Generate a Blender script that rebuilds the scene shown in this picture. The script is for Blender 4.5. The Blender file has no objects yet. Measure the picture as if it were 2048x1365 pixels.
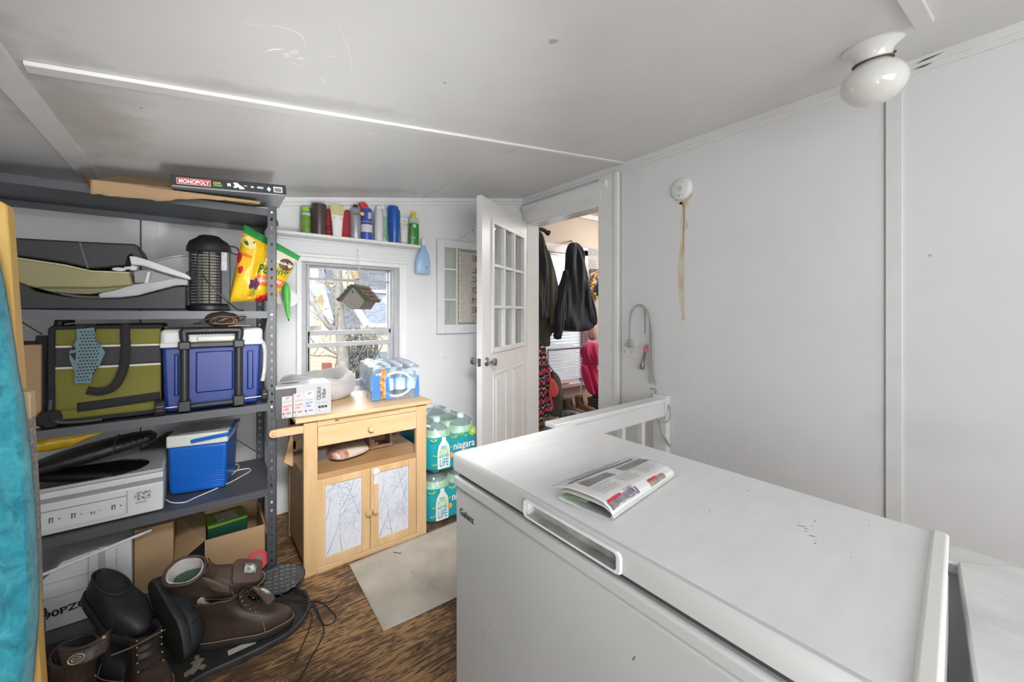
import bpy, bmesh, math, random
from mathutils import Vector, Matrix, Euler
from mathutils import noise as mnoise

# ------------------------------------------------------------------ camera, world, light, exposure
SC = bpy.context.scene
COL = SC.collection
FPX = 802.0
cam_d = bpy.data.cameras.new('camera')
cam = bpy.data.objects.new('camera', cam_d)
COL.objects.link(cam)
cam_d.sensor_width = 36.0
cam_d.lens = FPX * 36.0 / 2048.0
cam_d.shift_y = -(682.5 - 625.0) / 2048.0
cam_d.clip_start = 0.02
cam_d.clip_end = 300
CAM_H = 1.25
YAW = math.radians(37.8)
cam.location = (0, 0, CAM_H)
cam.rotation_euler = (math.pi / 2, 0, -YAW)
SC.camera = cam

SC.view_settings.view_transform = 'Standard'
SC.view_settings.look = 'None'
SC.view_settings.exposure = 0.36
SC.view_settings.gamma = 1.0
SC.view_settings.use_curve_mapping = False

world = bpy.data.worlds.new('sky')
SC.world = world
world.use_nodes = True
wn = world.node_tree
wn.nodes.clear()
w_out = wn.nodes.new('ShaderNodeOutputWorld')
w_bg = wn.nodes.new('ShaderNodeBackground')
w_rmp = wn.nodes.new('ShaderNodeValToRGB')
w_tc = wn.nodes.new('ShaderNodeTexCoord')
w_sep = wn.nodes.new('ShaderNodeSeparateXYZ')
wn.links.new(w_tc.outputs['Generated'], w_sep.inputs[0])
wn.links.new(w_sep.outputs['Z'], w_rmp.inputs[0])
w_rmp.color_ramp.elements[0].color = (0.95, 0.97, 1.0, 1)
w_rmp.color_ramp.elements[1].color = (0.50, 0.70, 1.0, 1)
wn.links.new(w_rmp.outputs[0], w_bg.inputs['Color'])
w_bg.inputs['Strength'].default_value = 1.15
wn.links.new(w_bg.outputs[0], w_out.inputs[0])

def add_light(name, kind, loc, target, energy, color=(1, 1, 1), size=None, angle=None):
    d = bpy.data.lights.new(name, kind)
    d.energy = energy
    d.color = color
    if kind == 'AREA':
        d.shape = 'RECTANGLE'
        d.size, d.size_y = size
    if kind == 'SUN' and angle: d.angle = angle
    if kind == 'POINT': d.shadow_soft_size = size
    o = bpy.data.objects.new(name, d)
    COL.objects.link(o)
    o.location = loc
    o.rotation_euler = (Vector(target) - Vector(loc)).to_track_quat('-Z', 'Y').to_euler()
    return o

# the sun stands behind the house; it lights the neighbours' fronts
add_light('sun', 'SUN', (-6, -8, 11), (0, 0, 0), 4.2, (1.0, 0.95, 0.86), angle=0.01)
# fill added at the unseen rear and side windows; then back-window / doorway sky light
add_light('rear_window_fill', 'AREA', (0.45, -1.92, 1.35), (0.6, 1, 1.15), 33, (0.975, 0.99, 1.0), (2.6, 1.3))
add_light('side_window_fill', 'AREA', (-0.90, -0.75, 1.25), (1.5, 0.6, 1.5), 3.5, (0.98, 0.99, 1.0), (1.3, 1.1))
add_light('back_window_daylight', 'AREA', (0.83, 3.75, 1.55), (0.83, 1.8, 0.4), 24, (0.92, 0.96, 1.0), (1.0, 1.1))
add_light('mudroom_daylight', 'AREA', (4.2, 2.3, 2.3), (3.2, 2.8, 0.6), 26, (1.0, 0.97, 0.94), (0.8, 0.8))
add_light('mudroom_window_daylight', 'AREA', (3.3, 3.55, 1.35), (3.0, 2.4, 1.0), 8, (0.92, 0.96, 1.0), (0.6, 1.2))
# a low bounce flash; far-end and far-ceiling lamps are added fill, out of view
fl = add_light('fill_far_end', 'AREA', (0.20, 0.22, 1.86), (0.92, 2.45, 0.55), 9.0, (1.0, 0.995, 0.99), (0.5, 0.3)); fl.data.spread = math.radians(57)
fl = add_light('flash_ceiling_bounce', 'AREA', (0.10, -0.50, 0.70), (0.80, 2.3, 2.0), 3.2, (0.975, 0.99, 1.0), (0.7, 0.5)); fl.data.spread = math.radians(125)

fl = add_light('fill_ceiling_far', 'AREA', (0.44, -0.25, 0.60), (0.48, 2.15, 1.97), 4.6, (0.99, 0.995, 1.0), (0.2, 0.3)); fl.data.spread = math.radians(50)  # added lamp that brightens the far ceiling

# ------------------------------------------------------------------ pixel helper (rays from the camera onto real planes)
_s, _c = math.sin(YAW), math.cos(YAW)
def ray(px, py):
    r = (px - 1024) / FPX
    return Vector((_s + _c * r, _c - _s * r, (625 - py) / FPX))
def onY(px, py, Y):
    a = ray(px, py); return Vector((0, 0, CAM_H)) + a * (Y / a.y)
def onX(px, py, X):
    a = ray(px, py); return Vector((0, 0, CAM_H)) + a * (X / a.x)
def onZ(px, py, Z):
    a = ray(px, py); return Vector((0, 0, CAM_H)) + a * ((Z - CAM_H) / a.z)
def onP(px, py, P, N):
    a = ray(px, py); o = Vector((0, 0, CAM_H)); return o + a * ((Vector(P) - o).dot(N) / a.dot(N))

# ------------------------------------------------------------------ materials
def _new(name):
    m = bpy.data.materials.new(name); m.use_nodes = True
    nt = m.node_tree
    return m, nt, nt.nodes['Principled BSDF']
MATS = {}
def mat(name, col, rough=0.55, metal=0.0, var=0.0, vscale=8.0, bump=0.0, bscale=60.0, spec=None, coat=0.0, alpha=None, stretch=None, col2=None, sheen=0.0, trans=0.0, detail=6.0):
    """a procedural surface: colour, soft noise variation and a fine bump"""
    if name in MATS: return MATS[name]
    m, nt, p = _new(name)
    c4 = (*col, 1)
    p.inputs['Base Color'].default_value = c4
    p.inputs['Roughness'].default_value = rough
    p.inputs['Metallic'].default_value = metal
    if spec is not None: p.inputs['Specular IOR Level'].default_value = spec
    if coat: p.inputs['Coat Weight'].default_value = coat
    if sheen: p.inputs['Sheen Weight'].default_value = sheen
    if trans: p.inputs['Transmission Weight'].default_value = trans
    if alpha is not None: p.inputs['Alpha'].default_value = alpha
    tc = nt.nodes.new('ShaderNodeTexCoord')
    src = tc.outputs['Object']
    if stretch:
        mp = nt.nodes.new('ShaderNodeMapping'); mp.inputs['Scale'].default_value = stretch
        nt.links.new(src, mp.inputs[0]); src = mp.outputs[0]
    if var > 0 or col2:
        n = nt.nodes.new('ShaderNodeTexNoise'); n.inputs['Scale'].default_value = vscale; n.inputs['Detail'].default_value = detail
        nt.links.new(src, n.inputs['Vector'])
        r = nt.nodes.new('ShaderNodeValToRGB')
        r.color_ramp.elements[0].position = 0.3; r.color_ramp.elements[1].position = 0.7
        k = 1 - var
        r.color_ramp.elements[0].color = (*(col2 if col2 else (col[0]*k, col[1]*k, col[2]*k)), 1)
        r.color_ramp.elements[1].color = c4
        nt.links.new(n.outputs['Fac'], r.inputs[0]); nt.links.new(r.outputs[0], p.inputs['Base Color'])
    if bump > 0:
        n2 = nt.nodes.new('ShaderNodeTexNoise'); n2.inputs['Scale'].default_value = bscale; n2.inputs['Detail'].default_value = 4
        nt.links.new(src, n2.inputs['Vector'])
        b = nt.nodes.new('ShaderNodeBump'); b.inputs['Strength'].default_value = bump; b.inputs['Distance'].default_value = 0.01
        nt.links.new(n2.outputs['Fac'], b.inputs['Height']); nt.links.new(b.outputs[0], p.inputs['Normal'])
    MATS[name] = m
    return m

def wood(name, ca, cb, scale=3.0, stretch=(1, 8, 8), rough=0.5, bump=0.03):
    if name in MATS: return MATS[name]
    m, nt, p = _new(name)
    tc = nt.nodes.new('ShaderNodeTexCoord'); mp = nt.nodes.new('ShaderNodeMapping')
    mp.inputs['Scale'].default_value = stretch
    nt.links.new(tc.outputs['Object'], mp.inputs[0])
    n = nt.nodes.new('ShaderNodeTexNoise'); n.inputs['Scale'].default_value = scale; n.inputs['Detail'].default_value = 8; n.inputs['Distortion'].default_value = 0.6
    nt.links.new(mp.outputs[0], n.inputs['Vector'])
    r = nt.nodes.new('ShaderNodeValToRGB')
    r.color_ramp.elements[0].position = 0.32; r.color_ramp.elements[0].color = (*cb, 1)
    r.color_ramp.elements[1].position = 0.66; r.color_ramp.elements[1].color = (*ca, 1)
    nt.links.new(n.outputs['Fac'], r.inputs[0]); nt.links.new(r.outputs[0], p.inputs['Base Color'])
    p.inputs['Roughness'].default_value = rough
    b = nt.nodes.new('ShaderNodeBump'); b.inputs['Strength'].default_value = bump; b.inputs['Distance'].default_value = 0.01
    nt.links.new(n.outputs['Fac'], b.inputs['Height']); nt.links.new(b.outputs[0], p.inputs['Normal'])
    MATS[name] = m
    return m

def glassy(name, tint=(1, 1, 1), gloss=0.08, rough=0.02, haze=0.0, hazecol=(1, 1, 1)):
    """thin clear sheet: see-through, with a sharp reflection and optional milky haze"""
    if name in MATS: return MATS[name]
    m = bpy.data.materials.new(name); m.use_nodes = True; nt = m.node_tree; nt.nodes.clear()
    o = nt.nodes.new('ShaderNodeOutputMaterial')
    t = nt.nodes.new('ShaderNodeBsdfTransparent'); t.inputs[0].default_value = (*tint, 1)
    g = nt.nodes.new('ShaderNodeBsdfGlossy'); g.inputs['Roughness'].default_value = rough
    fr = nt.nodes.new('ShaderNodeLayerWeight'); fr.inputs['Blend'].default_value = 0.25
    mu = nt.nodes.new('ShaderNodeMath'); mu.operation = 'MULTIPLY_ADD'; mu.inputs[1].default_value = 0.35; mu.inputs[2].default_value = gloss
    nt.links.new(fr.outputs['Fresnel'], mu.inputs[0])
    mx = nt.nodes.new('ShaderNodeMixShader')
    nt.links.new(mu.outputs[0], mx.inputs[0]); nt.links.new(t.outputs[0], mx.inputs[1]); nt.links.new(g.outputs[0], mx.inputs[2])
    last = mx.outputs[0]
    if haze > 0:
        d = nt.nodes.new('ShaderNodeBsdfDiffuse'); d.inputs[0].default_value = (*hazecol, 1)
        tl = nt.nodes.new('ShaderNodeBsdfTranslucent'); tl.inputs[0].default_value = (*hazecol, 1)
        a = nt.nodes.new('ShaderNodeMixShader'); a.inputs[0].default_value = 0.4
        nt.links.new(d.outputs[0], a.inputs[1]); nt.links.new(tl.outputs[0], a.inputs[2])
        mx2 = nt.nodes.new('ShaderNodeMixShader'); mx2.inputs[0].default_value = haze
        nt.links.new(last, mx2.inputs[1]); nt.links.new(a.outputs[0], mx2.inputs[2]); last = mx2.outputs[0]
    nt.links.new(last, o.inputs[0])
    MATS[name] = m
    return m

# ------------------------------------------------------------------ objects, tags
def tag(o, label=None, cat=None, group=None, kind=None):
    if label: o['label'] = label
    if cat: o['category'] = cat
    if group: o['group'] = group
    if kind: o['kind'] = kind
    return o
def thing(name, label, cat, loc=(0, 0, 0), rot=(0, 0, 0), group=None):
    o = bpy.data.objects.new(name, None); COL.objects.link(o)
    o.empty_display_size = 0.05
    o.location = loc
    o.rotation_euler = rot if hasattr(rot, '__len__') else (0, 0, rot)
    return tag(o, label, cat, group)
def copy_tree(o, parent=None):
    c = o.copy(); COL.objects.link(c)
    if parent: c.parent = parent
    for ch in list(o.children): copy_tree(ch, c)
    return c

class MB:
    """collects shapes into one mesh"""
    def __init__(s):
        s.bm = bmesh.new(); s.mi = 0
    def _face(s, vs):
        try:
            f = s.bm.faces.new(vs); f.material_index = s.mi; return f
        except ValueError:
            return None
    def box(s, x0, x1, y0, y1, z0, z1, M=None):
        P = [(x0,y0,z0),(x1,y0,z0),(x1,y1,z0),(x0,y1,z0),(x0,y0,z1),(x1,y0,z1),(x1,y1,z1),(x0,y1,z1)]
        v = [s.bm.verts.new((M @ Vector(p)) if M else p) for p in P]
        for q in ((0,3,2,1),(4,5,6,7),(0,1,5,4),(1,2,6,5),(2,3,7,6),(3,0,4,7)): s._face([v[i] for i in q])
        return s
    def cbox(s, c, size, rot=None):
        M = Matrix.Translation(Vector(c)) @ (Euler(rot).to_matrix().to_4x4() if rot else Matrix())
        a, b, d = size[0]/2, size[1]/2, size[2]/2
        return s.box(-a, a, -b, b, -d, d, M)
    def bar(s, p0, p1, w, h, up=(0, 0, 1)):
        p0, p1 = Vector(p0), Vector(p1); d = p1 - p0; L = d.length
        x = d.normalized(); u = Vector(up); y = u.cross(x)
        if y.length < 1e-5: y = Vector((0, 1, 0)).cross(x)
        y.normalize(); z = x.cross(y)
        M = Matrix((x, y, z)).transposed().to_4x4(); M.translation = p0
        return s.box(0, L, -w/2, w/2, -h/2, h/2, M)
    def rings(s, R, close=True, cap0=True, cap1=True):
        """skin a list of rings (each a list of points)"""
        V = [[s.bm.verts.new(p) for p in r] for r in R]
        n = len(V[0])
        for a, b in zip(V, V[1:]):
            for i in range(n if close else n - 1):
                j = (i + 1) % n
                s._face([a[i], a[j], b[j], b[i]])
        if close and cap0: s._face(list(reversed(V[0])))
        if close and cap1: s._face(V[-1])
        return s
    def tube(s, pts, r, seg=8, cap=True, flat=1.0):
        pts = [Vector(p) for p in pts]; R = []
        n = len(pts); prev = None
        for i, p in enumerate(pts):
            t = (pts[min(i+1, n-1)] - pts[max(i-1, 0)])
            t = t.normalized() if t.length > 1e-9 else Vector((0, 0, 1))
            if prev is None:
                a = Vector((0, 0, 1)) if abs(t.z) < 0.9 else Vector((1, 0, 0))
                u = t.cross(a).normalized()
            else:
                u = (prev - t * prev.dot(t))
                u = u.normalized() if u.length > 1e-9 else prev
            prev = u; w = t.cross(u)
            rr = r[i] if hasattr(r, '__len__') else r
            R.append([p + u * (math.cos(2*math.pi*k/seg) * rr) + w * (math.sin(2*math.pi*k/seg) * rr * flat) for k in range(seg)])
        return s.rings(R, True, cap, cap)
    def cyl(s, p0, p1, r0, r1=None, seg=20):
        return s.tube([p0, p1], [r0, r1 if r1 is not None else r0], seg)
    def lathe(s, prof, c=(0, 0, 0), seg=28, M=None, cap=True, sx=1.0, sy=1.0):
        R = []
        for r, z in prof:
            ring = []
            for k in range(seg):
                a = 2*math.pi*k/seg
                p = Vector((c[0] + sx*r*math.cos(a), c[1] + sy*r*math.sin(a), c[2] + z))
                ring.append(M @ p if M else p)
            R.append(ring)
        return s.rings(R, True, cap, cap)
    def prism(s, pts, off):
        """extrude a closed polygon of 3-D points by the vector off"""
        off = Vector(off)
        a = [s.bm.verts.new(Vector(p)) for p in pts]; b = [s.bm.verts.new(Vector(p) + off) for p in pts]
        n = len(a)
        s._face(list(reversed(a))); s._face(b)
        for i in range(n):
            j = (i+1) % n; s._face([a[i], a[j], b[j], b[i]])
        return s
    def grid(s, f, nu, nv, thick=None):
        """surface patch f(u,v) for u,v in 0..1; optional thickness vector"""
        V = [[s.bm.verts.new(f(i/nu, j/nv)) for j in range(nv+1)] for i in range(nu+1)]
        for i in range(nu):
            for j in range(nv): s._face([V[i][j], V[i+1][j], V[i+1][j+1], V[i][j+1]])
        return s
    def ball(s, c, r, seg=16, sc=(1, 1, 1)):
        n = seg // 2
        R = []
        for i in range(n+1):
            t = math.pi * (0.002 + 0.996 * i / n)
            R.append([(c[0] + sc[0]*r*math.sin(t)*math.cos(2*math.pi*k/seg), c[1] + sc[1]*r*math.sin(t)*math.sin(2*math.pi*k/seg), c[2] - sc[2]*r*math.cos(t)) for k in range(seg)])
        return s.rings(R)
    def _split(s, name, mats, parent, loc, rot, bevel, smooth):
        """every loose piece becomes an object of its own"""
        s.bm.verts.index_update(); s.bm.verts.ensure_lookup_table(); seen = set(); out = []
        for v0 in s.bm.verts:
            if v0.index in seen: continue
            st = [v0]; isl = []; seen.add(v0.index)
            while st:
                v = st.pop(); isl.append(v)
                for e in v.link_edges:
                    w = e.other_vert(v)
                    if w.index not in seen: seen.add(w.index); st.append(w)
            m = MB(); mp = {v: m.bm.verts.new(v.co) for v in isl}; fs = {f for v in isl for f in v.link_faces}
            for f in fs:
                m.mi = f.material_index; m._face([mp[v] for v in f.verts])
            out.append(m.build(name, mats, parent, loc, rot, bevel=bevel, smooth=smooth))
        s.bm.free()
        return out
    def build(s, name, mats, parent=None, loc=None, rot=None, bevel=0, bseg=2, smooth=True, ang=35, sub=0, solid=0, label=None, kind=None, soff=0.0, fix=True, split=False):
        if split: return s._split(name, mats, parent, loc, rot, bevel, smooth)
        if fix: bmesh.ops.recalc_face_normals(s.bm, faces=s.bm.faces)
        me = bpy.data.meshes.new(name)
        s.bm.to_mesh(me); s.bm.free()
        if not isinstance(mats, (list, tuple)): mats = [mats]
        for m in mats: me.materials.append(m)
        o = bpy.data.objects.new(name, me); COL.objects.link(o)
        if parent is not None: o.parent = parent
        if loc is not None: o.location = loc
        if rot is not None: o.rotation_euler = rot
        if solid:
            md = o.modifiers.new('solid', 'SOLIDIFY'); md.thickness = solid; md.offset = soff
        if bevel > 0:
            md = o.modifiers.new('bevel', 'BEVEL'); md.width = bevel; md.segments = bseg; md.limit_method = 'ANGLE'; md.angle_limit = math.radians(40)
            md.harden_normals = False
        if sub:
            md = o.modifiers.new('sub', 'SUBSURF'); md.levels = sub; md.render_levels = sub
        if smooth:
            for p in me.polygons: p.use_smooth = True
            if not sub:
                me.set_sharp_from_angle(angle=math.radians(ang))
        if label: o['label'] = label
        if kind: o['kind'] = kind
        return o

def spline(pts, n=8):
    """Catmull-Rom through the points"""
    P = [Vector(p) for p in pts]; out = []
    for i in range(len(P)-1):
        p0 = P[max(i-1, 0)]; p1 = P[i]; p2 = P[i+1]; p3 = P[min(i+2, len(P)-1)]
        for k in range(n):
            t = k/n
            out.append(0.5*((2*p1) + (p2-p0)*t + (2*p0-5*p1+4*p2-p3)*t*t + (3*p1-p0-3*p2+p3)*t*t*t))
    out.append(P[-1]); return out

def text(s, size, material, parent, o, xd, yd, name='lettering', width=None, align='LEFT', depth=0.0004, bold=0.0, shear=0.0, label=None, spacing=1.0):
    """lettering as a thin mesh: baseline origin o, reading direction xd, up direction yd"""
    cu = bpy.data.curves.new(name, 'FONT'); cu.body = s; cu.size = size; cu.align_x = align; cu.extrude = depth; cu.offset = bold; cu.shear = shear; cu.space_character = spacing
    cu.resolution_u = 3
    t = bpy.data.objects.new('tmp', cu); COL.objects.link(t)
    dg = bpy.context.evaluated_depsgraph_get()
    me = bpy.data.meshes.new_from_object(t.evaluated_get(dg))
    bpy.data.objects.remove(t); bpy.data.curves.remove(cu)
    me.name = name
    me.materials.clear(); me.materials.append(material)
    if width:
        xs = [v.co.x for v in me.vertices]
        if xs:
            w = max(xs) - min(xs); k = width / w
            for v in me.vertices: v.co.x *= k
    x = Vector(xd).normalized(); y = Vector(yd).normalized(); z = x.cross(y).normalized(); y = z.cross(x)
    M = Matrix((x, y, z)).transposed().to_4x4(); M.translation = Vector(o)
    me.transform(M)
    ob = bpy.data.objects.new(name, me); COL.objects.link(ob)
    if parent is not None: ob.parent = parent
    if label: ob['label'] = label
    return ob

def rnd_poly(c, xd, yd, r, n=9, seed=0, j=0.35):
    rg = random.Random(seed); c = Vector(c); xd = Vector(xd); yd = Vector(yd)
    return [c + xd*(math.cos(2*math.pi*k/n)*r*(1+rg.uniform(-j, j))) + yd*(math.sin(2*math.pi*k/n)*r*(1+rg.uniform(-j, j))) for k in range(n)]

X1, Y1, Z1 = Vector((1, 0, 0)), Vector((0, 1, 0)), Vector((0, 0, 1))
# ------------------------------------------------------------------ room shell
XR, XL, YB, YF = 2.33, -1.0, 2.85, -2.0      # right / left / back / front(behind the camera) walls
def zc(x): return 2.29 - 0.17 * (XR - x)       # sloped porch ceiling

def wall_paint(name, col, dirt=(0.60, 0.60, 0.58), amount=0.35, spots=None, rough=0.55):
    m, nt, p = _new(name)
    tc = nt.nodes.new('ShaderNodeTexCoord')
    n = nt.nodes.new('ShaderNodeTexNoise'); n.inputs['Scale'].default_value = 1.6; n.inputs['Detail'].default_value = 5; n.inputs['Roughness'].default_value = 0.6
    nt.links.new(tc.outputs['Object'], n.inputs['Vector'])
    r = nt.nodes.new('ShaderNodeValToRGB'); r.color_ramp.elements[0].position = 0.25; r.color_ramp.elements[1].position = 0.55
    r.color_ramp.elements[0].color = (*[c*(1-amount*0.2) for c in col], 1); r.color_ramp.elements[1].color = (*col, 1)
    nt.links.new(n.outputs['Fac'], r.inputs[0])
    last = r.outputs[0]
    # small scuffs
    n3 = nt.nodes.new('ShaderNodeTexNoise'); n3.inputs['Scale'].default_value = 14; n3.inputs['Detail'].default_value = 3
    mp3 = nt.nodes.new('ShaderNodeMapping'); mp3.inputs['Scale'].default_value = (1, 1, 2.2); mp3.inputs['Location'].default_value = (3.1, 1.7, 0.4)
    nt.links.new(tc.outputs['Object'], mp3.inputs[0]); nt.links.new(mp3.outputs[0], n3.inputs['Vector'])
    r3 = nt.nodes.new('ShaderNodeValToRGB'); r3.color_ramp.elements[0].position = 0.73; r3.color_ramp.elements[1].position = 0.82
    r3.color_ramp.elements[0].color = (0, 0, 0, 1); r3.color_ramp.elements[1].color = (0.25, 0.25, 0.25, 1)
    nt.links.new(n3.outputs['Fac'], r3.inputs[0])
    mx3 = nt.nodes.new('ShaderNodeMixRGB'); mx3.inputs[2].default_value = (*dirt, 1)
    nt.links.new(r3.outputs[0], mx3.inputs[0]); nt.links.new(last, mx3.inputs[1]); last = mx3.outputs[0]
    # smudged dirt patches at given places: (centre, radii, strength)
    for (c, rad, st) in (spots or []):
        mp = nt.nodes.new('ShaderNodeMapping'); mp.vector_type = 'POINT'
        mp.inputs['Location'].default_value = tuple(-a/b for a, b in zip(c, rad)); mp.inputs['Scale'].default_value = tuple(1/b for b in rad)
        nt.links.new(tc.outputs['Object'], mp.inputs[0])
        ln = nt.nodes.new('ShaderNodeVectorMath'); ln.operation = 'LENGTH'; nt.links.new(mp.outputs[0], ln.inputs[0])
        nn = nt.nodes.new('ShaderNodeTexNoise'); nn.inputs['Scale'].default_value = 9; nn.inputs['Detail'].default_value = 6
        nt.links.new(tc.outputs['Object'], nn.inputs['Vector'])
        ad = nt.nodes.new('ShaderNodeMath'); ad.operation = 'MULTIPLY_ADD'; ad.inputs[1].default_value = 1.3
        nt.links.new(nn.outputs['Fac'], ad.inputs[0]); nt.links.new(ln.outputs['Value'], ad.inputs[2])
        rr = nt.nodes.new('ShaderNodeValToRGB'); rr.color_ramp.elements[0].position = 0.6; rr.color_ramp.elements[1].position = 1.0
        rr.color_ramp.elements[0].color = (st, st, st, 1); rr.color_ramp.elements[1].color = (0, 0, 0, 1)
        dv = nt.nodes.new('ShaderNodeMath'); dv.operation = 'MULTIPLY'; dv.inputs[1].default_value = 0.6
        nt.links.new(ad.outputs[0], dv.inputs[0]); nt.links.new(dv.outputs[0], rr.inputs[0])
        mx = nt.nodes.new('ShaderNodeMixRGB'); mx.inputs[2].default_value = (*dirt, 1)
        nt.links.new(rr.outputs[0], mx.inputs[0]); nt.links.new(last, mx.inputs[1]); last = mx.outputs[0]
    nt.links.new(last, p.inputs['Base Color'])
    p.inputs['Roughness'].default_value = rough
    b = nt.nodes.new('ShaderNodeBump'); b.inputs['Strength'].default_value = 0.10; b.inputs['Distance'].default_value = 0.02
    nb = nt.nodes.new('ShaderNodeTexNoise'); nb.inputs['Scale'].default_value = 5; nb.inputs['Detail'].default_value = 5
    nt.links.new(tc.outputs['Object'], nb.inputs['Vector']); nt.links.new(nb.outputs['Fac'], b.inputs['Height']); nt.links.new(b.outputs[0], p.inputs['Normal'])
    MATS[name] = m
    return m

M_wall = wall_paint('white_wall_paint', (0.81, 0.81, 0.81), spots=[((2.33, 0.25, 0.75), (0.2, 0.25, 0.12), 0.25)])
M_ceil = wall_paint('white_ceiling_paint', (0.78, 0.78, 0.775), dirt=(0.50, 0.49, 0.46), rough=0.42,
                    spots=[((-0.28, 1.75, 1.84), (0.16, 0.5, 0.3), 0.8), ((-0.42, 1.25, 1.82), (0.12, 0.5, 0.3), 0.7), ((0.6, 2.62, 1.98), (0.9, 0.12, 0.3), 0.55), ((0.2, 1.44, 1.92), (0.6, 0.06, 0.2), 0.5)])
M_trim = mat('white_trim_paint', (0.82, 0.82, 0.81), 0.4, var=0.06, vscale=9, bump=0.05, bscale=25)
M_trim_w = mat('bright_white_trim', (0.88, 0.88, 0.87), 0.35, var=0.05, vscale=12, bump=0.04, bscale=30)
M_crack = mat('dark_gap', (0.12, 0.11, 0.10), 0.9)
M_alu = mat('white_window_frame', (0.52, 0.52, 0.53), 0.4, var=0.15, vscale=20)

def floor_mat():
    m, nt, p = _new('worn_plywood_floor')
    tc = nt.nodes.new('ShaderNodeTexCoord')
    mp = nt.nodes.new('ShaderNodeMapping'); mp.inputs['Scale'].default_value = (1.0, 7.5, 1); mp.inputs['Rotation'].default_value = (0, 0, math.radians(-6))
    nt.links.new(tc.outputs['Object'], mp.inputs[0])
    a = nt.nodes.new('ShaderNodeTexNoise'); a.inputs['Scale'].default_value = 13; a.inputs['Detail'].default_value = 12; a.inputs['Roughness'].default_value = 0.72; a.inputs['Distortion'].default_value = 0.9
    nt.links.new(mp.outputs[0], a.inputs['Vector'])
    big = nt.nodes.new('ShaderNodeTexNoise'); big.inputs['Scale'].default_value = 2.6; big.inputs['Detail'].default_value = 4
    nt.links.new(tc.outputs['Object'], big.inputs['Vector'])
    sm = nt.nodes.new('ShaderNodeMath'); sm.operation = 'MULTIPLY_ADD'; sm.inputs[1].default_value = 0.55
    nt.links.new(big.outputs['Fac'], sm.inputs[0]); nt.links.new(a.outputs['Fac'], sm.inputs[2])
    # wear grows away from the shelving (towards the walked lane)
    r = nt.nodes.new('ShaderNodeValToRGB'); cr = r.color_ramp
    cr.elements[0].position = 0.66; cr.elements[0].color = (0.055, 0.030, 0.017, 1)
    cr.elements[1].position = 0.98; cr.elements[1].color = (0.44, 0.27, 0.13, 1)
    e = cr.elements.new(0.77); e.color = (0.10, 0.055, 0.028, 1)
    e = cr.elements.new(0.81); e.color = (0.31, 0.175, 0.075, 1)
    nt.links.new(sm.outputs[0], r.inputs[0]); nt.links.new(r.outputs[0], p.inputs['Base Color'])
    p.inputs['Roughness'].default_value = 0.62
    b = nt.nodes.new('ShaderNodeBump'); b.inputs['Strength'].default_value = 0.25; b.inputs['Distance'].default_value = 0.004
    nt.links.new(sm.outputs[0], b.inputs['Height']); nt.links.new(b.outputs[0], p.inputs['Normal'])
    return m
M_floor = floor_mat()

MB().box(XL-0.1, XR+0.1, YF-0.1, YB+0.1, -0.1, 0).build('floor', M_floor, kind='structure', smooth=False)
# ceiling slab
m = MB(); a = XL-0.1; b = XR+0.1
m.prism([(a, YF-0.1, zc(a)), (b, YF-0.1, zc(b)), (b, YF-0.1, zc(b)+0.08), (a, YF-0.1, zc(a)+0.08)], (0, YB-YF+0.2, 0))
m.build('ceiling', M_ceil, kind='structure', smooth=False)

def wall_with_hole(name, axis, pos, thick, a0, a1, z0, z1, holes, mt):
    """plain wall as blocks around rectangular holes; axis 'Y' = wall at y=pos spanning x"""
    m = MB()
    holes = sorted(holes); cur = a0
    def blk(u0, u1, w0, w1):
        if u1-u0 < 1e-4 or w1-w0 < 1e-4: return
        if axis == 'Y': m.box(u0, u1, pos, pos+thick, w0, w1)
        else: m.box(pos, pos+thick, u0, u1, w0, w1)
    for (h0, h1, w0, w1) in holes:
        blk(cur, h0, z0, z1); blk(h0, h1, z0, w0); blk(h0, h1, w1, z1); cur = h1
    blk(cur, a1, z0, z1)
    return m.build(name, mt, kind='structure', smooth=False)

WX0, WX1, WZ0, WZ1 = 0.508, 1.15, 0.74, 1.575     # back window opening
wall_with_hole('wall_back', 'Y', YB, 0.12, XL-0.1, XR+0.12, 0, 2.4, [(WX0, WX1, WZ0, WZ1)], M_wall)
DY0, DY1, DZ = 1.94, 2.775, 2.04                 # doorway in the right wall
wall_with_hole('wall_right', 'X', XR, 0.12, YF-0.1, YB+0.1, 0, 2.42, [(DY0, DY1, 0, DZ)], M_wall)
wall_with_hole('wall_left', 'X', XL-0.1, 0.1, YF-0.1, YB+0.1, 0, 2.4, [(-1.5, 0.0, 0.7, 1.7)], M_wall)
wall_with_hole('wall_front', 'Y', YF-0.1, 0.1, XL-0.1, XR+0.1, 0, 2.4, [(-0.85, 1.75, 0.7, 1.85)], M_wall)
M_glass = glassy('window_glass', (0.97, 0.985, 1.0), 0.03)
def plain_window(name, axis, pos, a0, a1, z0, z1, n):
    m = MB()
    w = 0.05
    def bx(u0, u1, w0, w1):
        if axis == 'Y': m.box(u0, u1, pos-0.03, pos+0.03, w0, w1)
        else: m.box(pos-0.03, pos+0.03, u0, u1, w0, w1)
    bx(a0, a1, z0, z0+w); bx(a0, a1, z1-w, z1)
    for k in range(n+1):
        u = a0 + (a1-a0-w)*k/n; bx(u, u+w, z0, z1)
    o = m.build(name, M_trim, kind='structure', bevel=0.004)
    g = MB()
    if axis == 'Y': g.box(a0+w, a1-w, pos-0.003, pos+0.003, z0+w, z1-w)
    else: g.box(pos-0.003, pos+0.003, a0+w, a1-w, z0+w, z1-w)
    g.build('window_pane', M_glass, o)
plain_window('window_2', 'Y', YF-0.05, -0.85, 1.75, 0.7, 1.85, 3)  # unseen windows, added for the fill lamps
plain_window('window_3', 'X', XL-0.05, -1.5, 0.0, 0.7, 1.7, 2)

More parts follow.
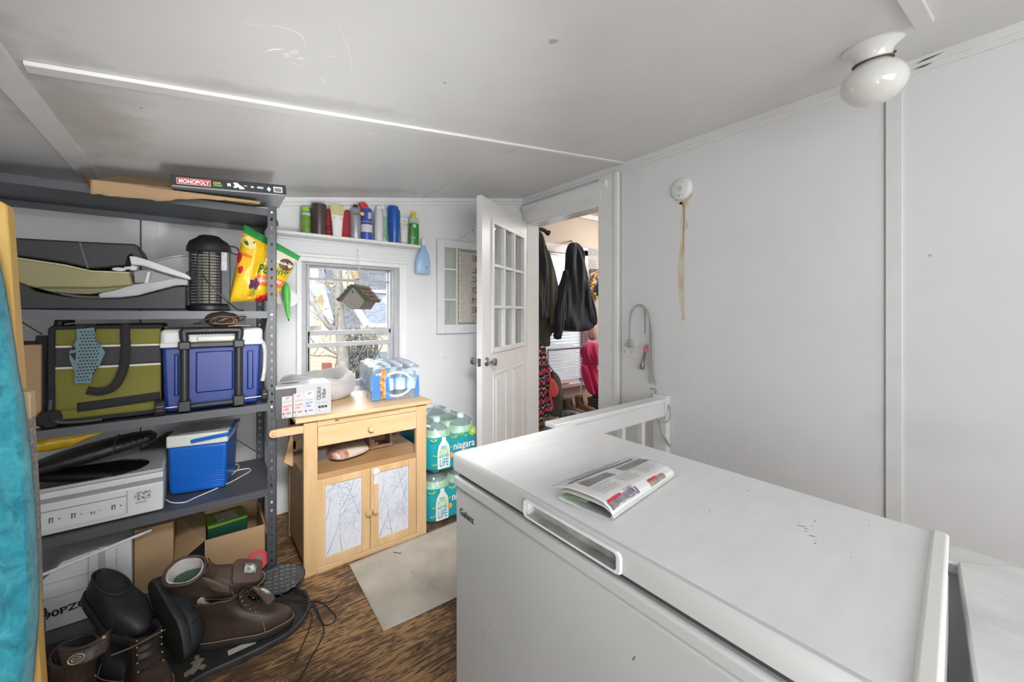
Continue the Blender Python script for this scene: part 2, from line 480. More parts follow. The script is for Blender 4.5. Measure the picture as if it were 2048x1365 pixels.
# scratches and scraped paint on the ceiling
CEIL = bpy.data.objects['ceiling']
def onC(px, py):
    a = ray(px, py); d = (2.29-0.17*XR-CAM_H)/(a.z-0.17*a.x); return Vector((0, 0, CAM_H)) + a*d
M_scrp = mat('scraped_white_paint', (0.88, 0.88, 0.86), 0.6)
for sp_, w_ in (([(672, 45), (690, 80), (700, 115), (703, 150)], .0016), ([(532, 48), (568, 55), (598, 68), (608, 82), (610, 95)], .0012), ([(530, 103), (545, 99), (568, 98)], .0022), ([(575, 120), (592, 128), (610, 135)], .0014), ([(640, 155), (650, 165)], .003),
                ([(485, 45), (510, 50), (532, 54)], .0010), ([(676, 255), (685, 275), (700, 290)], .0012), ([(560, 172), (585, 185), (608, 193)], .0015), ([(656, 113), (672, 112)], .002), ([(700, 262), (725, 272), (740, 282)], .0010), ([(1095, 78), (1125, 60)], .001), ([(585, 263), (592, 255)], .0012)):
    P_ = spline([onC(a, b)+Vector((0, 0, -0.0006)) for a, b in sp_], 4); m = MB()
    m.tube(P_, [w_*math.sin(math.pi*(0.08+0.84*i/(len(P_)-1))) for i in range(len(P_))], 5, flat=0.35); m.build('paint_scratch', M_scrp, CEIL)
for (px, py, r_) in ((575, 110, .010), (590, 104, .012), (600, 116, .008), (740, 268, .012)):
    p = onC(px, py); m = MB(); m.prism([q + Vector((0, 0, 0.17*(q.x-p.x)-0.0004)) for q in rnd_poly(p, X1, Y1, r_, 10, px, 0.5)], (0, 0, -0.0006)); m.build('scraped_patch', M_scrp, CEIL, smooth=False)
for (px, py, r_) in ((890, 166, .006), (283, 216, .005), (1107, 82, .012)):
    p = onC(px, py); m = MB(); m.prism([q + Vector((0, 0, 0.17*(q.x-p.x)-0.0004)) for q in rnd_poly(p, X1, Y1, r_, 8, px, 0.5)], (0, 0, -0.0006)); m.build('ceiling_stain', mat('grey_beige_stain', (0.48, 0.46, 0.40), 0.7), CEIL, smooth=False)
# ceiling battens
def ceil_batten(name, p, q, w, t=0.012):
    p = Vector((p[0], p[1], zc(p[0]) - t/2)); q = Vector((q[0], q[1], zc(q[0]) - t/2))
    MB().bar(p, q, w, t, up=(-0.168, 0, 0.986)).build(name, M_trim, kind='structure', bevel=0.003)
ceil_batten('trim_1', (-0.37, YF, 0), (-0.37, YB, 0), 0.06, 0.016)
ceil_batten('trim_2', (-0.33, 1.455, 0), (2.32, 1.725, 0), 0.045, 0.012)
ceil_batten('trim_3', (1.33, 1.66, 0), (1.34, YB, 0), 0.012, 0.004)
ceil_batten('trim_4', (1.90, 0.213, 0), (0.6, 0.213, 0), 0.046, 0.014)
# crown strips
m = MB(); zz = zc(XR)
m.box(XR-0.022, XR, YF, YB, zz-0.036, zz+0.01)
m.box(XR-0.012, XR, YF, YB, zz-0.058, zz-0.030)
m.build('trim_5', M_trim, kind='structure', bevel=0.004)
m = MB()
for (t, h0, h1) in ((0.024, 0.028, -0.01), (0.012, 0.052, 0.024)):
    m.prism([(XL, YB-t, zc(XL)-h0), (XR, YB-t, zc(XR)-h0), (XR, YB-t, zc(XR)-h1), (XL, YB-t, zc(XL)-h1)], (0, t, 0))
m.build('trim_6', M_trim, kind='structure', bevel=0.003)
m = MB()
m.prism([(XR-0.0135, 0.235, zz-0.038), (XR-0.0135, 0.262, zz-0.044), (XR-0.0135, 0.292, zz-0.041), (XR-0.0135, 0.265, zz-0.0375)], (-0.0008, 0, 0))
m.prism([(XR-0.0235, 0.205, zz-0.016), (XR-0.0235, 0.245, zz-0.024), (XR-0.0235, 0.285, zz-0.026), (XR-0.0235, 0.255, zz-0.018)], (-0.0008, 0, 0))
m.build('trim_7', M_crack, kind='structure', smooth=False)
# wall battens (right wall), flat strips over the panel joints
def vb(name, y0, y1, z0, z1, t=0.009):
    m = MB(); m.box(XR-t, XR, y0, y1, z0, z1)
    m.build(name, M_trim, kind='structure', bevel=0.0025)
vb('trim_8', 0.325, 0.378, 0, zz-0.03)
m = MB(); m.box(XR-0.004, XR, 0.378, 0.3815, 0, zz-0.04); m.box(XR-0.003, XR, 1.752, 1.7555, 0, zz-0.04)
m.build('trim_9', mat('grey_gap', (0.35, 0.34, 0.33), 0.8), kind='structure', smooth=False)  # thin grey strips beside the batten and the door casing
# back wall batten behind the shelving
m = MB(); m.box(-0.245, -0.185, YB-0.008, YB, 0, zc(-0.2)-0.03); m.build('trim_10', M_trim, kind='structure', bevel=0.002)
m = MB(); m.box(-0.252, -0.247, YB-0.003, YB, 0, zc(-0.2)-0.03); m.build('trim_11', M_crack, kind='structure', smooth=False)
# doorway casing
m = MB()
m.box(XR-0.018, XR+0.125, 1.79, DY0+0.006, 0, zz-0.05)          # near casing
m.box(XR-0.028, XR, 1.765, 1.80, 0, zz-0.05)
m.box(XR-0.010, XR, 1.86, 1.90, 0, DZ+0.02)
m.box(XR-0.014, XR+0.125, DY1-0.014, DY1+0.03, 0, DZ)             # far jamb
m.build('trim_12', M_trim_w, kind='structure', bevel=0.004)
m = MB()
m.box(XR-0.016, XR+0.125, DY0-0.01, YB-0.02, DZ-0.008, DZ+0.012)
m.box(XR-0.020, XR, DY0-0.02, YB-0.05, DZ+0.012, DZ+0.115)
m.box(XR-0.042, XR, 1.86, YB-0.04, DZ+0.125, DZ+0.165)
m.box(XR-0.030, XR, 1.86, YB-0.04, DZ+0.110, DZ+0.130)
m.build('trim_13', M_trim_w, kind='structure', bevel=0.005)
m = MB(); m.box(XL, XR, YB-0.014, YB, 0, 0.09); m.build('baseboard_back', M_trim, kind='structure', bevel=0.003)
# ------------------------------------------------------------------ open half-glazed door
M_door = mat('door_white_paint', (0.84, 0.84, 0.83), 0.38, var=0.07, vscale=6, bump=0.03, bscale=18)
M_chrome = mat('satin_chrome', (0.62, 0.60, 0.57), 0.22, metal=1.0)
M_steel = mat('brushed_steel', (0.55, 0.55, 0.56), 0.35, metal=1.0)
def build_door():
    LW, LT, LH = 0.915, 0.042, 2.04
    root = thing('door_1', None, None, (2.315, 2.765, 0.018), (0, 0, math.atan2(-0.5052, -0.8630)))
    root['kind'] = 'structure'
    # local: +x from hinge to latch; the seen face looks to +y?  (u rotated by +90 deg = (0.505,-0.863) -> local +y)
    g0, g1, h0, h1 = 0.10, 0.735, 0.965, 1.885
    m = MB()
    f = 0.0
    m.box(0, g0, -LT, f, 0, LH); m.box(g1, LW, -LT, f, 0, LH)
    m.box(g0, g1, -LT, f, 0, h0); m.box(g0, g1, -LT, f, h1, LH)
    m.build('door_leaf', M_door, root, bevel=0.0025)
    m = MB()   # moulded lite frame and muntins
    for (a, b, c, d) in ((g0-0.03, g0+0.008, h0-0.03, h1+0.03), (g1-0.008, g1+0.03, h0-0.03, h1+0.03), (g0, g1, h0-0.03, h0+0.008), (g0, g1, h1-0.008, h1+0.03)):
        m.box(a, b, 0.0, 0.012, c, d); m.box(a, b, -LT-0.012, -LT, c, d)
    m.build('glazing_frame', M_door, root, bevel=0.004)
    m = MB()
    for x in (g0+(g1-g0)/3, g0+(g1-g0)*2/3):
        m.box(x-0.011, x+0.011, -LT-0.004, 0.008, h0, h1)
    for z in (h0+(h1-h0)/3, h0+(h1-h0)*2/3):
        m.box(g0, g1, -LT-0.004, 0.008, z-0.011, z+0.011)
    m.build('muntins', M_door, root, bevel=0.003)
    MB().box(g0, g1, -LT/2-0.002, -LT/2+0.002, h0, h1).build('door_glass', glassy('door_glass', (0.95, 0.97, 0.98), 0.06, haze=0.10), root)
    for (a, b) in ((0.10, 0.36), (0.475, 0.735)):
        m = MB()
        for (t, o, q) in ((0.0, 0.022, 0.006), ):
            m.box(a, a+o, -0.001, q, 0.14, 0.79); m.box(b-o, b, -0.001, q, 0.14, 0.79)
            m.box(a, b, -0.001, q, 0.14, 0.14+o); m.box(a, b, -0.001, q, 0.79-o, 0.79)
        m.box(a+0.05, b-0.05, -0.001, 0.005, 0.19, 0.74)
        m.build('raised_panel', M_door, root, bevel=0.006, bseg=3)
    kx, kz = 0.845, 0.885
    m = MB()
    m.lathe([(0.001, 0), (0.032, 0), (0.033, 0.004), (0.028, 0.010), (0.014, 0.013), (0.011, 0.034), (0.016, 0.042), (0.026, 0.050), (0.028, 0.064), (0.025, 0.074), (0.012, 0.078), (0.001, 0.078)], M=Matrix.Translation((kx, 0, kz)) @ Euler((-math.pi/2, 0, 0)).to_matrix().to_4x4())
    m.lathe([(0.001, 0), (0.032, 0), (0.033, 0.004), (0.028, 0.010), (0.014, 0.013), (0.011, 0.034), (0.016, 0.042), (0.026, 0.050), (0.028, 0.064), (0.025, 0.074), (0.012, 0.078), (0.001, 0.078)], M=Matrix.Translation((kx, -LT, kz)) @ Euler((math.pi/2, 0, 0)).to_matrix().to_4x4())
    m.box(LW-0.001, LW+0.0015, -LT/2-0.012, -LT/2+0.012, kz-0.028, kz+0.028)
    m.build('door_knob', M_chrome, root, label='round satin chrome knob')
    m = MB(); m.lathe([(0.001, 0), (0.020, 0), (0.020, 0.004), (0.014, 0.007), (0.001, 0.007)], M=Matrix.Translation((0.415, 0.0, 1.975)) @ Euler((-math.pi/2, 0, 0)).to_matrix().to_4x4())
    m.build('viewer', M_door, root)
    m = MB()
    for z in (0.25, 1.0, 1.75): m.cyl((-0.004, 0.004, z-0.045), (-0.004, 0.004, z+0.045), 0.006)
    m.build('hinge', M_trim, root, split=True)
build_door()

# ------------------------------------------------------------------ back window
def build_window():
    root = thing('window_1', None, None, (0, 0, 0)); root['kind'] = 'structure'
    m = MB()
    m.box(0.476, 0.508, YB-0.016, YB, 0.70, 1.60)
    m.box(1.165, 1.212, YB-0.018, YB, 0.70, 1.605); m.box(1.150, 1.168, YB-0.028, YB, 0.70, 1.605)
    m.box(0.470, 1.214, YB-0.020, YB, 1.575, 1.612); m.box(0.462, 1.214, YB-0.036, YB, 1.604, 1.626)
    m.build('window_casing', M_trim_w, root, bevel=0.005)
    m = MB()
    y0, y1 = YB+0.015, YB+0.075
    m.box(0.5085, 0.535, YB+0.001, YB+0.119, WZ0, WZ1-0.001); m.box(1.118, 1.1495, YB+0.001, YB+0.119, WZ0, WZ1-0.001)
    m.box(0.535, 1.118, YB+0.002, YB+0.118, WZ1-0.018, WZ1-0.001)
    for x in (0.540, 1.096): m.box(x, x+0.018, y0, y0+0.02, WZ0, WZ1-0.018)
    m.build('window_frame', M_alu, root, bevel=0.003)
    m = MB()
    m.box(0.545, 1.10, y0, y0+0.028, 1.098, 1.128)     # meeting rail, inner sash top
    m.box(0.545, 1.10, y0-0.004, y0+0.024, 1.018, 1.048)
    m.box(0.545, 1.10, y0+0.03, y0+0.05, 1.462, 1.480)
    m.box(0.545, 1.10, y0+0.03, y0+0.05, 1.540, 1.557)
    m.box(0.545, 1.10, y0, y0+0.03, WZ0, WZ0+0.04)
    for x in (0.545, 1.083): m.box(x, x+0.017, y0, y0+0.028, WZ0, 1.128); m.box(x, x+0.014, y0+0.03, y0+0.05, 1.1, 1.557)
    m.build('window_sash', M_alu, root, bevel=0.003)
    MB().box(0.555, 1.09, y0+0.010, y0+0.013, WZ0+0.03, 1.10).build('window_pane', M_glass, root)
    MB().box(0.555, 1.09, y0+0.038, y0+0.041, 1.10, 1.545).build('window_pane', M_glass, root)
    MB().box(0.50, 1.16, YB-0.05, YB+0.10, WZ0-0.045, WZ0-0.02).build('window_sill', M_trim_w, root, bevel=0.004)
build_window()

# ------------------------------------------------------------------ stair railing and low wall round the stairwell
M_rail = mat('chalky_white_paint', (0.86, 0.86, 0.85), 0.5, var=0.05, vscale=10, bump=0.06, bscale=30)
r = thing('stair_railing', 'white painted wooden stair railing ending at the stained wall', 'railing', (1.85, 1.43, 0))
MB().box(-0.51, 0.475, -0.045, 0.035, 0.688, 0.712).build('handrail', M_rail, r, bevel=0.004)
MB().box(-0.50, 0.47, -0.035, -0.015, 0.598, 0.688).build('apron_board', M_rail, r, bevel=0.003)
MB().box(0.43, 0.478, -0.05, 0.04, 0.0, 0.728).build('wall_post', M_rail, r, bevel=0.003)
for k in range(4):
    x = -0.32 + 0.19*k
    MB().box(x-0.016, x+0.016, -0.012, 0.02, 0.0, 0.69).build('baluster', M_rail, r, bevel=0.002)
MB().box(-0.50, 0.43, -0.02, 0.02, 0.08, 0.12).build('bottom_rail', M_rail, r, bevel=0.002)

M_cap = mat('worn_white_board', (0.80, 0.80, 0.785), 0.6, var=0.25, vscale=7, bump=0.22, bscale=42, stretch=(1, 0.35, 1))
M_stucco = mat('textured_blue_white_wall', (0.72, 0.76, 0.84), 0.6, bump=1.0, bscale=55)
r = thing('half_wall', 'low white half wall with a wide scuffed wooden cap beside the chest freezer', 'half wall', (1.33, 0.0, 0))
m = MB(); m.box(-0.02, 0.03, 0.02, 1.30, 0, 0.68)
m.build('wall_panel', M_trim, r)
MB().box(-0.90, 0.03, -0.14, 0.035, 0, 0.68).build('wall_panel', M_stucco, r, label='bluish white wall panel with rough stippled texture')
MB().box(-0.045, 0.055, 0.0, 1.36, 0.682, 0.708).build('cap_board', M_cap, r, bevel=0.004)
m = MB(); m.prism([(-0.95, -0.22, 0.684), (0.055, -0.22, 0.684), (0.055, 0.0, 0.684), (-0.035, 0.095, 0.684), (-0.44, 0.048, 0.684), (-0.95, -0.01, 0.684)], (0, 0, 0.026))
m.build('cap_board', M_cap, r, bevel=0.004)
MB().box(-0.075, -0.06, 0.052, 0.075, 0.0, 0.684).build('corner_strip', M_trim, r, bevel=0.002)

# ------------------------------------------------------------------ chest freezer
M_enamel_shade = mat('white_enamel_shade', (0.58, 0.585, 0.57), 0.22, var=0.04, vscale=3, spec=0.5)  # same white paint as the lid, darkened for the shaded front
M_enamel_lit = mat('white_enamel_lit', (0.82, 0.82, 0.82), 0.34, var=0.07, vscale=9, stretch=(1, 3, 1), spec=0.5, coat=0.0)  # same white paint, kept lighter for the lit top
M_blk = mat('black_print', (0.015, 0.015, 0.015), 0.5)
M_scr = mat('scratch_grey', (0.14, 0.14, 0.15), 0.6)
def build_freezer():
    r = thing('chest_freezer', 'white enamel chest freezer with a scratched flat lid in the foreground', 'freezer', (0.556, 0.085, 0))
    W, L = 0.474, 0.898     # x depth, y length
    m = MB(); m.box(0.004, W, 0.006, L-0.006, 0.03, 0.765); m.build('body', M_enamel_shade, r, bevel=0.006, bseg=3)
    m = MB(); m.box(-0.002, W, 0.002, L-0.001, 0.768, 0.797); m.build('body_rim', M_enamel_shade, r, bevel=0.007, bseg=3)
    MB().box(0.012, W-0.01, 0.012, L-0.012, 0.795, 0.813).build('lid_gasket', mat('dark_gasket', (0.07, 0.065, 0.06), 0.7), r)
    # lid with a pull recess cut in the front edge
    y0, y1, zb, zt = 0.345, 0.575, 0.8125, 0.842
    A = [(0.0, 0.8395), (0.0, 0.851), (0.002, 0.8558), (0.007, 0.858), (W, 0.858), (W, 0.811), (0.001, 0.811), (0.0, 0.812)]
    Bp = [(0.0, 0.8395), (0.0, 0.851), (0.002, 0.8558), (0.007, 0.858), (W, 0.858), (W, 0.811), (0.018, 0.811), (0.018, 0.8395)]
    m = MB()
    m.rings([[(p[0], y, p[1]) for p in pr] for y, pr in ((0, A), (y0, A), (y0+0.0005, Bp), (y1-0.0005, Bp), (y1, A), (L, A))])
    for f in m.bm.faces:
        if f.calc_center_median().x < 0.02: f.material_index = 1  # front skirt takes the enamel with shade in its colour
    m.build('lid', [M_enamel_lit, M_enamel_shade], r)
    # moulded handle bezel
    hz0, hz1 = 0.808, 0.8435
    def rr(a, b, c, d, rad, x):
        pts = []
        for (cy, cz, a0) in ((b-rad, d-rad, 0), (a+rad, d-rad, 90), (a+rad, c+rad, 180), (b-rad, c+rad, 270)):
            for k in range(6):
                t = math.radians(a0 + 90*k/5); pts.append(Vector((x, cy+rad*math.cos(t), cz+rad*math.sin(t))))
        return pts
    o0 = rr(y0-0.014, y1+0.014, hz0-0.001, hz1+0.004, 0.011, -0.0005); o1 = rr(y0-0.012, y1+0.012, hz0+0.001, hz1+0.002, 0.010, -0.0045)
    i1 = rr(y0-0.004, y1+0.004, hz0+0.005, hz1-0.001, 0.007, -0.0040); i0 = rr(y0, y1, hz0+0.007, hz1-0.003, 0.006, 0.016)
    m = MB(); m.rings([o0, o1, i1], cap0=False, cap1=False); m.mi = 1; m.rings([i1, i0], cap0=False, cap1=True)
    m.build('pull_handle', [M_enamel_lit, mat('grimy_recess', (0.50, 0.49, 0.46), 0.5, col2=(0.27, 0.26, 0.24), vscale=26)], r, label='recessed moulded pull handle', fix=True)
    # hinge side end strip
    m = MB(); m.box(0.02, W+0.002, -0.004, 0.018, 0.852, 0.864); m.build('lid_end_strip', mat('ivory_plastic', (0.80, 0.79, 0.74), 0.35), r, bevel=0.005, bseg=3)
    m = MB(); m.box(0.03, W-0.01, -0.003, 0.006, 0.04, 0.80); m.build('end_panel', M_enamel_shade, r, bevel=0.003)
    text('Galanz', 0.026, M_blk, r, (0.0022, 0.868, 0.700), (0, -1, 0), (0, 0, 1), name='maker_lettering', width=0.070)
    # scratches and chips
    m = MB(); rg = random.Random(4)
    def chip(px, py, w, h, ang):
        p = onZ(px, py, 0.8583) - Vector((0.556, 0.085, 0)); a = math.radians(ang)
        xd = Vector((math.cos(a), math.sin(a), 0)); yd = Vector((-math.sin(a), math.cos(a), 0))
        pts = [p + xd*(math.cos(2*math.pi*k/7)*w*rg.uniform(.6, 1.1)) + yd*(math.sin(2*math.pi*k/7)*h*rg.uniform(.5, 1.1)) for k in range(7)]
        m.prism(pts, (0, 0, 0.0003))
    for (px, py, w, h, a) in ((1496, 982, .0035, .001, -20), (1560, 990, .0016, .0006, 0), (1604, 1053, .008, .0009, -60), (1612, 1058, .004, .0012, -45), (1630, 1043, .0035, .0013, -40),
                              (1625, 1073, .0055, .0012, -75), (1632, 1083, .0018, .0016, 0), (1630, 1088, .0022, .0014, 0), (1597, 1045, .001, .001, 0), (1701, 1116, .0018, .0008, 0),
                              (1738, 1052, .0012, .0012, 0), (1718, 1064, .0008, .0008, 0), (1620, 1033, .0008, .0008, 0), (1419, 1022, .0012, .0025, 40), (1660, 1009, .0012, .0006, 0), (1625, 1053, .002, .0006, -60), (1611, 1063, .003, .0006, -60)):
        chip(px, py, w, h, a)
    def fchip(px, py, w, h, ang):
        p = onX(px, py, 0.5595) - Vector((0.556, 0.085, 0)); a = math.radians(ang)
        yd = Vector((0, math.cos(a), math.sin(a))); zd = Vector((0, -math.sin(a), math.cos(a)))
        m.prism([p + yd*(math.cos(2*math.pi*k/6)*w) + zd*(math.sin(2*math.pi*k/6)*h) for k in range(6)], (-0.0004, 0, 0))
    for a in ((967, 1268, .0005, .012, -14), (979, 1252, .0005, .004, -14), (1147, 1162, .001, .001, 0), (1268, 1318, .0008, .006, 25)): fchip(*a)
    m.build('chip', M_scr, r, smooth=False, split=True)
build_freezer()
for _o in [c for c in bpy.data.objects['chest_freezer'].children]:
    if _o.name.split('.')[0] in ('body', 'body_rim', 'lid', 'lid_gasket', 'lid_end_strip', 'end_panel'):
        for _v in _o.data.vertices:      # the near end is not quite square to the front
            if _v.co.y < 0.1: _v.co.y += 0.004 - 0.034*(1-_v.co.x/0.474)

# ------------------------------------------------------------------ ceiling light
def build_light():
    px, py = 1.93, 0.35
    zc0 = zc(px)
    tilt = math.atan(0.17)
    r = thing('ceiling_light', 'round white ceramic ceiling light with a squat opal glass globe', 'ceiling light', (px, py, zc0), (0, -tilt, 0))
    M_cer = mat('glazed_white_ceramic', (0.82, 0.82, 0.80), 0.12, coat=0.5)
    MB().lathe([(0.001, 0), (0.086, 0), (0.088, -0.006), (0.082, -0.012), (0.066, -0.022), (0.056, -0.036), (0.053, -0.052), (0.058, -0.060), (0.001, -0.060)], seg=48).build('canopy', M_cer, r)
    m = MB(); m.lathe([(0.050, -0.0565), (0.0592, -0.0575), (0.0592, -0.0612), (0.050, -0.062)], seg=40); m.build('gap_ring', mat('dark_brass', (0.16, 0.12, 0.07), 0.5, metal=0.6), r)
    M_op = mat('opal_glass', (0.84, 0.83, 0.79), 0.06, coat=0.6)
    prof = [(0.045, -0.058), (0.052, -0.062)]
    for k in range(17):
        t = math.radians(52 - 142*k/16)
        prof.append((0.0965*math.cos(t) if k < 16 else 0.001, -0.132 + 0.078*math.sin(t)))
    MB().lathe(prof, seg=48).build('globe', M_op, r)
    m = MB(); m.ball((0.012, -0.058, -0.047), 0.005, 8); m.build('thumb_screw', mat('dark_screw', (0.07, 0.06, 0.05), 0.5, metal=0.5), r)
build_light()

# ------------------------------------------------------------------ smoke detector, rust stain, outlet, torch
def on_wall(px, py, off=0.0): return onX(px, py, XR - off)
def build_detector():
    p = on_wall(1364, 379)
    r = thing('smoke_detector', 'round white smoke detector high on the wall above the rust stain', 'smoke detector', (XR, p.y, p.z))
    R90 = Euler((0, -math.pi/2, 0)).to_matrix().to_4x4()
    MB().lathe([(0.001, 0), (0.066, 0), (0.067, 0.008), (0.062, 0.018), (0.05, 0.026), (0.001, 0.028)], M=R90, seg=40).build('housing', M_trim_w, r)
    m = MB(); m.lathe([(0.001, 0.027), (0.017, 0.027), (0.017, 0.030), (0.001, 0.031)], M=R90, seg=24); m.build('test_button', mat('light_grey_plastic', (0.62, 0.62, 0.60), 0.5), r)
    m = MB()
    for a in (40, 110, 165, 250, 310):
        t = math.radians(a); c = Vector((-0.0262, 0.042*math.cos(t), 0.042*math.sin(t)))
        m.cbox(c, (0.003, 0.010, 0.003), (t, 0, 0))
    m.build('vent_slot', mat('grey_slot', (0.45, 0.45, 0.45), 0.6), r, split=True)
    MB().ball((-0.0265, 0.006, -0.042), 0.004, 8).build('indicator', M_blk, r)
build_detector()
def build_stain():
    # a drip of rusty water dried on the paint
    L = [(1352, 392), (1350, 402), (1357, 408), (1362, 404), (1364, 402), (1364, 420), (1361, 445), (1362, 470), (1360, 500), (1355, 530), (1357, 560), (1358, 590), (1362, 620), (1364, 632), (1363, 643)]
    R = [(1386, 386), (1382, 396), (1375, 404), (1373, 412), (1370, 425), (1374, 442), (1377, 452), (1371, 462), (1370, 480), (1369, 510), (1369, 540), (1368, 570), (1369, 600), (1369, 628), (1372, 638)]
    def lay(name, shrink, off, m_):
        Lp = [Vector(onX(a, b, XR-0.0006)) for a, b in L]; Rp = [Vector(onX(a, b, XR-0.0006)) for a, b in R]
        m = MB(); rows = []
        for l, q in zip(Lp, Rp):
            c = (l+q)/2; rows.append([c+(l-c)*shrink, c+(q-c)*shrink, c+(q-c)*shrink+Vector((-off, 0, 0)), c+(l-c)*shrink+Vector((-off, 0, 0))])
        m.rings(rows); return m
    mt, nt, p = _new('rust_stain')
    tc = nt.nodes.new('ShaderNodeTexCoord'); n = nt.nodes.new('ShaderNodeTexNoise'); n.inputs['Scale'].default_value = 14; n.inputs['Detail'].default_value = 5
    nt.links.new(tc.outputs['Object'], n.inputs['Vector'])
    rp = nt.nodes.new('ShaderNodeValToRGB'); rp.color_ramp.elements[0].position = 0.38; rp.color_ramp.elements[1].position = 0.62
    rp.color_ramp.elements[0].color = (0.70, 0.56, 0.39, 1); rp.color_ramp.elements[1].color = (0.76, 0.71, 0.62, 1)
    nt.links.new(n.outputs['Fac'], rp.inputs[0]); nt.links.new(rp.outputs[0], p.inputs['Base Color']); p.inputs['Roughness'].default_value = 0.5
    s = lay('s', 1.0, 0.0005, mt).build('rust_stain', mt, smooth=False)
    tag(s, 'long brown rust drip stain running down the white wall', 'stain')
    mt2 = mat('rust_core', (0.58, 0.42, 0.24), 0.5, var=0.35, vscale=20)
    m = MB()
    pts = [onX(a, b, XR-0.0015) for a, b in ((1366, 403), (1368, 420), (1368, 440), (1367, 465), (1366, 500), (1365, 520))]
    for a, b, w0, w1 in zip(pts, pts[1:], (.006, .005, .006, .004, .002), (.005, .006, .004, .002, .0006)):
        m.prism([a+Y1*w0, b+Y1*w1, b-Y1*w1, a-Y1*w0], (-0.0003, 0, 0))
    m.build('stain_core', mt2, s, smooth=False, label='darker rust brown middle')
build_stain()
def build_outlet():
    p = on_wall(1258, 697)
    r = thing('wall_outlet', 'white double wall outlet by the door casing', 'outlet', (XR, p.y, p.z))
    MB().box(-0.006, 0, -0.058, 0.058, -0.062, 0.062).build('cover_plate', mat('ivory_plate', (0.80, 0.79, 0.75), 0.35), r, bevel=0.002)
    m = MB(); R90 = Euler((0, -math.pi/2, 0)).to_matrix().to_4x4()
    for y, z in ((-0.026, -0.022), (-0.026, 0.026), (0.026, -0.022), (0.026, 0.026)):
        m.lathe([(0.001, 0.006), (0.017, 0.006), (0.016, 0.009), (0.001, 0.009)], M=Matrix.Translation((0, y, z)) @ R90, seg=20)
    m.build('socket', mat('ivory_plate', (0.8, 0.79, 0.75)), r, split=True)
    m = MB()
    for y in (-0.026, 0.026):
        for z in (-0.022, 0.026):
            m.box(-0.0096, -0.009, y-0.008, y-0.006, z-0.002, z+0.007); m.box(-0.0096, -0.009, y+0.006, y+0.008, z-0.002, z+0.006); m.box(-0.0096, -0.009, y-0.002, y+0.002, z-0.010, z-0.006)
    m.build('socket_slot', M_blk, r, split=True)
    # grey appliance cord: plug, loop over a nail, down behind the railing
    r = thing('power_cord', 'grey power cord plugged in and looped over a nail in the wall', 'cord', (XR, p.y, p.z))
    o = Vector((XR, p.y, p.z))
    M_cord = mat('grey_cord', (0.42, 0.42, 0.41), 0.45)
    c0 = on_wall(1260, 690, 0.03) - o
    m = MB(); m.rings([[c0+Vector((a*0.012, b*w, z)) for a, b in ((-1, -1), (-1, 1), (1, 1), (1, -1))] for w, z in ((0.020, -0.018), (0.021, 0.0), (0.014, 0.014), (0.007, 0.035))])
    m.build('plug', M_cord, r, bevel=0.003)
    pp = [(1260, 683), (1259, 665), (1260, 645), (1263, 628), (1270, 615), (1281, 610), (1292, 617), (1299, 632), (1300, 660), (1300, 700), (1301, 740), (1302, 768)]
    pts = [on_wall(a, b, 0.03 if i < 3 else 0.015) - o for i, (a, b) in enumerate(pp)]
    MB().tube(spline(pts, 8), 0.0052, 8).build('cable', M_cord, r)
    pts = [on_wall(a, b, d) - o for a, b, d in ((1284, 612, .016), (1297, 628, .02), (1303, 660, .02), (1304, 700, .012), (1306, 745, .01), (1312, 770, .012))]
    MB().tube(spline(pts, 8), 0.0052, 8).build('cable', M_cord, r)
    # coil round the railing end
    cc = Vector((XR-0.06, 1.385, 0.0)) 
    pts = [on_wall(1301, 778, .03) - o, on_wall(1312, 780, .06) - o] + [Vector((2.255+0.055*math.sin(t), 1.405+0.06*math.cos(t), 0.655+0.075*math.sin(t+0.9))) - o for t in [0.6+0.7*k for k in range(9)]] + [Vector((2.22, 1.375, 0.52)) - o, Vector((2.26, 1.37, 0.47)) - o, Vector((2.29, 1.36, 0.42)) - o]
    MB().tube(spline(pts, 6), 0.0052, 8).build('cable', M_cord, r)
    m = MB(); 
    for (a, b) in ((1266, 622), (1290, 617)):
        q = on_wall(a, b) - o; m.cyl(q, q+Vector((-0.025, 0, 0.003)), 0.0018, seg=8)
    m.build('nail', M_steel, r, split=True)
    # torch hanging on a strap
    t = on_wall(1293, 690, .022); b = on_wall(1283, 738, .022)
    r = thing('hanging_flashlight', 'small metal flashlight with pink tape hanging by a black strap', 'flashlight', t)
    d = (b-t); L = d.length; q = d.normalized()
    Mx = q.to_track_quat('Z', 'Y').to_matrix().to_4x4()
    MB().lathe([(0.001, 0), (0.009, 0.001), (0.010, 0.006), (0.010, 0.03), (0.0105, 0.09), (0.011, 0.125), (0.016, 0.138), (0.0165, L), (0.013, L), (0.012, L-0.006), (0.001, L-0.006)], M=Mx, seg=24).build('barrel', mat('gunmetal', (0.30, 0.29, 0.28), 0.3, metal=0.9), r)
    MB().lathe([(0.0105, 0.022), (0.0115, 0.024), (0.0115, 0.048), (0.0105, 0.05)], M=Mx, seg=24).build('tape_band', mat('pink_tape', (0.80, 0.12, 0.20), 0.5), r)
    n = on_wall(1290, 617, 0.02)
    m = MB(); m.tube([n-t+Vector((0, 0.001, 0)), on_wall(1290, 668, .02)-t], 0.0022, 6); m.build('strap', mat('black_strap', (0.03, 0.03, 0.03), 0.7), r)
    m = MB(); m.tube([on_wall(1290, 668, .02)-t, Vector((0, 0, 0))], 0.0012, 6); m.build('wrist_cord', mat('grey_string', (0.5, 0.5, 0.48), 0.8), r)
build_outlet()
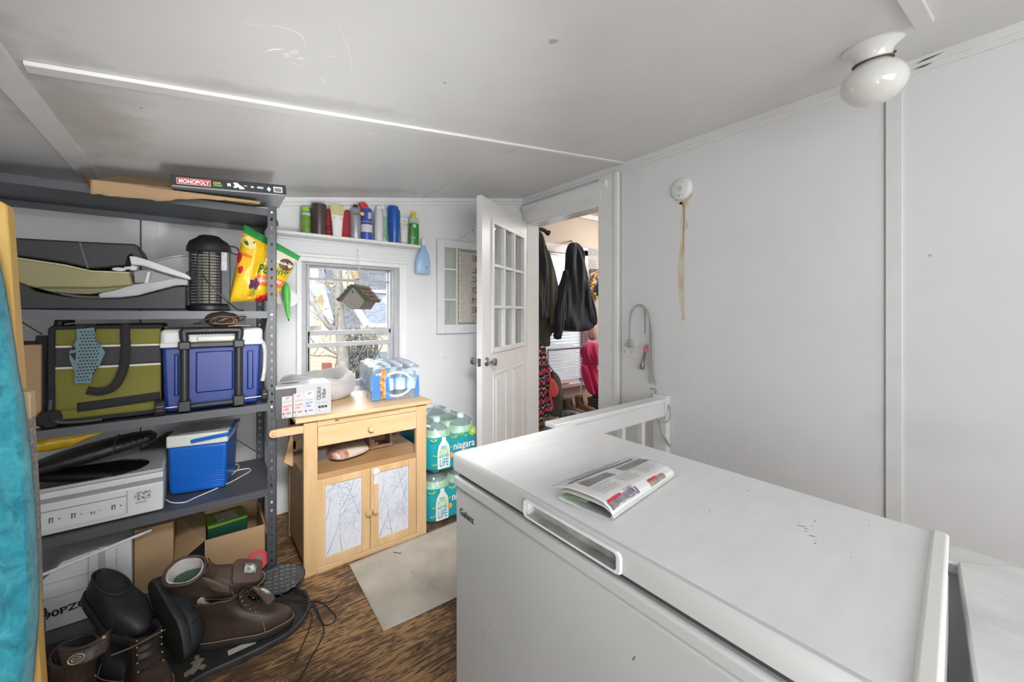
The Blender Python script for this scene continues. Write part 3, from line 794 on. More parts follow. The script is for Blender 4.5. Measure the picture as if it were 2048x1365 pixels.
# wall marks
m = MB(); p = on_wall(1859, 511); m.prism(rnd_poly((XR-0.0004, p.y, p.z), Y1, Z1, 0.006, seed=3), (-0.0004, 0, 0)); s = m.build('wall_smudge', mat('grey_smudge', (0.52, 0.52, 0.52), 0.7), smooth=False)
tag(s, 'small grey smudge on the right wall panel', 'mark')

# ------------------------------------------------------------------ floor mat
def build_mat():
    r = MB()
    P = [onZ(698, 1131, 0), Vector((0.563, 1.545, 0)), Vector((1.20, 1.52, 0)), Vector((1.21, 2.09, 0))]
    z = 0.006
    def f(u, v):
        a = P[0].lerp(P[3], u); b = P[1].lerp(P[2], u); q = a.lerp(b, v)
        h = 0.0015*mnoise.noise(Vector((q.x*5, q.y*5, 0)))
        return Vector((q.x, q.y, z + h))
    r.grid(f, 40, 36)
    mt, nt, p = _new('woven_beige_mat')
    tc = nt.nodes.new('ShaderNodeTexCoord')
    w = nt.nodes.new('ShaderNodeTexWave'); w.inputs['Scale'].default_value = 55; w.inputs['Distortion'].default_value = 0.3
    w2 = nt.nodes.new('ShaderNodeTexWave'); w2.inputs['Scale'].default_value = 55; w2.bands_direction = 'Y'
    nt.links.new(tc.outputs['Object'], w.inputs['Vector']); nt.links.new(tc.outputs['Object'], w2.inputs['Vector'])
    ad = nt.nodes.new('ShaderNodeMath'); nt.links.new(w.outputs['Fac'], ad.inputs[0]); nt.links.new(w2.outputs['Fac'], ad.inputs[1])
    b = nt.nodes.new('ShaderNodeBump'); b.inputs['Strength'].default_value = 0.35; b.inputs['Distance'].default_value = 0.003
    nt.links.new(ad.outputs[0], b.inputs['Height']); nt.links.new(b.outputs[0], p.inputs['Normal'])
    n = nt.nodes.new('ShaderNodeTexNoise'); n.inputs['Scale'].default_value = 5; n.inputs['Detail'].default_value = 8
    nt.links.new(tc.outputs['Object'], n.inputs['Vector'])
    rp = nt.nodes.new('ShaderNodeValToRGB'); rp.color_ramp.elements[0].position = 0.3; rp.color_ramp.elements[1].position = 0.65
    rp.color_ramp.elements[0].color = (0.36, 0.33, 0.28, 1); rp.color_ramp.elements[1].color = (0.52, 0.48, 0.41, 1)
    nt.links.new(n.outputs['Fac'], rp.inputs[0]); nt.links.new(rp.outputs[0], p.inputs['Base Color']); p.inputs['Roughness'].default_value = 0.85
    o = r.build('floor_mat', mt, solid=0.005, soff=-1)
    tag(o, 'worn beige woven mat lying on the floor by the cabinet', 'mat')
    m = MB(); q = onZ(793, 1106, 0.009)
    m.tube(spline([q+Vector((-.012, .014, 0)), q, q+Vector((.006, -.012, 0.001)), q+Vector((.018, -.022, 0))], 4), [0.002]*12+[0.0008], 6)
    q = onZ(826, 1144, 0.008); m.ball(q, 0.0025, 6); q = onZ(842, 1148, 0.008); m.ball(q, 0.0015, 6)
    m.build('dry_leaf_bit', mat('dry_leaf', (0.10, 0.07, 0.04), 0.9), o, split=True)
build_mat()
# ------------------------------------------------------------------ metal shelving unit
M_gun = mat('grey_painted_steel', (0.075, 0.079, 0.088), 0.42, metal=0.2, var=0.12, vscale=10)
M_hole = mat('slot_light', (0.55, 0.55, 0.55), 0.6)
SX0, SX1, SY0, SY1 = -0.92, 0.275, 2.12, 2.60
SZ = [0.075, 0.446, 0.834, 1.255, 1.722]          # shelf top heights
ST = 0.032
def build_shelving():
    r = thing('metal_shelving_unit', 'dark grey metal shelving unit with perforated posts and five crowded shelves', 'shelving unit', ((SX0+SX1)/2, (SY0+SY1)/2, 0))
    ox, oy = (SX0+SX1)/2, (SY0+SY1)/2
    w = 0.036; t = 0.002
    def post(x, y, sx, sy):
        # an angle profile with its two flanges pierced by rows of holes
        m = MB(); z1 = 1.735
        # slim front lean of the right post
        hol = [0.04 + 0.038*k for k in range(44)]
        hw, hh = 0.0045, 0.0065
        def flange(ax):
            a0, a1 = 0.0, w; c = w*0.55
            def bx(u0, u1, z0, z1_):
                if ax == 'x':
                    xa, xb = sorted((x+sx*u0, x+sx*u1)); ya, yb = sorted((y, y+sy*t)); m.box(xa-ox, xb-ox, ya-oy, yb-oy, z0, z1_)
                else:
                    xa, xb = sorted((x, x+sx*t)); ya, yb = sorted((y+sy*u0, y+sy*u1)); m.box(xa-ox, xb-ox, ya-oy, yb-oy, z0, z1_)
            bx(0, c-hw, 0, z1); bx(c+hw, a1, 0, z1)
            cur = 0
            for h in hol:
                bx(c-hw, c+hw, cur, h-hh); cur = h+hh
            bx(c-hw, c+hw, cur, z1)
        flange('x'); flange('y')
        return m.build('post', M_gun, r, smooth=False)
    post(SX0, SY0, 1, 1); post(SX0, SY1, 1, -1)
    post(SX1, SY0, -1, 1); post(SX1, SY1, -1, -1)
    for z in SZ:
        m = MB(); a, b, c, d = SX0+0.003-ox, SX1-0.003-ox, SY0+0.003-oy, SY1-0.003-oy
        m.box(a, b, c, d, z-0.004, z)
        m.box(a, b, c, c+0.002, z-ST, z-0.004); m.box(a, b, d-0.002, d, z-ST, z-0.004)
        m.box(a, b, c+0.002, c+0.012, z-ST, z-ST+0.002); m.box(a, b, d-0.012, d-0.002, z-ST, z-ST+0.002)
        m.box(a, a+0.002, c, d, z-ST, z-0.004); m.box(b-0.002, b, c, d, z-ST, z-0.004)
        if z < 1.7: m.box(a, b, -0.02, 0.02, z-0.02, z-0.004)
        m.build('shelf', mat('grey_shelf_steel', (0.095, 0.10, 0.11), 0.40, metal=0.25, var=0.1, vscale=7), r, smooth=False)
    # diagonal braces
    for (pa, pb, yy) in (((462, 873), (526, 913), SY1-0.012), ((30, 636), (84, 669), SY1-0.012)):
        A_ = onY(*pa, yy); B_ = onY(*pb, yy); o_ = Vector((ox, oy, 0))
        m = MB(); m.bar(A_-o_, B_-o_, 0.003, 0.016, up=(0, 1, 0)); m.build('brace', M_gun, r)
    m = MB(); m.bar((SX1-0.008-ox, SY1-0.02-oy, SZ[2]+0.30), (SX1-0.008-ox, SY1-0.18-oy, SZ[3]-0.02), 0.003, 0.016, up=(1, 0, 0)); m.build('brace', M_gun, r)
    m = MB()
    for zz in SZ:
        for x in (SX1-0.02,):
            m.cyl((x-ox, SY0-0.003-oy, zz-0.016), (x-ox, SY0+0.001-oy, zz-0.016), 0.005, seg=8)
    m.build('bolt', M_steel, r)
build_shelving()

# ------------------------------------------------------------------ wooden kitchen cabinet
M_pine = wood('honey_maple', (0.62, 0.43, 0.24), (0.54, 0.35, 0.17), 2.2, (9, 9, 1.2), 0.42, 0.02)
M_pineh = wood('honey_maple_across', (0.63, 0.44, 0.25), (0.55, 0.36, 0.18), 2.2, (1.2, 9, 9), 0.42, 0.02)
M_pined = wood('maple_side', (0.46, 0.29, 0.14), (0.38, 0.22, 0.10), 2.2, (9, 9, 1.2), 0.45, 0.02)
CX0, CX1, CY0, CY1 = 0.388, 1.004, 2.08, 2.56
def build_cabinet():
    r = thing('kitchen_cabinet', 'honey wood kitchen cabinet with a drawer and two branch patterned doors', 'cabinet', (CX0, CY0, 0))
    W, D = CX1-CX0, CY1-CY0
    LWd = 0.060
    # upright posts
    for (x, y) in ((-0.008, 0), (W-LWd, 0)):
        MB().box(x, x+LWd, y, y+0.03, 0.0, 0.728).build('post', M_pine, r, bevel=0.003)
    for (x, y) in ((0.0, D-0.04), (W-0.035, D-0.04)):
        MB().box(x, x+0.035, y, y+0.04, 0.0, 0.728).build('post', M_pine, r, bevel=0.003)
    # top with raised cutting board
    m = MB(); m.box(-0.045, W+0.025, -0.018, D+0.02, 0.735, 0.756); m.build('worktop', M_pineh, r, bevel=0.003)
    m = MB(); m.box(0.052, W-0.06, 0.0, 0.02, 0.703, 0.735); m.build('top_rail', M_pineh, r, bevel=0.002)
    m = MB(); m.box(0.13, 0.455, -0.0008, 0.002, 0.716, 0.7245); m.build('pull_slot', mat('dark_wood_gap', (0.14, 0.08, 0.035), 0.8), r)
    m = MB(); m.box(0.146, 0.452, -0.004, 0.0, 0.7165, 0.7225); m.build('cutting_board_edge', M_pineh, r, bevel=0.001)
    # drawer
    dr = MB(); dr.box(0.053, W-0.062, -0.001, 0.018, 0.607, 0.701); d = dr.build('drawer', M_pineh, r, bevel=0.002)
    box = MB(); box.box(0.07, W-0.075, 0.018, D-0.06, 0.612, 0.69); box.build('drawer_box', M_pined, r)
    def knob(x, z, rr_, par):
        MB().lathe([(0.001, 0), (rr_*0.45, 0), (rr_*0.42, 0.008), (rr_*0.95, 0.014), (rr_, 0.022), (rr_*0.8, 0.030), (0.001, 0.033)], M=Matrix.Translation((x, -0.001, z)) @ Euler((math.pi/2, 0, 0)).to_matrix().to_4x4(), seg=24).build('knob', M_pine, par)
    knob(0.300, 0.653, 0.0165, d)
    # middle shelf, side and back panels, floor
    m = MB(); m.box(0.0, W-0.005, 0.012, D-0.04, 0.452, 0.470); m.box(0.052, W-LWd, 0.0, 0.018, 0.447, 0.474); m.build('middle_shelf', wood('shelf_maple', (0.42, 0.25, 0.115), (0.35, 0.195, 0.085), 2.2, (1.2, 9, 9), 0.4), r, bevel=0.002)
    m = MB(); m.box(0.002, 0.014, 0.03, D-0.03, 0.03, 0.452); m.build('side_panel', M_pined, r)
    m = MB(); m.box(W-0.014, W-0.002, 0.03, D-0.03, 0.03, 0.452); m.build('side_panel', M_pined, r)
    m = MB(); m.box(0.01, W-0.01, D-0.012, D-0.006, 0.03, 0.45); m.build('back_panel', M_pined, r)
    m = MB(); m.box(0.0, W, D-0.04, D-0.022, 0.48, 0.53); m.box(0.0, W, D-0.04, D-0.022, 0.62, 0.73); m.build('back_rail', M_pine, r, bevel=0.002)
    m = MB(); m.box(0.002, W, 0.012, D-0.01, 0.03, 0.042); m.box(0.045, W-LWd, 0.0, 0.018, 0.0, 0.028); m.build('bottom_rail', M_pineh, r, bevel=0.002)
    for (x) in (0.0, W-0.018):
        m = MB(); m.box(x, x+0.018, 0.03, D-0.04, 0.69, 0.73); m.build('side_rail', M_pine, r, bevel=0.002)
    # towel bar brackets on the left
    m = MB()
    for y in (0.004,):
        pts = []
        for k in range(9):
            t = math.radians(90+180*k/8); pts.append((-0.130+0.0175*math.cos(t), y, 0.700+0.0175*math.sin(t)))
        pts += [(-0.008, y, 0.6825), (-0.008, y, 0.7175)]
        m.prism(pts, (0, 0.02, 0))
    m.build('bar_bracket', wood('peach_wood', (0.70, 0.45, 0.26), (0.62, 0.38, 0.2), 3, (1, 9, 9)), r, bevel=0.002)
    MB().cyl((-0.128, -0.001, 0.700), (-0.128, 0.030, 0.700), 0.0095).build('towel_bar', M_pine, r, bevel=0.001)
    m = MB(); m.prism([(-0.045, D-0.16, 0.46), (-0.008, D-0.16, 0.43), (0.0, D-0.16, 0.43), (0.0, D-0.16, 0.62), (-0.008, D-0.16, 0.62)], (0, 0.02, 0)); m.build('side_bracket', M_pine, r, bevel=0.002)
    # doors
    M_paper = mat('white_door_paper', (0.60, 0.62, 0.67), 0.35)
    M_b1 = mat('grey_branch_print', (0.16, 0.17, 0.19), 0.6); M_b2 = mat('blue_branch_print', (0.06, 0.10, 0.30), 0.6); M_b3 = mat('pale_branch_print', (0.36, 0.38, 0.46), 0.6)
    def door(x0, x1, knob_x, lock, seed):
        fw = 0.043
        m = MB(); z0, z1 = 0.030, 0.446; y0, y1 = -0.001, 0.017
        m.box(x0, x0+fw, y0, y1, z0, z1); m.box(x1-fw, x1, y0, y1, z0, z1); m.box(x0+fw, x1-fw, y0, y1, z0, z0+0.036); m.box(x0+fw, x1-fw, y0, y1, z1-0.034, z1)
        d = m.build('door', M_pine, r, bevel=0.002)
        px0, px1, pz0, pz1 = x0+fw, x1-fw, z0+0.036, z1-0.034
        pn = MB().box(px0-0.002, px1+0.002, 0.006, 0.010, pz0-0.002, pz1+0.002).build('patterned_panel', M_paper, d, label='white panel printed with thin grey and blue bare branches')
        rg = random.Random(seed)
        ms = {0: MB(), 1: MB(), 2: MB()}
        yy = 0.0056
        def stroke(a, b, w0, w1, k):
            a = Vector((a[0], yy, a[1])); b = Vector((b[0], yy, b[1])); t = (b-a)
            if t.length < 1e-5: return
            n = Vector((-t.z, 0, t.x)).normalized()
            ms[k].prism([a+n*w0, b+n*w1, b-n*w1, a-n*w0], (0, -0.0003, 0))
        def inside(p): return px0+0.001 < p[0] < px1-0.001 and pz0+0.001 < p[1] < pz1-0.001
        def grow(p, ang, ln, w, dep, k):
            for i in range(int(ln)):
                q = (p[0]+0.012*math.cos(ang), p[1]+0.012*math.sin(ang))
                if not inside(q): return
                stroke(p, q, w, w*0.93, k); w *= 0.93; ang += rg.uniform(-0.16, 0.16); p = q
                if dep > 0 and rg.random() < 0.34:
                    grow(p, ang + rg.choice((-1, 1))*rg.uniform(0.45, 0.9), ln*0.55, w*0.6, dep-1, k if rg.random() < 0.8 else 2)
            if dep <= 1 and inside((p[0]+0.006, p[1]+0.006)):
                for s_ in range(3):
                    a = ang + rg.uniform(-1.2, 1.2); stroke(p, (p[0]+0.005*math.cos(a), p[1]+0.005*math.sin(a)), 0.0009, 0.0002, k)
        w_ = px1-px0
        for (fx, fz, an, ln, wd, k) in ((0.44, 0.005, 1.62, 26, 0.0014, 0), (0.05, 0.02, 1.25, 12, 0.0013, 1), (0.95, 0.45, 2.0, 14, 0.0011, 1), (0.02, 0.50, 1.35, 10, 0.0010, 1), (0.55, 0.02, 1.2, 10, 0.0009, 2), (0.85, 0.04, 1.7, 12, 0.0008, 2),
                                        (0.98, 0.18, 2.2, 10, 0.0008, 2), (0.10, 0.28, 1.5, 12, 0.0008, 2), (0.75, 0.30, 1.3, 12, 0.0009, 2), (0.45, 0.62, 0.9, 12, 0.0010, 0)):
            grow((px0+fx*w_, pz0+fz*(pz1-pz0)), an, ln, wd, 3, k)
        for k, mm in ((0, M_b1), (1, M_b2), (2, M_b3)):
            ms[k].build('branch_print', mm, pn, smooth=False)
        knob(knob_x, 0.228, 0.0145, d)
        if lock:
            m = MB()
            cx, cz = x0+0.026, 0.424
            m.lathe([(0.001, 0), (0.019, 0), (0.018, 0.010), (0.011, 0.014), (0.001, 0.014)], M=Matrix.Translation((cx, -0.002, cz)) @ Euler((math.pi/2, 0, 0)).to_matrix().to_4x4(), seg=24)
            m.prism([(cx-0.016, -0.002, cz), (cx-0.009, -0.002, cz-0.03), (cx-0.014, -0.002, cz-0.055), (cx-0.010, -0.002, cz-0.066), (cx+0.012, -0.002, cz-0.066), (cx+0.015, -0.002, cz-0.05), (cx+0.011, -0.002, cz-0.03), (cx+0.017, -0.002, cz)], (0, -0.006, 0))
            m.build('child_lock', mat('white_plastic', (0.62, 0.62, 0.64), 0.3), d, bevel=0.002, label='white plastic child safety latch')
    door(0.045, 0.3005, 0.286, False, 11)
    door(0.3025, 0.553, 0.320, True, 23)
build_cabinet()

# ------------------------------------------------------------------ wall shelf with bottles (shelf only here)
r = thing('wall_shelf', 'long white wall shelf above the window carrying a row of bottles', 'shelf', (0.80, YB, 1.742))
m = MB(); m.box(-0.47, 0.475, -0.12, 0.0, -0.020, 0.0); m.build('shelf_board', M_trim_w, r, bevel=0.004)
m = MB(); m.box(-0.47, 0.475, -0.014, 0.0, -0.032, -0.020); m.build('wall_cleat', M_trim_w, r, bevel=0.003)
# ------------------------------------------------------------------ helpers for the crowded shelves
def slab(name, px, Y0, Y1_, material, parent=None, origin=(0, 0, 0), bevel=0.006, **k):
    """a solid whose front outline stands on the plane y=Y0 and which reaches back to Y1_"""
    o = Vector(origin)
    P = [onY(a, b, Y0) - o for a, b in px]
    m = MB(); m.prism(P, (0, Y1_-Y0, 0))
    return m.build(name, material, parent, bevel=bevel, **k)
def eloft(path, rad, seg=20, power=2.0, fold=0.0, nf=5, seed=0, cap0=True, cap1=True):
    """loft in the local x-z plane: path of (x,z), radii (lateral, in-plane); returns MB"""
    m = MB(); n = len(path); R = []
    for i, (x, z) in enumerate(path):
        a = path[max(i-1, 0)]; b = path[min(i+1, n-1)]
        t = Vector((b[0]-a[0], 0, b[1]-a[1])).normalized(); nrm = Vector((-t.z, 0, t.x))
        ra, rb = rad[i]; ring = []
        for k in range(seg):
            an = 2*math.pi*k/seg; c, s_ = math.cos(an), math.sin(an)
            e = 2.0/power
            cc = math.copysign(abs(c)**e, c); ss = math.copysign(abs(s_)**e, s_)
            f = 1 + fold*math.sin(nf*an + seed + i*0.25)
            ring.append(Vector((x, 0, z)) + Vector((0, 1, 0))*ra*cc*f + nrm*rb*ss*f)
        R.append(ring)
    m.rings(R, True, cap0, cap1)
    return m
def garment(name, rows, Y, thick, material, parent=None, origin=(0, 0, 0), seg=44, fold=0.10, nf=7, seed=0, sub=1, closed=True):
    """hanging cloth: rows of (py, px_left, px_right[, depth factor]) on the plane y=Y"""
    o = Vector(origin); R = []
    rr2 = []
    for a_, b_ in zip(rows, rows[1:]):
        a4 = a_ if len(a_) > 3 else (*a_, 1); b4 = b_ if len(b_) > 3 else (*b_, 1)
        n_ = max(1, int(abs(b4[0]-a4[0])/8))
        rr2 += [tuple(a4[q]+(b4[q]-a4[q])*t/n_ for q in range(4)) for t in range(n_)]
    rr2.append(rows[-1]); rows = rr2
    for i, rw in enumerate(rows):
        py, xl, xr = rw[:3]; tk = thick*(rw[3] if len(rw) > 3 else 1)
        A = onY(xl, py, Y) - o; B = onY(xr, py, Y) - o; c = (A+B)/2; h = (B-A)/2
        ring = []
        for k in range(seg):
            an = 2*math.pi*k/seg
            f = 1 + fold*math.sin(nf*an + seed + 0.35*i) * min(1, i/2.0)
            f2 = f + fold*0.9*math.sin((nf*2+1)*an + seed*2 + 0.6*math.sin(i*0.9)) * min(1, i/2.0)
            q = c + h*math.cos(an)*(1+0.35*(f-1)) + Vector((0, tk*math.sin(an)*f2, 0))
            nz = mnoise.noise(Vector((q.x*13+seed, q.y*13, q.z*2.6)))*0.40*tk + mnoise.noise(q*20)*0.08*tk
            ring.append(q + Vector((nz*math.cos(an), nz*math.sin(an)*1.6, 0)))
        R.append(ring)
    m = MB(); m.rings(R, True, True, True)
    return m.build(name, material, parent, sub=sub)

M_card = mat('brown_cardboard', (0.43, 0.28, 0.15), 0.8, var=0.14, vscale=6, bump=0.06, bscale=20)
M_card_d = mat('cardboard_inside', (0.36, 0.23, 0.12), 0.85, var=0.15, vscale=5)
M_wht = mat('white_print', (0.85, 0.85, 0.85), 0.5)
M_redp = mat('red_print', (0.62, 0.02, 0.04), 0.45)
M_blackp = mat('black_plastic', (0.018, 0.018, 0.02), 0.4)
M_blackf = mat('black_fabric', (0.022, 0.022, 0.024), 0.9, bump=0.2, bscale=120)
M_rub = mat('black_rubber', (0.022, 0.022, 0.024), 0.6, var=0.3, vscale=14, bump=0.1, bscale=40)
M_yel = mat('yellow_print', (0.85, 0.55, 0.02), 0.4)
M_grn = mat('green_print', (0.05, 0.30, 0.07), 0.45)

# --- torn cardboard on the very top
def build_top():
    z = SZ[4]
    m = MB(); rg = random.Random(2)
    n = 44; top = []; bot = []
    # corrugated sheet folded over: a long front flap with a torn edge
    for i in range(n+1):
        u = i/n; px = 181+u*(520-181)
        zt = 360 + u*(404-360)
        zb = 387 + u*(409-387) + 4*math.sin(u*6) + rg.uniform(-1, 1)
        if 0.38 < u < 0.48: zb += 4
        top.append(onY(px, zt, 2.06)); bot.append(onY(px, zb, 2.055))
    bk = [Vector((p.x-0.02, 2.50, max(p.z, z+0.012)+0.004)) for p in top]
    R = [bot, top, bk]
    V = [[m.bm.verts.new(p) for p in r_] for r_ in R]
    for a, b in zip(V, V[1:]):
        for i in range(n): m._face([a[i], a[i+1], b[i+1], b[i]])
    o = m.build('cardboard_sheet', M_card, solid=0.004)
    tag(o, 'torn brown cardboard sheet folded over the top shelf of the metal unit', 'cardboard')
    f = MB(); q = [onY(181, 360, 2.06), onY(160, 344, 2.30), onY(168, 352, 2.32), onY(182, 384, 2.06)]
    f.prism(q, (0.003, 0.002, -0.003)); f.build('torn_flap', M_card_d, o, smooth=False)
    f = MB(); f.prism([onY(186, 361, 2.058), onY(250, 352, 2.32), onY(342, 362, 2.32), onY(342, 378, 2.058)], (0, 0, 0.003)); f.build('torn_flap', M_card_d, o, smooth=False)
    # game box
    A = onY(342, 372.5, 2.035); Bq = onY(573, 393.5, 2.035)
    W = Bq.x - A.x; D = 0.265; Hh = 0.046
    tilt = math.atan2(Bq.z-A.z, Bq.x-A.x)
    r = thing('board_game_box', 'black board game box with red and white title lying on the cardboard', 'game box', A, (0, -tilt, math.radians(-1.5)))
    M_gb = mat('game_box_black', (0.02, 0.02, 0.022), 0.3)
    MB().box(0, W, 0, D, 0.006, Hh).build('box_lid', M_gb, r, bevel=0.0015)
    MB().box(0.002, W-0.002, 0.002, D-0.002, 0, 0.02).build('box_base', mat('game_box_grey', (0.30, 0.31, 0.33), 0.25), r, bevel=0.001)
    MB().box(0.003, W-0.003, 0.001, D-0.004, Hh, Hh+0.0008).build('top_picture', mat('game_top_red', (0.35, 0.05, 0.03), 0.3, var=0.9, vscale=18), r)
    MB().box(0.018, 0.125, -0.0008, 0, 0.012, 0.036).build('title_panel', M_wht, r)
    MB().box(0.0195, 0.1235, -0.0014, -0.0006, 0.0135, 0.0345).build('title_panel', M_redp, r)
    text('MONOPOLY', 0.021, M_wht, r, (0.024, -0.0018, 0.0165), (1, 0, 0), (0, 0, 1), name='title_lettering', width=0.096, bold=0.0006)
    text('JUNIOR', 0.008, M_yel, r, (0.134, -0.001, 0.026), (1, 0, 0), (0, 0, 1), width=0.026, bold=0.0004)
    for (x, w, z_, h, mm) in ((0.134, 0.028, 0.015, 0.008, mat('game_green', (0.1, 0.35, 0.1), 0.4)), (0.180, 0.012, 0.020, 0.012, M_wht), (0.237, 0.012, 0.026, 0.003, M_wht), (0.262, 0.010, 0.022, 0.007, M_wht), (0.285, 0.022, 0.022, 0.008, mat('pale_blue_print', (0.55, 0.7, 0.85), 0.4)), (0.345, 0.034, 0.012, 0.024, M_wht)):
        if x+w < W: MB().box(x, x+w, -0.001, 0, z_, z_+h).build('print_panel', mm, r, bevel=0)
    m = MB(); 
    for k in range(14): m.box(0.349+0.0019*k, 0.3500+0.0019*k+(0.0004 if k % 3 else 0), -0.0014, -0.0009, 0.015, 0.031)
    m.build('bar_code', M_blk, r)
    m = MB(); m.prism([(0.320, 0, 0.018+0.005), (0.328, 0, 0.031+0.003), (0.336, 0, 0.018+0.005), (0.328, 0, 0.012)], (0, -0.001, 0)); m.build('print_panel', M_wht, r)
    m = MB(); m.prism([(p[0], 0, p[1]) for p in ((0.200, 0.036), (0.214, 0.038), (0.222, 0.030), (0.236, 0.020), (0.240, 0.013), (0.222, 0.012), (0.216, 0.020), (0.207, 0.014), (0.199, 0.018), (0.206, 0.026))], (0, -0.001, 0)); m.build('print_panel', M_wht, r)
    m = MB(); m.box(W, W+0.0008, 0.01, D-0.02, 0.008, Hh-0.006); m.build('end_picture', mat('game_end_print', (0.5, 0.53, 0.55), 0.3, var=0.7, vscale=25), r)
build_top()

# --- second shelf: plastic bins, bracket, zapper, potting bag
def build_shelf2():
    M_dg = mat('charcoal_plastic', (0.028, 0.028, 0.031), 0.55, var=0.2, vscale=9)
    M_ol = mat('khaki_plastic', (0.30, 0.27, 0.125), 0.5, var=0.12, vscale=6)
    M_old = mat('khaki_plastic_base', (0.20, 0.19, 0.09), 0.5)
    M_lg = mat('light_grey_plastic_trough', (0.50, 0.51, 0.52), 0.5, var=0.25, vscale=10)
    M_wp = mat('white_moulded_plastic', (0.58, 0.59, 0.60), 0.35, var=0.06)
    r = thing('plastic_bin', 'charcoal plastic bin lying on its side on top of the khaki bin', 'bin', (-0.35, 2.34, 1.40)); o = r.location
    slab('bin_body', [(20, 475), (160, 483), (268, 488), (276, 492), (288, 517), (270, 520), (262, 508), (256, 512), (253, 532), (243, 533), (182, 538), (122, 525), (21, 511)], 2.19, 2.46, M_dg, r, o, bevel=0.008, bseg=3)
    slab('bin_rim', [(158, 484), (161, 484), (178, 537), (174, 537)], 2.187, 2.192, mat('charcoal_edge', (0.10, 0.10, 0.105), 0.5), r, o, bevel=0.0)
    r = thing('plastic_bin', 'khaki plastic bin tipped on the curved charcoal trough', 'bin', (-0.35, 2.34, 1.33)); o = r.location
    slab('bin_body', [(22, 513), (60, 519), (122, 528), (182, 542), (235, 543), (259, 545), (266, 571), (200, 576), (70, 576), (36, 568), (26, 540)], 2.17, 2.42, M_ol, r, o, bevel=0.007, bseg=3)
    slab('bin_rim', [(30, 514), (130, 529), (182, 541), (259, 544), (259, 548), (182, 545), (130, 533), (30, 518)], 2.163, 2.172, mat('khaki_edge', (0.45, 0.42, 0.23), 0.5), r, o, bevel=0.002)
    slab('bin_base', [(72, 576), (200, 576), (258, 572), (225, 582), (180, 589), (140, 588), (100, 584)], 2.185, 2.40, M_old, r, o, bevel=0.003)
    t = slab('plastic_trough', [(26, 562), (48, 568), (72, 583), (120, 592), (182, 598), (240, 597), (276, 593), (315, 583), (352, 573), (372, 573), (372, 619), (30, 619)], 2.165, 2.50, M_dg, bevel=0.004)
    tag(t, 'long curved charcoal plastic trough lying along the front of the second shelf', 'trough')
    t = slab('plastic_trough', [(196, 589), (232, 573), (268, 569), (320, 562), (352, 556), (376, 560), (376, 570), (352, 572), (312, 582), (276, 592), (240, 596), (200, 597)], 2.20, 2.48, M_lg, bevel=0.003)
    tag(t, 'light grey plastic trough nested inside the charcoal trough', 'trough')
    r = thing('plastic_bracket', 'white moulded plastic bracket wedged beside the khaki bin', 'bracket', (-0.12, 2.25, 1.42)); o = r.location
    slab('bracket_bar', [(258, 512), (272, 513), (302, 522), (372, 548), (383, 556), (380, 560), (330, 546), (284, 531), (262, 530)], 2.16, 2.20, M_wp, r, o, bevel=0.004)
    slab('bracket_arm', [(262, 530), (276, 533), (273, 541), (258, 541)], 2.165, 2.20, M_wp, r, o, bevel=0.003)
    slab('bracket_arm', [(294, 543), (302, 544), (296, 567), (288, 567)], 2.19, 2.22, M_wp, r, o, bevel=0.002)
    slab('grey_insert', [(268, 541), (300, 541), (352, 557), (300, 565), (270, 566)], 2.205, 2.215, mat('smoky_insert', (0.16, 0.155, 0.15), 0.15), r, o, bevel=0.0)
    m = MB(); c = onY(238, 539, 2.158) - Vector(o); m.ball(c, 0.020, 16, (1, 0.15, 0.38)); m.build('round_tab', M_wp, r)
    m = MB(); c0 = onY(248, 537, 2.16) - Vector(o); c1 = onY(262, 536, 2.165) - Vector(o); m.cyl(c0, c1, 0.006); m.build('pivot_pin', M_wp, r)
    r = thing('white_tray', 'white plastic tray standing behind the bracket', 'tray', (-0.02, 2.46, 1.40)); o = r.location
    slab('tray_body', [(305, 521), (330, 515), (372, 509), (388, 512), (392, 560), (384, 566), (345, 556), (318, 540)], 2.44, 2.47, M_wp, r, o, bevel=0.006)
    slab('tray_rim', [(305, 521), (330, 514), (372, 508), (388, 510), (388, 514), (372, 512), (330, 518), (306, 525)], 2.425, 2.445, M_wp, r, o, bevel=0.002)

    # bug zapper lantern
    cx, cy, z0 = 0.030, 2.275, SZ[3]+0.001
    r = thing('insect_lantern', 'black caged electric insect lantern beside the yellow bag', 'lantern', (cx, cy, z0), (0, 0, 0.3))
    MB().lathe([(0.001, 0), (0.076, 0), (0.080, 0.006), (0.078, 0.022), (0.062, 0.034), (0.001, 0.034)], seg=40).build('base', M_blackp, r)
    MB().lathe([(0.001, 0.262), (0.079, 0.262), (0.084, 0.268), (0.082, 0.285), (0.072, 0.310), (0.046, 0.328), (0.040, 0.336), (0.030, 0.340), (0.001, 0.341)], seg=40).build('cap', M_blackp, r)
    m = MB()
    for k in range(17):
        z = 0.046 + 0.0128*k
        m.tube([(0.072*math.cos(t*math.pi/20), 0.072*math.sin(t*math.pi/20), z) for t in range(41)], 0.0022, 6)
    m.build('wire_cage', M_blackp, r)
    m = MB()
    for k in range(10):
        a = 2*math.pi*k/10; x, y = 0.0715*math.cos(a), 0.0715*math.sin(a); m.cyl((x, y, 0.03), (x, y, 0.268), 0.003, seg=6)
    m.build('cage_bar', M_blackp, r)
    m = MB()
    for k in range(26):
        a = 2*math.pi*k/26; x, y = 0.042*math.cos(a), 0.042*math.sin(a); m.cyl((x, y, 0.04), (x, y, 0.25), 0.0013, seg=5)
    m.build('inner_grid', M_steel, r)
    MB().cyl((0, 0, 0.03), (0, 0, 0.262), 0.026).build('lamp_tube', mat('cream_tube', (0.70, 0.63, 0.48), 0.4), r)
    m = MB(); m.box(0.044, 0.078, -0.067, -0.050, 0.03, 0.265); m.build('side_column', M_blackp, r, rot=(0, 0, -0.35), bevel=0.003)
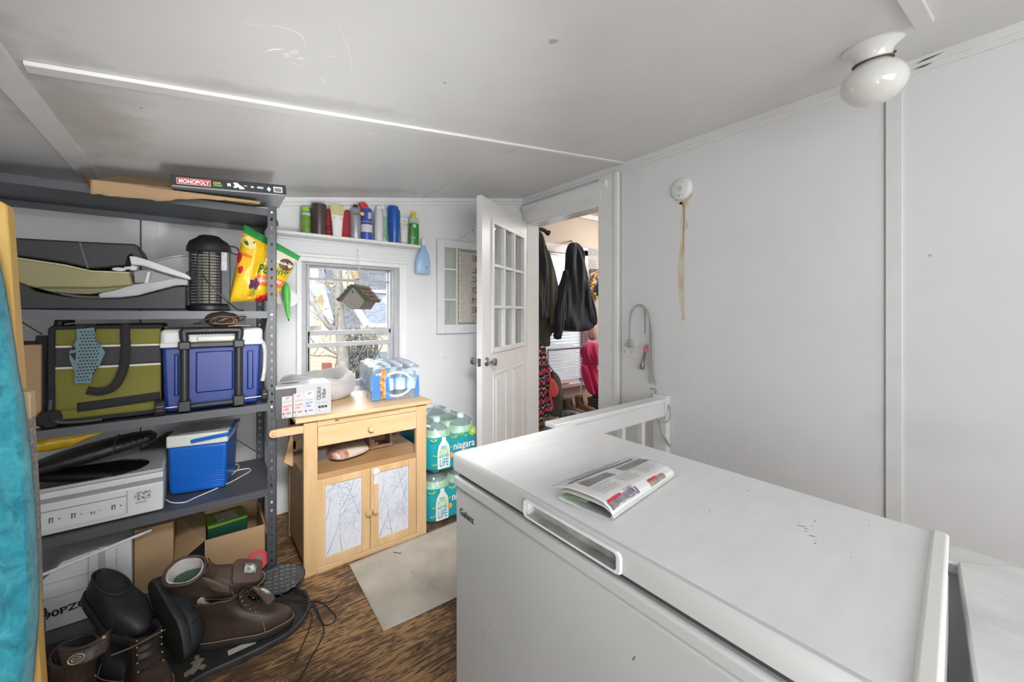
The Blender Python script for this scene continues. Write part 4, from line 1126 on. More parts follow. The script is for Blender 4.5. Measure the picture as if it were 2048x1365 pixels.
    m = MB(); m.box(0.045, 0.066, -0.0685, -0.067, 0.18, 0.262); m.build('rating_label', mat('grey_label', (0.55, 0.55, 0.56), 0.4, var=0.4, vscale=90), r, rot=(0, 0, -0.35))
    m = MB(); m.tube(spline([(0.070, -0.03, 0.30), (0.094, -0.04, 0.295), (0.104, -0.04, 0.275), (0.092, -0.04, 0.262), (0.074, -0.035, 0.27)], 6), 0.003, 6); m.build('hanging_loop', M_blackp, r)
    m = MB(); m.tube(spline([(-0.07, -0.03, 0.12), (-0.098, -0.05, 0.155), (-0.078, -0.04, 0.175)], 6), 0.0025, 6); m.build('side_clip', M_blackp, r)
    m = MB(); m.tube(spline([(-0.045, -0.062, 0.16), (-0.03, -0.085, 0.12), (0.0, -0.095, 0.085), (0.04, -0.100, 0.04), (0.08, -0.09, 0.006), (0.10, -0.10, 0.004)], 8), 0.0026, 6); m.build('power_cord', M_blackp, r)

    # potting soil bag
    TL, TR, BR, BL = (489, 449), (601, 513), (549, 601), (457, 605)
    Yb_ = 2.235
    def pt(u, v, off=0.0):
        px = (1-v)*((1-u)*TL[0]+u*TR[0]) + v*((1-u)*BL[0]+u*BR[0]); py = (1-v)*((1-u)*TL[1]+u*TR[1]) + v*((1-u)*BL[1]+u*BR[1])
        b = (1-(2*u-1)**4)*(1-(2*v-1)**4)
        fold = 0.020*math.exp(-((u-0.36-0.1*v)/0.05)**2)*(1-v*0.4)
        nz = 0.006*mnoise.noise(Vector((u*6, v*6, 1.7)))
        return onY(px, py, Yb_ - 0.045*max(b, 0.0)**0.6 + fold + nz - off)
    r = thing('potting_soil_bag', 'yellow and green potting soil bag slumped over the right end of the second shelf', 'bag', (0.22, Yb_, SZ[3]))
    o = Vector(r.location)
    m = MB(); N = 30
    V = {}
    for side in (0, 1):
        for i in range(N+1):
            for j in range(N+1):
                edge = i in (0, N) or j in (0, N)
                if side and edge: V[side, i, j] = V[0, i, j]; continue
                p = pt(i/N, j/N)
                if side: p = Vector((p.x, 2*Yb_ - p.y, p.z))
                V[side, i, j] = m.bm.verts.new(p - o)
    for side in (0, 1):
        for i in range(N):
            for j in range(N):
                u = (i+.5)/N; v = (j+.5)/N
                m.mi = 0
                if v < 0.09: m.mi = 1
                elif v < 0.22 + 0.14*max(0, u-0.45): m.mi = 2 if u > 0.45 else 0
                elif v < 0.30 and u > 0.5: m.mi = 3
                elif u > 0.40 and 0.57 < v < 0.72: m.mi = 4
                elif v > 0.90 and u > 0.55: m.mi = 5
                m._face([V[side, i, j], V[side, i+1, j], V[side, i+1, j+1], V[side, i, j+1]])
    m.build('bag_film', [mat('glossy_yellow_film', (0.86, 0.55, 0.02), 0.22, var=0.12, vscale=12), mat('glossy_green_film', (0.04, 0.30, 0.08), 0.22), mat('pale_cream_film', (0.78, 0.74, 0.55), 0.25, var=0.3, vscale=14),
                         mat('grey_green_film', (0.42, 0.50, 0.42), 0.25, var=0.3, vscale=20), mat('orange_band_film', (0.80, 0.18, 0.03), 0.25), mat('red_flower_film', (0.60, 0.02, 0.03), 0.25)], r)
    def decal(name, uv, material, seed=1, j=0.25):
        cu, cv, ru, rv, n_ = uv; rg = random.Random(seed); P = []
        for k in range(n_):
            t = 2*math.pi*k/n_; q = 1+rg.uniform(-j, j)
            P.append(pt(cu+ru*math.cos(t)*q, cv+rv*math.sin(t)*q, 0.003) - o)
        c = pt(cu, cv, 0.0035) - o
        d = MB(); vv = [d.bm.verts.new(p) for p in P]; cc = d.bm.verts.new(c)
        for k in range(n_): d._face([vv[k], vv[(k+1) % n_], cc])
        return d.build(name, material, r, smooth=False, solid=0.0006)
    decal('printed_face', (0.14, 0.19, 0.14, 0.075, 14), mat('pale_yellow_print', (0.85, 0.72, 0.30), 0.3), 1, 0.08)
    decal('printed_leaf', (0.10, 0.21, 0.035, 0.03, 8), mat('dark_green_print', (0.08, 0.12, 0.03), 0.4), 2)
    decal('printed_leaf', (0.22, 0.17, 0.03, 0.03, 8), mat('dark_green_print', (0.08, 0.12, 0.03), 0.4), 3)
    decal('printed_tomato', (0.03, 0.43, 0.05, 0.07, 9), M_redp, 4); decal('printed_tomato', (0.10, 0.56, 0.045, 0.05, 9), M_redp, 5)
    decal('printed_band', (0.15, 0.36, 0.11, 0.025, 8), mat('orange_band_film', (0.8, 0.18, 0.03)), 6, 0.05)
    decal('printed_flower', (0.44, 0.72, 0.13, 0.10, 12), mat('purple_print', (0.13, 0.03, 0.10), 0.4), 7, 0.4)
    decal('printed_leaf', (0.46, 0.83, 0.05, 0.05, 8), mat('leaf_print', (0.28, 0.36, 0.05), 0.4), 8)
    decal('printed_pumpkin', (0.44, 0.92, 0.20, 0.045, 10), mat('orange_pumpkin_print', (0.80, 0.38, 0.03), 0.3), 9)
    decal('printed_flower', (0.82, 0.90, 0.13, 0.07, 12), M_redp, 10, 0.5)
    # lettering follows the tilted panel
    a = pt(0.42, 0.52, 0.012) - o; b = pt(0.96, 0.44, 0.012) - o; up = (pt(0.5, 0.3) - pt(0.5, 0.6))
    def bag_text(s_, mt_, u0, v0, u1, v1, kv, bold):
        ob = text(s_, 1.0, mt_, r, (0, 0, 0), (1, 0, 0), (0, 1, 0), name='bag_lettering', depth=0.01, bold=bold)
        me = ob.data
        bm_ = bmesh.new(); bm_.from_mesh(me); bmesh.ops.subdivide_edges(bm_, edges=[e for e in bm_.edges if e.calc_length() > 0.12], cuts=3); bm_.to_mesh(me); bm_.free()
        w_ = max(v.co.x for v in me.vertices)
        for v in me.vertices:
            t = v.co.x/w_; p = pt(u0+(u1-u0)*t, v0+(v1-v0)*t - v.co.y*kv, 0.0060+0.05*v.co.z) - o
            v.co = p
    bag_text('Potting', mat('dark_green_ink', (0.03, 0.14, 0.03), 0.5), 0.42, 0.55, 0.97, 0.46, 0.20, 0.02)
    a = pt(0.45, 0.68, 0.012) - o; b = pt(0.95, 0.62, 0.012) - o
    bag_text('Twice As Big', M_wht, 0.46, 0.68, 0.94, 0.64, 0.085, 0.01)
    decal('round_emblem', (0.86, 0.27, 0.13, 0.11, 18), mat('dark_brown_print', (0.10, 0.05, 0.02), 0.4), 11, 0.02)
    a = pt(0.70, 0.29, 0.014) - o; b = pt(0.99, 0.21, 0.014) - o
    bag_text('Miracle-Gro', M_wht, 0.68, 0.30, 0.985, 0.26, 0.075, 0.02)
build_shelf2()

# --- third shelf
def build_shelf3():
    z = SZ[2]+0.001
    r = thing('cardboard_box', 'plain brown taped cardboard box at the left end of the third shelf', 'box', (-0.535, 2.30, z))
    MB().box(-0.085, 0.085, -0.14, 0.16, 0, 0.30).build('carton', M_card, r, bevel=0.004)
    MB().box(-0.075, -0.02, -0.1405, -0.14, 0.0, 0.30).build('tape', mat('brown_tape', (0.50, 0.36, 0.2), 0.25), r)
    MB().box(-0.07, -0.02, -0.1, 0.16, 0.299, 0.3008).build('tape', mat('brown_tape', (0.5, 0.36, 0.2)), r)
    # olive cooler bag on wheels
    r = thing('rolling_cooler_bag', 'olive and grey soft cooler bag on wheels lying on the third shelf', 'cooler bag', (-0.275, 2.16, z))
    M_olf = mat('olive_fabric', (0.20, 0.19, 0.035), 0.85, var=0.18, vscale=9, bump=0.25, bscale=160)
    M_dgf = mat('charcoal_fabric', (0.055, 0.055, 0.06), 0.9, var=0.1, bump=0.25, bscale=160)
    M_crm = mat('cream_piping', (0.72, 0.68, 0.58), 0.8, bump=0.3, bscale=200)
    hw = 0.146
    def fy(x, zz): return -0.012*(1-(x/0.16)**2)*(1-((zz-0.18)/0.2)**2) + 0.003*mnoise.noise(Vector((x*14, zz*14, 3)))
    bands = [(0.022, 0.055, M_olf), (0.055, 0.205, M_olf), (0.205, 0.213, M_crm), (0.213, 0.283, M_dgf), (0.283, 0.291, M_crm), (0.291, 0.352, M_olf)]
    def patch(z0_, z1_, off, th, x0=-hw, x1=hw, slope=0.0):
        m = MB(); nx, nz = 24, max(2, int((z1_-z0_)/0.01))
        V = [[m.bm.verts.new((x0+(x1-x0)*i/nx, fy(x0+(x1-x0)*i/nx, z0_+(z1_-z0_)*j/nz)-off, z0_+(z1_-z0_)*j/nz + slope*(x0+(x1-x0)*i/nx))) for j in range(nz+1)] for i in range(nx+1)]
        for i in range(nx):
            for j in range(nz): m._face([V[i][j], V[i+1][j], V[i+1][j+1], V[i][j+1]])
        return m
    m = MB(); m.box(-hw, hw, 0.006, 0.30, 0.012, 0.352); m.build('bag_body', M_olf, r, bevel=0.02, bseg=4)
    for (a, b, mm) in bands:
        if b-a > 0.03 and mm is M_olf and a < 0.03: continue
        patch(a, b, 0.002, 0.002, slope=-0.02).build('front_panel' if b-a > 0.02 else 'piping', mm, r, solid=0.004)
    patch(0.022, 0.058, 0.0, 0.0, slope=-0.0).build('front_panel', M_olf, r, solid=0.004)
    patch(0.052, 0.086, 0.006, 0.0, -0.085, hw-0.002, slope=0.06).build('webbing_strap', M_blackf, r, solid=0.003)
    m = MB(); m.box(-hw-0.012, -hw+0.006, -0.012, 0.30, 0.02, 0.36); m.build('side_binding', M_blackf, r, bevel=0.006)
    m = MB(); m.box(-hw-0.008, hw+0.006, -0.008, 0.30, 0.350, 0.366); m.build('top_zip', M_blackf, r, bevel=0.006)
    m = MB(); m.box(-hw, hw, -0.010, 0.30, 0.008, 0.024); m.build('bottom_binding', M_blackf, r, bevel=0.005)
    m = MB(); m.tube(spline([(-hw-0.004, -0.014, 0.10), (-hw-0.004, -0.016, 0.05), (-hw+0.01, -0.016, 0.022), (-hw+0.05, -0.016, 0.012), (-0.02, -0.014, 0.010)], 6), 0.006, 8); m.build('corner_guard', mat('dark_grey_plastic', (0.05, 0.05, 0.055), 0.45), r)
    def wheel(c, rad, w, par, name='wheel', ax='y', rotz=0.0):
        m = MB(); n = 36; prof = []
        R = []
        for (rr_, t) in ((rad*0.35, -w/2), (rad*0.85, -w/2), (rad, -w/2+0.006), (rad, w/2-0.006), (rad*0.85, w/2), (rad*0.35, w/2)):
            ring = []
            for k in range(n):
                a = 2*math.pi*k/n; rr = rr_*(1.0 if (k % 4 < 2 or rr_ < rad*0.9) else 0.93)
                v = Vector((rr*math.cos(a), t, rr*math.sin(a)))
                v = Matrix.Rotation(rotz, 3, 'Z') @ v
                ring.append(Vector(c) + v)
            R.append(ring)
        m.rings(R); w_ = m.build(name, M_blackp, par)
        m = MB(); q = Matrix.Rotation(rotz, 3, 'Z'); m.cyl(Vector(c)+q @ Vector((0, -w/2-0.003, 0)), Vector(c)+q @ Vector((0, w/2+0.003, 0)), rad*0.3); m.build('hub', M_blackp, w_)
    wheel((-hw-0.008, -0.012, 0.034), 0.034, 0.03, r, rotz=0.7)
    # carry handle straps and telescopic handle
    m = MB(); pts = spline([(0.045, -0.012, 0.37), (0.043, -0.018, 0.33), (0.046, -0.026, 0.26), (0.038, -0.034, 0.19), (0.015, -0.034, 0.135), (-0.02, -0.030, 0.118), (-0.058, -0.024, 0.126)], 8)
    V = []
    for i, p in enumerate(pts):
        t = (pts[min(i+1, len(pts)-1)]-pts[max(i-1, 0)]).normalized(); n = Vector((-t.z, 0, t.x)); V.append((m.bm.verts.new(p+n*0.0145), m.bm.verts.new(p-n*0.0145)))
    for a, b in zip(V, V[1:]): m._face([a[0], a[1], b[1], b[0]])
    m.build('carry_strap', M_blackf, r, solid=0.003)
    m = MB(); m.box(-0.066, -0.036, -0.010, -0.006, 0.34, 0.372); m.build('carry_strap', M_blackf, r)
    m = MB(); m.tube(spline([(-hw-0.03, 0.05, 0.06), (-hw-0.036, 0.04, 0.2), (-hw-0.03, 0.04, 0.33)], 4), 0.020, 10); m.build('side_strap', M_blackf, r)
    m = MB(); m.tube(spline([(-hw-0.005, 0.10, 0.25), (-hw-0.005, 0.10, 0.37), (-hw+0.01, 0.10, 0.385), (-hw+0.035, 0.10, 0.387)], 5), 0.014, 10); m.build('pull_handle', M_blackp, r)
    # teal perforated pad hanging over the bag
    r = thing('perforated_pad', 'grey blue perforated rubber pad hanging in front of the olive bag', 'pad', (-0.325, 2.125, 1.09))
    P = [(-0.047, 0.100), (0.000, 0.104), (0.004, 0.06), (0.030, 0.01), (0.014, -0.04), (-0.002, -0.062), (-0.008, -0.105), (-0.052, -0.100), (-0.050, -0.06), (-0.064, -0.01), (-0.064, 0.02), (-0.046, 0.06)]
    P = [(x+0.012, z_) for x, z_ in P]
    m = MB(); m.prism([(x, 0, z_) for x, z_ in P], (0, 0.007, 0)); m.build('pad_body', mat('grey_blue_rubber', (0.13, 0.21, 0.24), 0.55), r, bevel=0.003)
    m = MB()
    for a in range(16):
        for b in range(6):
            z_ = 0.088 - a*0.0118; x = -0.021+b*0.0088 + (0.0044 if a % 2 else 0) - 0.012*(a/16) 
            if a in (0, 1, 14, 15) and b > 3: continue
            if abs(a-8) > 4 and b > 4: continue
            m.cyl((x, -0.0006, z_), (x, 0.0008, z_), 0.0028, seg=8)
    m.build('perforations', mat('dark_hole', (0.02, 0.025, 0.03), 0.9), r, kind=None)
    m = MB()
    m.prism([(-0.048, -0.0008, 0.022), (-0.040, -0.0008, 0.042), (-0.034, -0.0008, 0.024)], (0, 0.001, 0)); m.prism([(-0.050, -0.0008, 0.010), (-0.034, -0.0008, 0.014), (-0.036, -0.0008, -0.018)], (0, 0.001, 0))
    m.build('finger_slot', mat('dark_hole', (0.02, 0.025, 0.03)), r)
    m = MB(); m.box(-0.035, -0.010, -0.001, 0.004, 0.10, 0.118); m.build('hanging_tab', M_blackf, r)

    # rolling hard cooler
    r = thing('rolling_cooler', 'blue rolling cooler with white lid and black telescopic handle on the third shelf', 'cooler', (0.047, 2.14, z))
    M_cb = mat('cooler_blue', (0.006, 0.028, 0.20), 0.4, var=0.06)
    M_cw = mat('cooler_white', (0.58, 0.585, 0.57), 0.35)
    hw = 0.172; D = 0.30
    def taper(m, x0, x1, y0, y1, z0_, z1_, t):
        c = [(x0+t, y0+t*0.4, z0_), (x1-t, y0+t*0.4, z0_), (x1-t, y1, z0_), (x0+t, y1, z0_), (x0, y0, z1_), (x1, y0, z1_), (x1, y1, z1_), (x0, y1, z1_)]
        v = [m.bm.verts.new(p) for p in c]
        for q in ((0,3,2,1),(4,5,6,7),(0,1,5,4),(1,2,6,5),(2,3,7,6),(3,0,4,7)): m._face([v[i] for i in q])
    m = MB(); taper(m, -hw, hw, 0, D, 0.006, 0.275, 0.008); m.build('body', M_cb, r, bevel=0.014, bseg=4)
    m = MB(); taper(m, -hw-0.004, hw+0.004, -0.005, D+0.004, 0.276, 0.345, -0.001); b = m.build('lid', M_cw, r, bevel=0.016, bseg=4)
    m = MB(); m.box(-hw-0.006, hw+0.006, -0.007, D+0.006, 0.270, 0.292); m.build('lid_rim', M_cw, r, bevel=0.005)
    m = MB(); m.box(-0.060, 0.075, -0.010, 0.004, 0.292, 0.314); m.build('lid_latch', mat('cream_plastic', (0.62, 0.62, 0.56), 0.4), r, bevel=0.004)
    m = MB()
    for (x0, x1) in ((-0.135, -0.118), (0.115, 0.140)):
        m.box(x0, x1, -0.003, 0.01, 0.07, 0.245)
    m.build('body_rib', M_cb, r, bevel=0.006, split=True)
    m = MB(); m.box(-0.065, 0.065, -0.004, 0.01, 0.075, 0.250); m.build('body_panel', M_cb, r, bevel=0.006)
    for x in (-0.100, 0.083):
        h = MB(); h.cyl((x, -0.026, 0.055), (x, -0.026, 0.265), 0.0155); h_ = h.build('handle_tube', M_blackp, r)
        h = MB(); h.box(x-0.021, x+0.021, -0.046, 0.0, 0.010, 0.054); h.build('tube_foot', M_blackp, r, bevel=0.005)
        h = MB(); h.box(x-0.020, x+0.020, -0.048, 0.0, 0.262, 0.296); h.build('tube_collar', M_blackp, r, bevel=0.005)
        h = MB(); h.cyl((x, -0.026, 0.29), (x, -0.026, 0.315), 0.013); h.build('handle_tube', M_blackp, r)
    m = MB(); m.tube(spline([(-0.100, -0.026, 0.302), (-0.102, -0.026, 0.332), (-0.088, -0.026, 0.338), (0.071, -0.026, 0.338), (0.086, -0.026, 0.332), (0.084, -0.026, 0.302)], 6), 0.0155, 12); m.build('handle_grip', M_blackp, r)
    m = MB()
    for k in range(13): m.cyl((-0.065+0.0105*k, -0.026, 0.3375), (-0.062+0.0105*k, -0.026, 0.3375), 0.0172, seg=14)
    m.build('grip_ridges', M_blackp, r)
    m = MB(); m.box(-0.085, 0.068, -0.030, -0.002, 0.268, 0.290); m.build('cross_bar', M_blackp, r, bevel=0.004)
    m = MB(); m.box(-0.085, 0.068, -0.030, -0.004, 0.020, 0.036); m.build('cross_bar', M_blackp, r, bevel=0.004)
    def whl(c, rad, w):
        m = MB(); R = []; n = 36
        for (rr_, t) in ((rad*0.35, -w/2), (rad*0.85, -w/2), (rad, -w/2+0.006), (rad, w/2-0.006), (rad*0.85, w/2), (rad*0.35, w/2)):
            R.append([Vector(c)+Vector((t, rr_*(1.0 if (k % 4 < 2 or rr_ < rad*.9) else .92)*math.cos(2*math.pi*k/n), rr_*(1.0 if (k % 4 < 2 or rr_ < rad*.9) else .92)*math.sin(2*math.pi*k/n))) for k in range(n)])
        m.rings(R); m.build('wheel', M_blackp, r)
    whl((-hw-0.004, -0.008, 0.033), 0.032, 0.034); whl((hw+0.008, -0.008, 0.040), 0.032, 0.026)
    m = MB(); m.cyl((-hw, -0.018, 0.030), (hw, -0.018, 0.036), 0.002, seg=8); m.build('axle', M_steel, r)
    m = MB(); m.tube(spline([(hw+0.004, 0.02, 0.28), (hw+0.014, 0.02, 0.24), (hw+0.012, 0.02, 0.15), (hw+0.004, 0.02, 0.1)], 4), 0.008, 8); m.build('side_handle', M_cw, r)

    # bundle of black and tan straps on the cooler
    zt = z+0.3455
    r = thing('strap_bundle', 'tangled black and tan leather straps lying on the blue cooler lid', 'straps', (0.072, 2.118, zt+0.004))
    M_lea = mat('black_leather', (0.02, 0.018, 0.017), 0.45, bump=0.15, bscale=60); M_tan = mat('tan_leather', (0.30, 0.14, 0.06), 0.55)
    m = MB(); m.ball((0.0, 0.008, 0.034), 0.042, 18, (1.5, 0.75, 0.82)); 
    for v in m.bm.verts: v.co += Vector((0, 0, 1))*0.006*mnoise.noise(v.co*45); v.co.z = max(v.co.z, 0.001)
    m.build('leather_pouch', M_lea, r)
    rg = random.Random(5)
    for k in range(4):
        c = Vector((rg.uniform(-.05, .04), rg.uniform(-.035, -.02), 0.028)); a = rg.uniform(.024, .038)
        pts = [c+Vector((a*math.cos(t*0.7)*1.3, -0.008*math.sin(t*0.7), max(-0.01, a*0.55*math.sin(t*0.7+k)))) for t in range(10)]
        MB().tube(spline(pts, 4), 0.0045, 8, flat=0.5).build('strap_loop', M_lea if k % 3 else M_tan, r)
    MB().tube(spline([(0.02, -0.03, 0.006), (0.055, -0.03, 0.008), (0.085, -0.02, 0.006), (0.10, -0.01, 0.005)], 5), 0.004, 8, flat=0.5).build('strap_loop', mat('pale_strap', (0.5, 0.46, 0.40), 0.6), r)
    MB().tube(spline([(0.0, -0.02, 0.03), (0.03, -0.02, 0.045), (0.07, -0.01, 0.042), (0.085, 0.0, 0.02)], 5), 0.0035, 8, flat=0.5).build('strap_loop', M_tan, r)
build_shelf3()

# --- fourth shelf
def build_shelf4():
    z = SZ[1]+0.001
    r = thing('printer', 'white flatbed printer with a glossy black lid on the fourth shelf', 'printer', (-0.315, 2.15, z))
    M_pw = mat('printer_white', (0.62, 0.625, 0.625), 0.35, var=0.03); M_pg = mat('printer_grey', (0.28, 0.28, 0.285), 0.4); M_pk = mat('printer_gloss_black', (0.008, 0.008, 0.009), 0.06)
    hw = 0.195; D = 0.36
    m = MB(); m.box(-hw, hw, 0, D, 0.004, 0.118); m.build('body', M_pw, r, bevel=0.006)
    m = MB(); m.box(-hw+0.002, hw-0.002, 0.004, D, 0.118, 0.134); m.build('grey_band', M_pg, r)
    m = MB(); m.box(-hw, hw, -0.002, D, 0.134, 0.158); m.build('scanner_unit', M_pw, r, bevel=0.004)
    m = MB(); m.box(-hw+0.001, hw-0.001, 0.002, D, 0.158, 0.172); m.build('lid', mat('printer_grey_top', (0.42, 0.42, 0.42), 0.35), r, bevel=0.005)
    pts = [(-hw+0.004, 0.004), (0.055, 0.004), (0.075, 0.012), (0.125, 0.05), (0.145, 0.11), (0.125, 0.17), (0.06, 0.215), (-hw+0.004, 0.22)]
    sp = [Vector((a, b, 0.1725)) for a, b in pts[:2]] + spline([(a, b, 0.1725) for a, b in pts[2:6]], 6) + [Vector((a, b, 0.1725)) for a, b in pts[6:]]
    m = MB(); m.prism(sp, (0, 0, 0.0035)); m.build('gloss_panel', M_pk, r, bevel=0.001, label='glossy black lid panel')
    m = MB(); m.box(-hw+0.02, 0.085, -0.0045, 0.001, 0.018, 0.088); m.build('rear_door', M_pw, r, bevel=0.002, label='white access door')
    m = MB(); m.box(-hw+0.035, 0.075, -0.0075, -0.004, 0.026, 0.036); m.box(-hw+0.16, -hw+0.215, -0.0075, -0.004, 0.058, 0.071); m.build('door_rib', M_pw, r, bevel=0.001)
    m = MB()
    for x in (-0.115, -0.06, -0.01, 0.045):
        m.box(x, x+0.004, -0.0052, -0.004, 0.048, 0.066); m.box(x+0.008, x+0.011, -0.0052, -0.004, 0.048, 0.066); m.box(x, x+0.011, -0.0052, -0.004, 0.063, 0.066); m.cyl((x+0.026, -0.0052, 0.058), (x+0.026, -0.004, 0.058), 0.0028, seg=8)
    m.build('door_slot', mat('grey_slot2', (0.12, 0.12, 0.12), 0.7), r, split=True)
    m = MB(); m.box(-hw+0.018, 0.087, -0.0006, 0.0004, 0.0885, 0.0905); m.box(0.087, 0.0885, -0.0006, 0.0004, 0.02, 0.108); m.build('panel_seam', mat('grey_slot2', (0.12, 0.12, 0.12)), r)
    m = MB(); m.box(0.108, 0.157, -0.0009, 0, 0.062, 0.095); m.build('rating_label', mat('label_black_white', (0.75, 0.75, 0.75), 0.4, col2=(0.02, 0.02, 0.02), vscale=130), r, label='black and white rating label')
    m = MB(); m.box(0.112, 0.145, -0.0009, 0, 0.050, 0.056); m.build('bar_code', mat('pale_code', (0.45, 0.45, 0.45), 0.5, var=0.5, vscale=200), r)
    m = MB(); m.box(0.075, 0.185, -0.0035, -0.001, 0.138, 0.152); m.build('scanner_trim', M_pw, r, bevel=0.001)
    # black case and yellow bag lying on the printer
    zz = z+0.178
    r = thing('black_case', 'long black padded tool case lying on the printer', 'case', (-0.40, 2.42, zz-0.004), (0, -0.17, 0.0))
    m = eloft([(-0.12, 0.03), (-0.06, 0.032), (0.03, 0.034), (0.10, 0.036), (0.17, 0.037), (0.23, 0.034), (0.25, 0.03)], [(0.075, 0.020), (0.085, 0.028), (0.088, 0.031), (0.085, 0.03), (0.075, 0.028), (0.055, 0.022), (0.02, 0.01)], 24, 3.0)
    m.build('case_body', mat('black_vinyl', (0.02, 0.02, 0.022), 0.42, bump=0.3, bscale=30), r)
    m = MB(); m.tube(spline([(0.115, -0.090, 0.020), (0.125, -0.094, 0.045), (0.13, -0.06, 0.070), (0.135, 0.0, 0.075)], 6), 0.0045, 8, flat=0.6); m.build('binding_strap', mat('dark_grey_plastic', (0.05, 0.05, 0.055)), r)
    m = MB()
    for k in range(5): m.cyl((0.15+0.018*k, -0.080+0.002*k, 0.045), (0.15+0.018*k, -0.092+0.002*k, 0.045), 0.007, seg=12)
    m.build('stud', M_blackp, r)
    r = thing('black_folder', 'flat black folder sticking out behind the tool case', 'folder', (-0.10, 2.50, zz))
    m = MB(); m.prism([(-0.12, -0.06, 0.0), (0.03, -0.09, 0.0), (0.10, 0.04, 0.035), (-0.03, 0.08, 0.035)], (0, 0, 0.006)); m.build('cover', mat('charcoal_card', (0.04, 0.042, 0.046), 0.5), r)
    # yellow bag on top of the case
    m = MB(); T = [(70, 876), (120, 866), (200, 858), (214, 861)]; Bt = [(66, 906), (100, 903), (138, 895), (214, 861)]
    n = 26; Vt = []; 
    def lerp(P, u):
        k = u*(len(P)-1); i = min(int(k), len(P)-2); f = k-i; return (P[i][0]*(1-f)+P[i+1][0]*f, P[i][1]*(1-f)+P[i+1][1]*f)
    R = []
    for i in range(n+1):
        u = i/n*0.97; a = onY(*lerp(T, u), 2.40); b = onY(*lerp(Bt, u), 2.40); c = (a+b)/2; h = (a-b)/2
        R.append([c + h*math.cos(t*math.pi/6) + Vector((0, 0.05*math.sin(t*math.pi/6)*(1-0.6*u), 0)) + Vector((0, 0.005, 0.003))*mnoise.noise(Vector((i*0.9, t, 0))) for t in range(12)])
    m.rings(R); o = m.build('yellow_bag', mat('crumpled_yellow_film', (0.80, 0.50, 0.02), 0.3, var=0.3, vscale=30, bump=0.6, bscale=22), sub=1)
    tag(o, 'crumpled yellow plastic bag squeezed under the third shelf', 'bag')

    # small blue cooler
    r = thing('small_cooler', 'small bright blue cooler with white lid and blue swing handle', 'cooler', (-0.116, 2.285, z), (0, 0, math.radians(-13)))
    M_sb = mat('bright_blue_plastic', (0.004, 0.115, 0.50), 0.3, var=0.05); M_sw = mat('warm_white_plastic', (0.66, 0.66, 0.62), 0.38)
    W, D, H_ = 0.215, 0.24, 0.212
    m = MB(); t = 0.008
    c = [(t, t, 0.003), (W-t, t, 0.003), (W-t, D-t, 0.003), (t, D-t, 0.003), (0, 0, H_), (W, 0, H_), (W, D, H_), (0, D, H_)]
    v = [m.bm.verts.new(p) for p in c]
    for q in ((0,3,2,1),(4,5,6,7),(0,1,5,4),(1,2,6,5),(2,3,7,6),(3,0,4,7)): m._face([v[i] for i in q])
    m.build('body', M_sb, r, bevel=0.012, bseg=4)
    for k in range(7):
        zz_ = 0.022+0.0105*k; q = t*(1-zz_/H_)
        m = MB(); m.box(q+0.004, W-q-0.004, q-0.0022, q+0.005, zz_-0.0026, zz_+0.0026); m.box(q-0.0022, q+0.005, q+0.004, D-0.02, zz_-0.0026, zz_+0.0026); m.build('body_ridge', M_sb, r, bevel=0.0012)
    m = MB(); m.box(-0.004, W+0.004, -0.004, D+0.004, H_, H_+0.052); m.build('lid', M_sw, r, bevel=0.008, bseg=3)
    m = MB(); m.box(0.03, W-0.03, 0.03, D-0.03, H_+0.0515, H_+0.0535); m.build('lid_panel', mat('taupe_lid_panel', (0.42, 0.40, 0.37), 0.3), r, bevel=0.001)
    m = MB(); m.bar((0.085, -0.010, H_+0.022), (W+0.008, -0.010, H_+0.040), 0.008, 0.016, up=(0, 0, 1)); m.bar((W+0.010, -0.012, H_+0.040), (W+0.010, D*0.55, H_+0.060), 0.008, 0.016); m.bar((W+0.010, D*0.55, H_+0.060), (W+0.006, D+0.010, H_+0.040), 0.008, 0.016); m.bar((W+0.006, D+0.010, H_+0.040), (0.12, D+0.012, H_+0.03), 0.008, 0.016)
    m.build('swing_handle', M_sb, r, bevel=0.003)
    # white cable
    r = thing('white_cable', 'thin white cable looped on the shelf beside the small blue cooler', 'cable', (0.12, 2.3, z+0.003))
    o = Vector(r.location)
    pts = [onZ(a, b, z+0.004)-o for a, b in ((332, 1000), (345, 1006), (370, 1005), (395, 994), (455, 968), (485, 952), (500, 943), (498, 938), (480, 940), (456, 947))]
    MB().tube(spline(pts, 6), 0.0022, 6).build('cable_loop', M_wht, r)
    pts = [onZ(a, b, z+0.004)-o for a, b in ((456, 956), (470, 945), (478, 935), (474, 929), (462, 934), (455, 945))]
    MB().tube(spline(pts, 6), 0.0022, 6).build('cable_loop', M_wht, r)
build_shelf4()

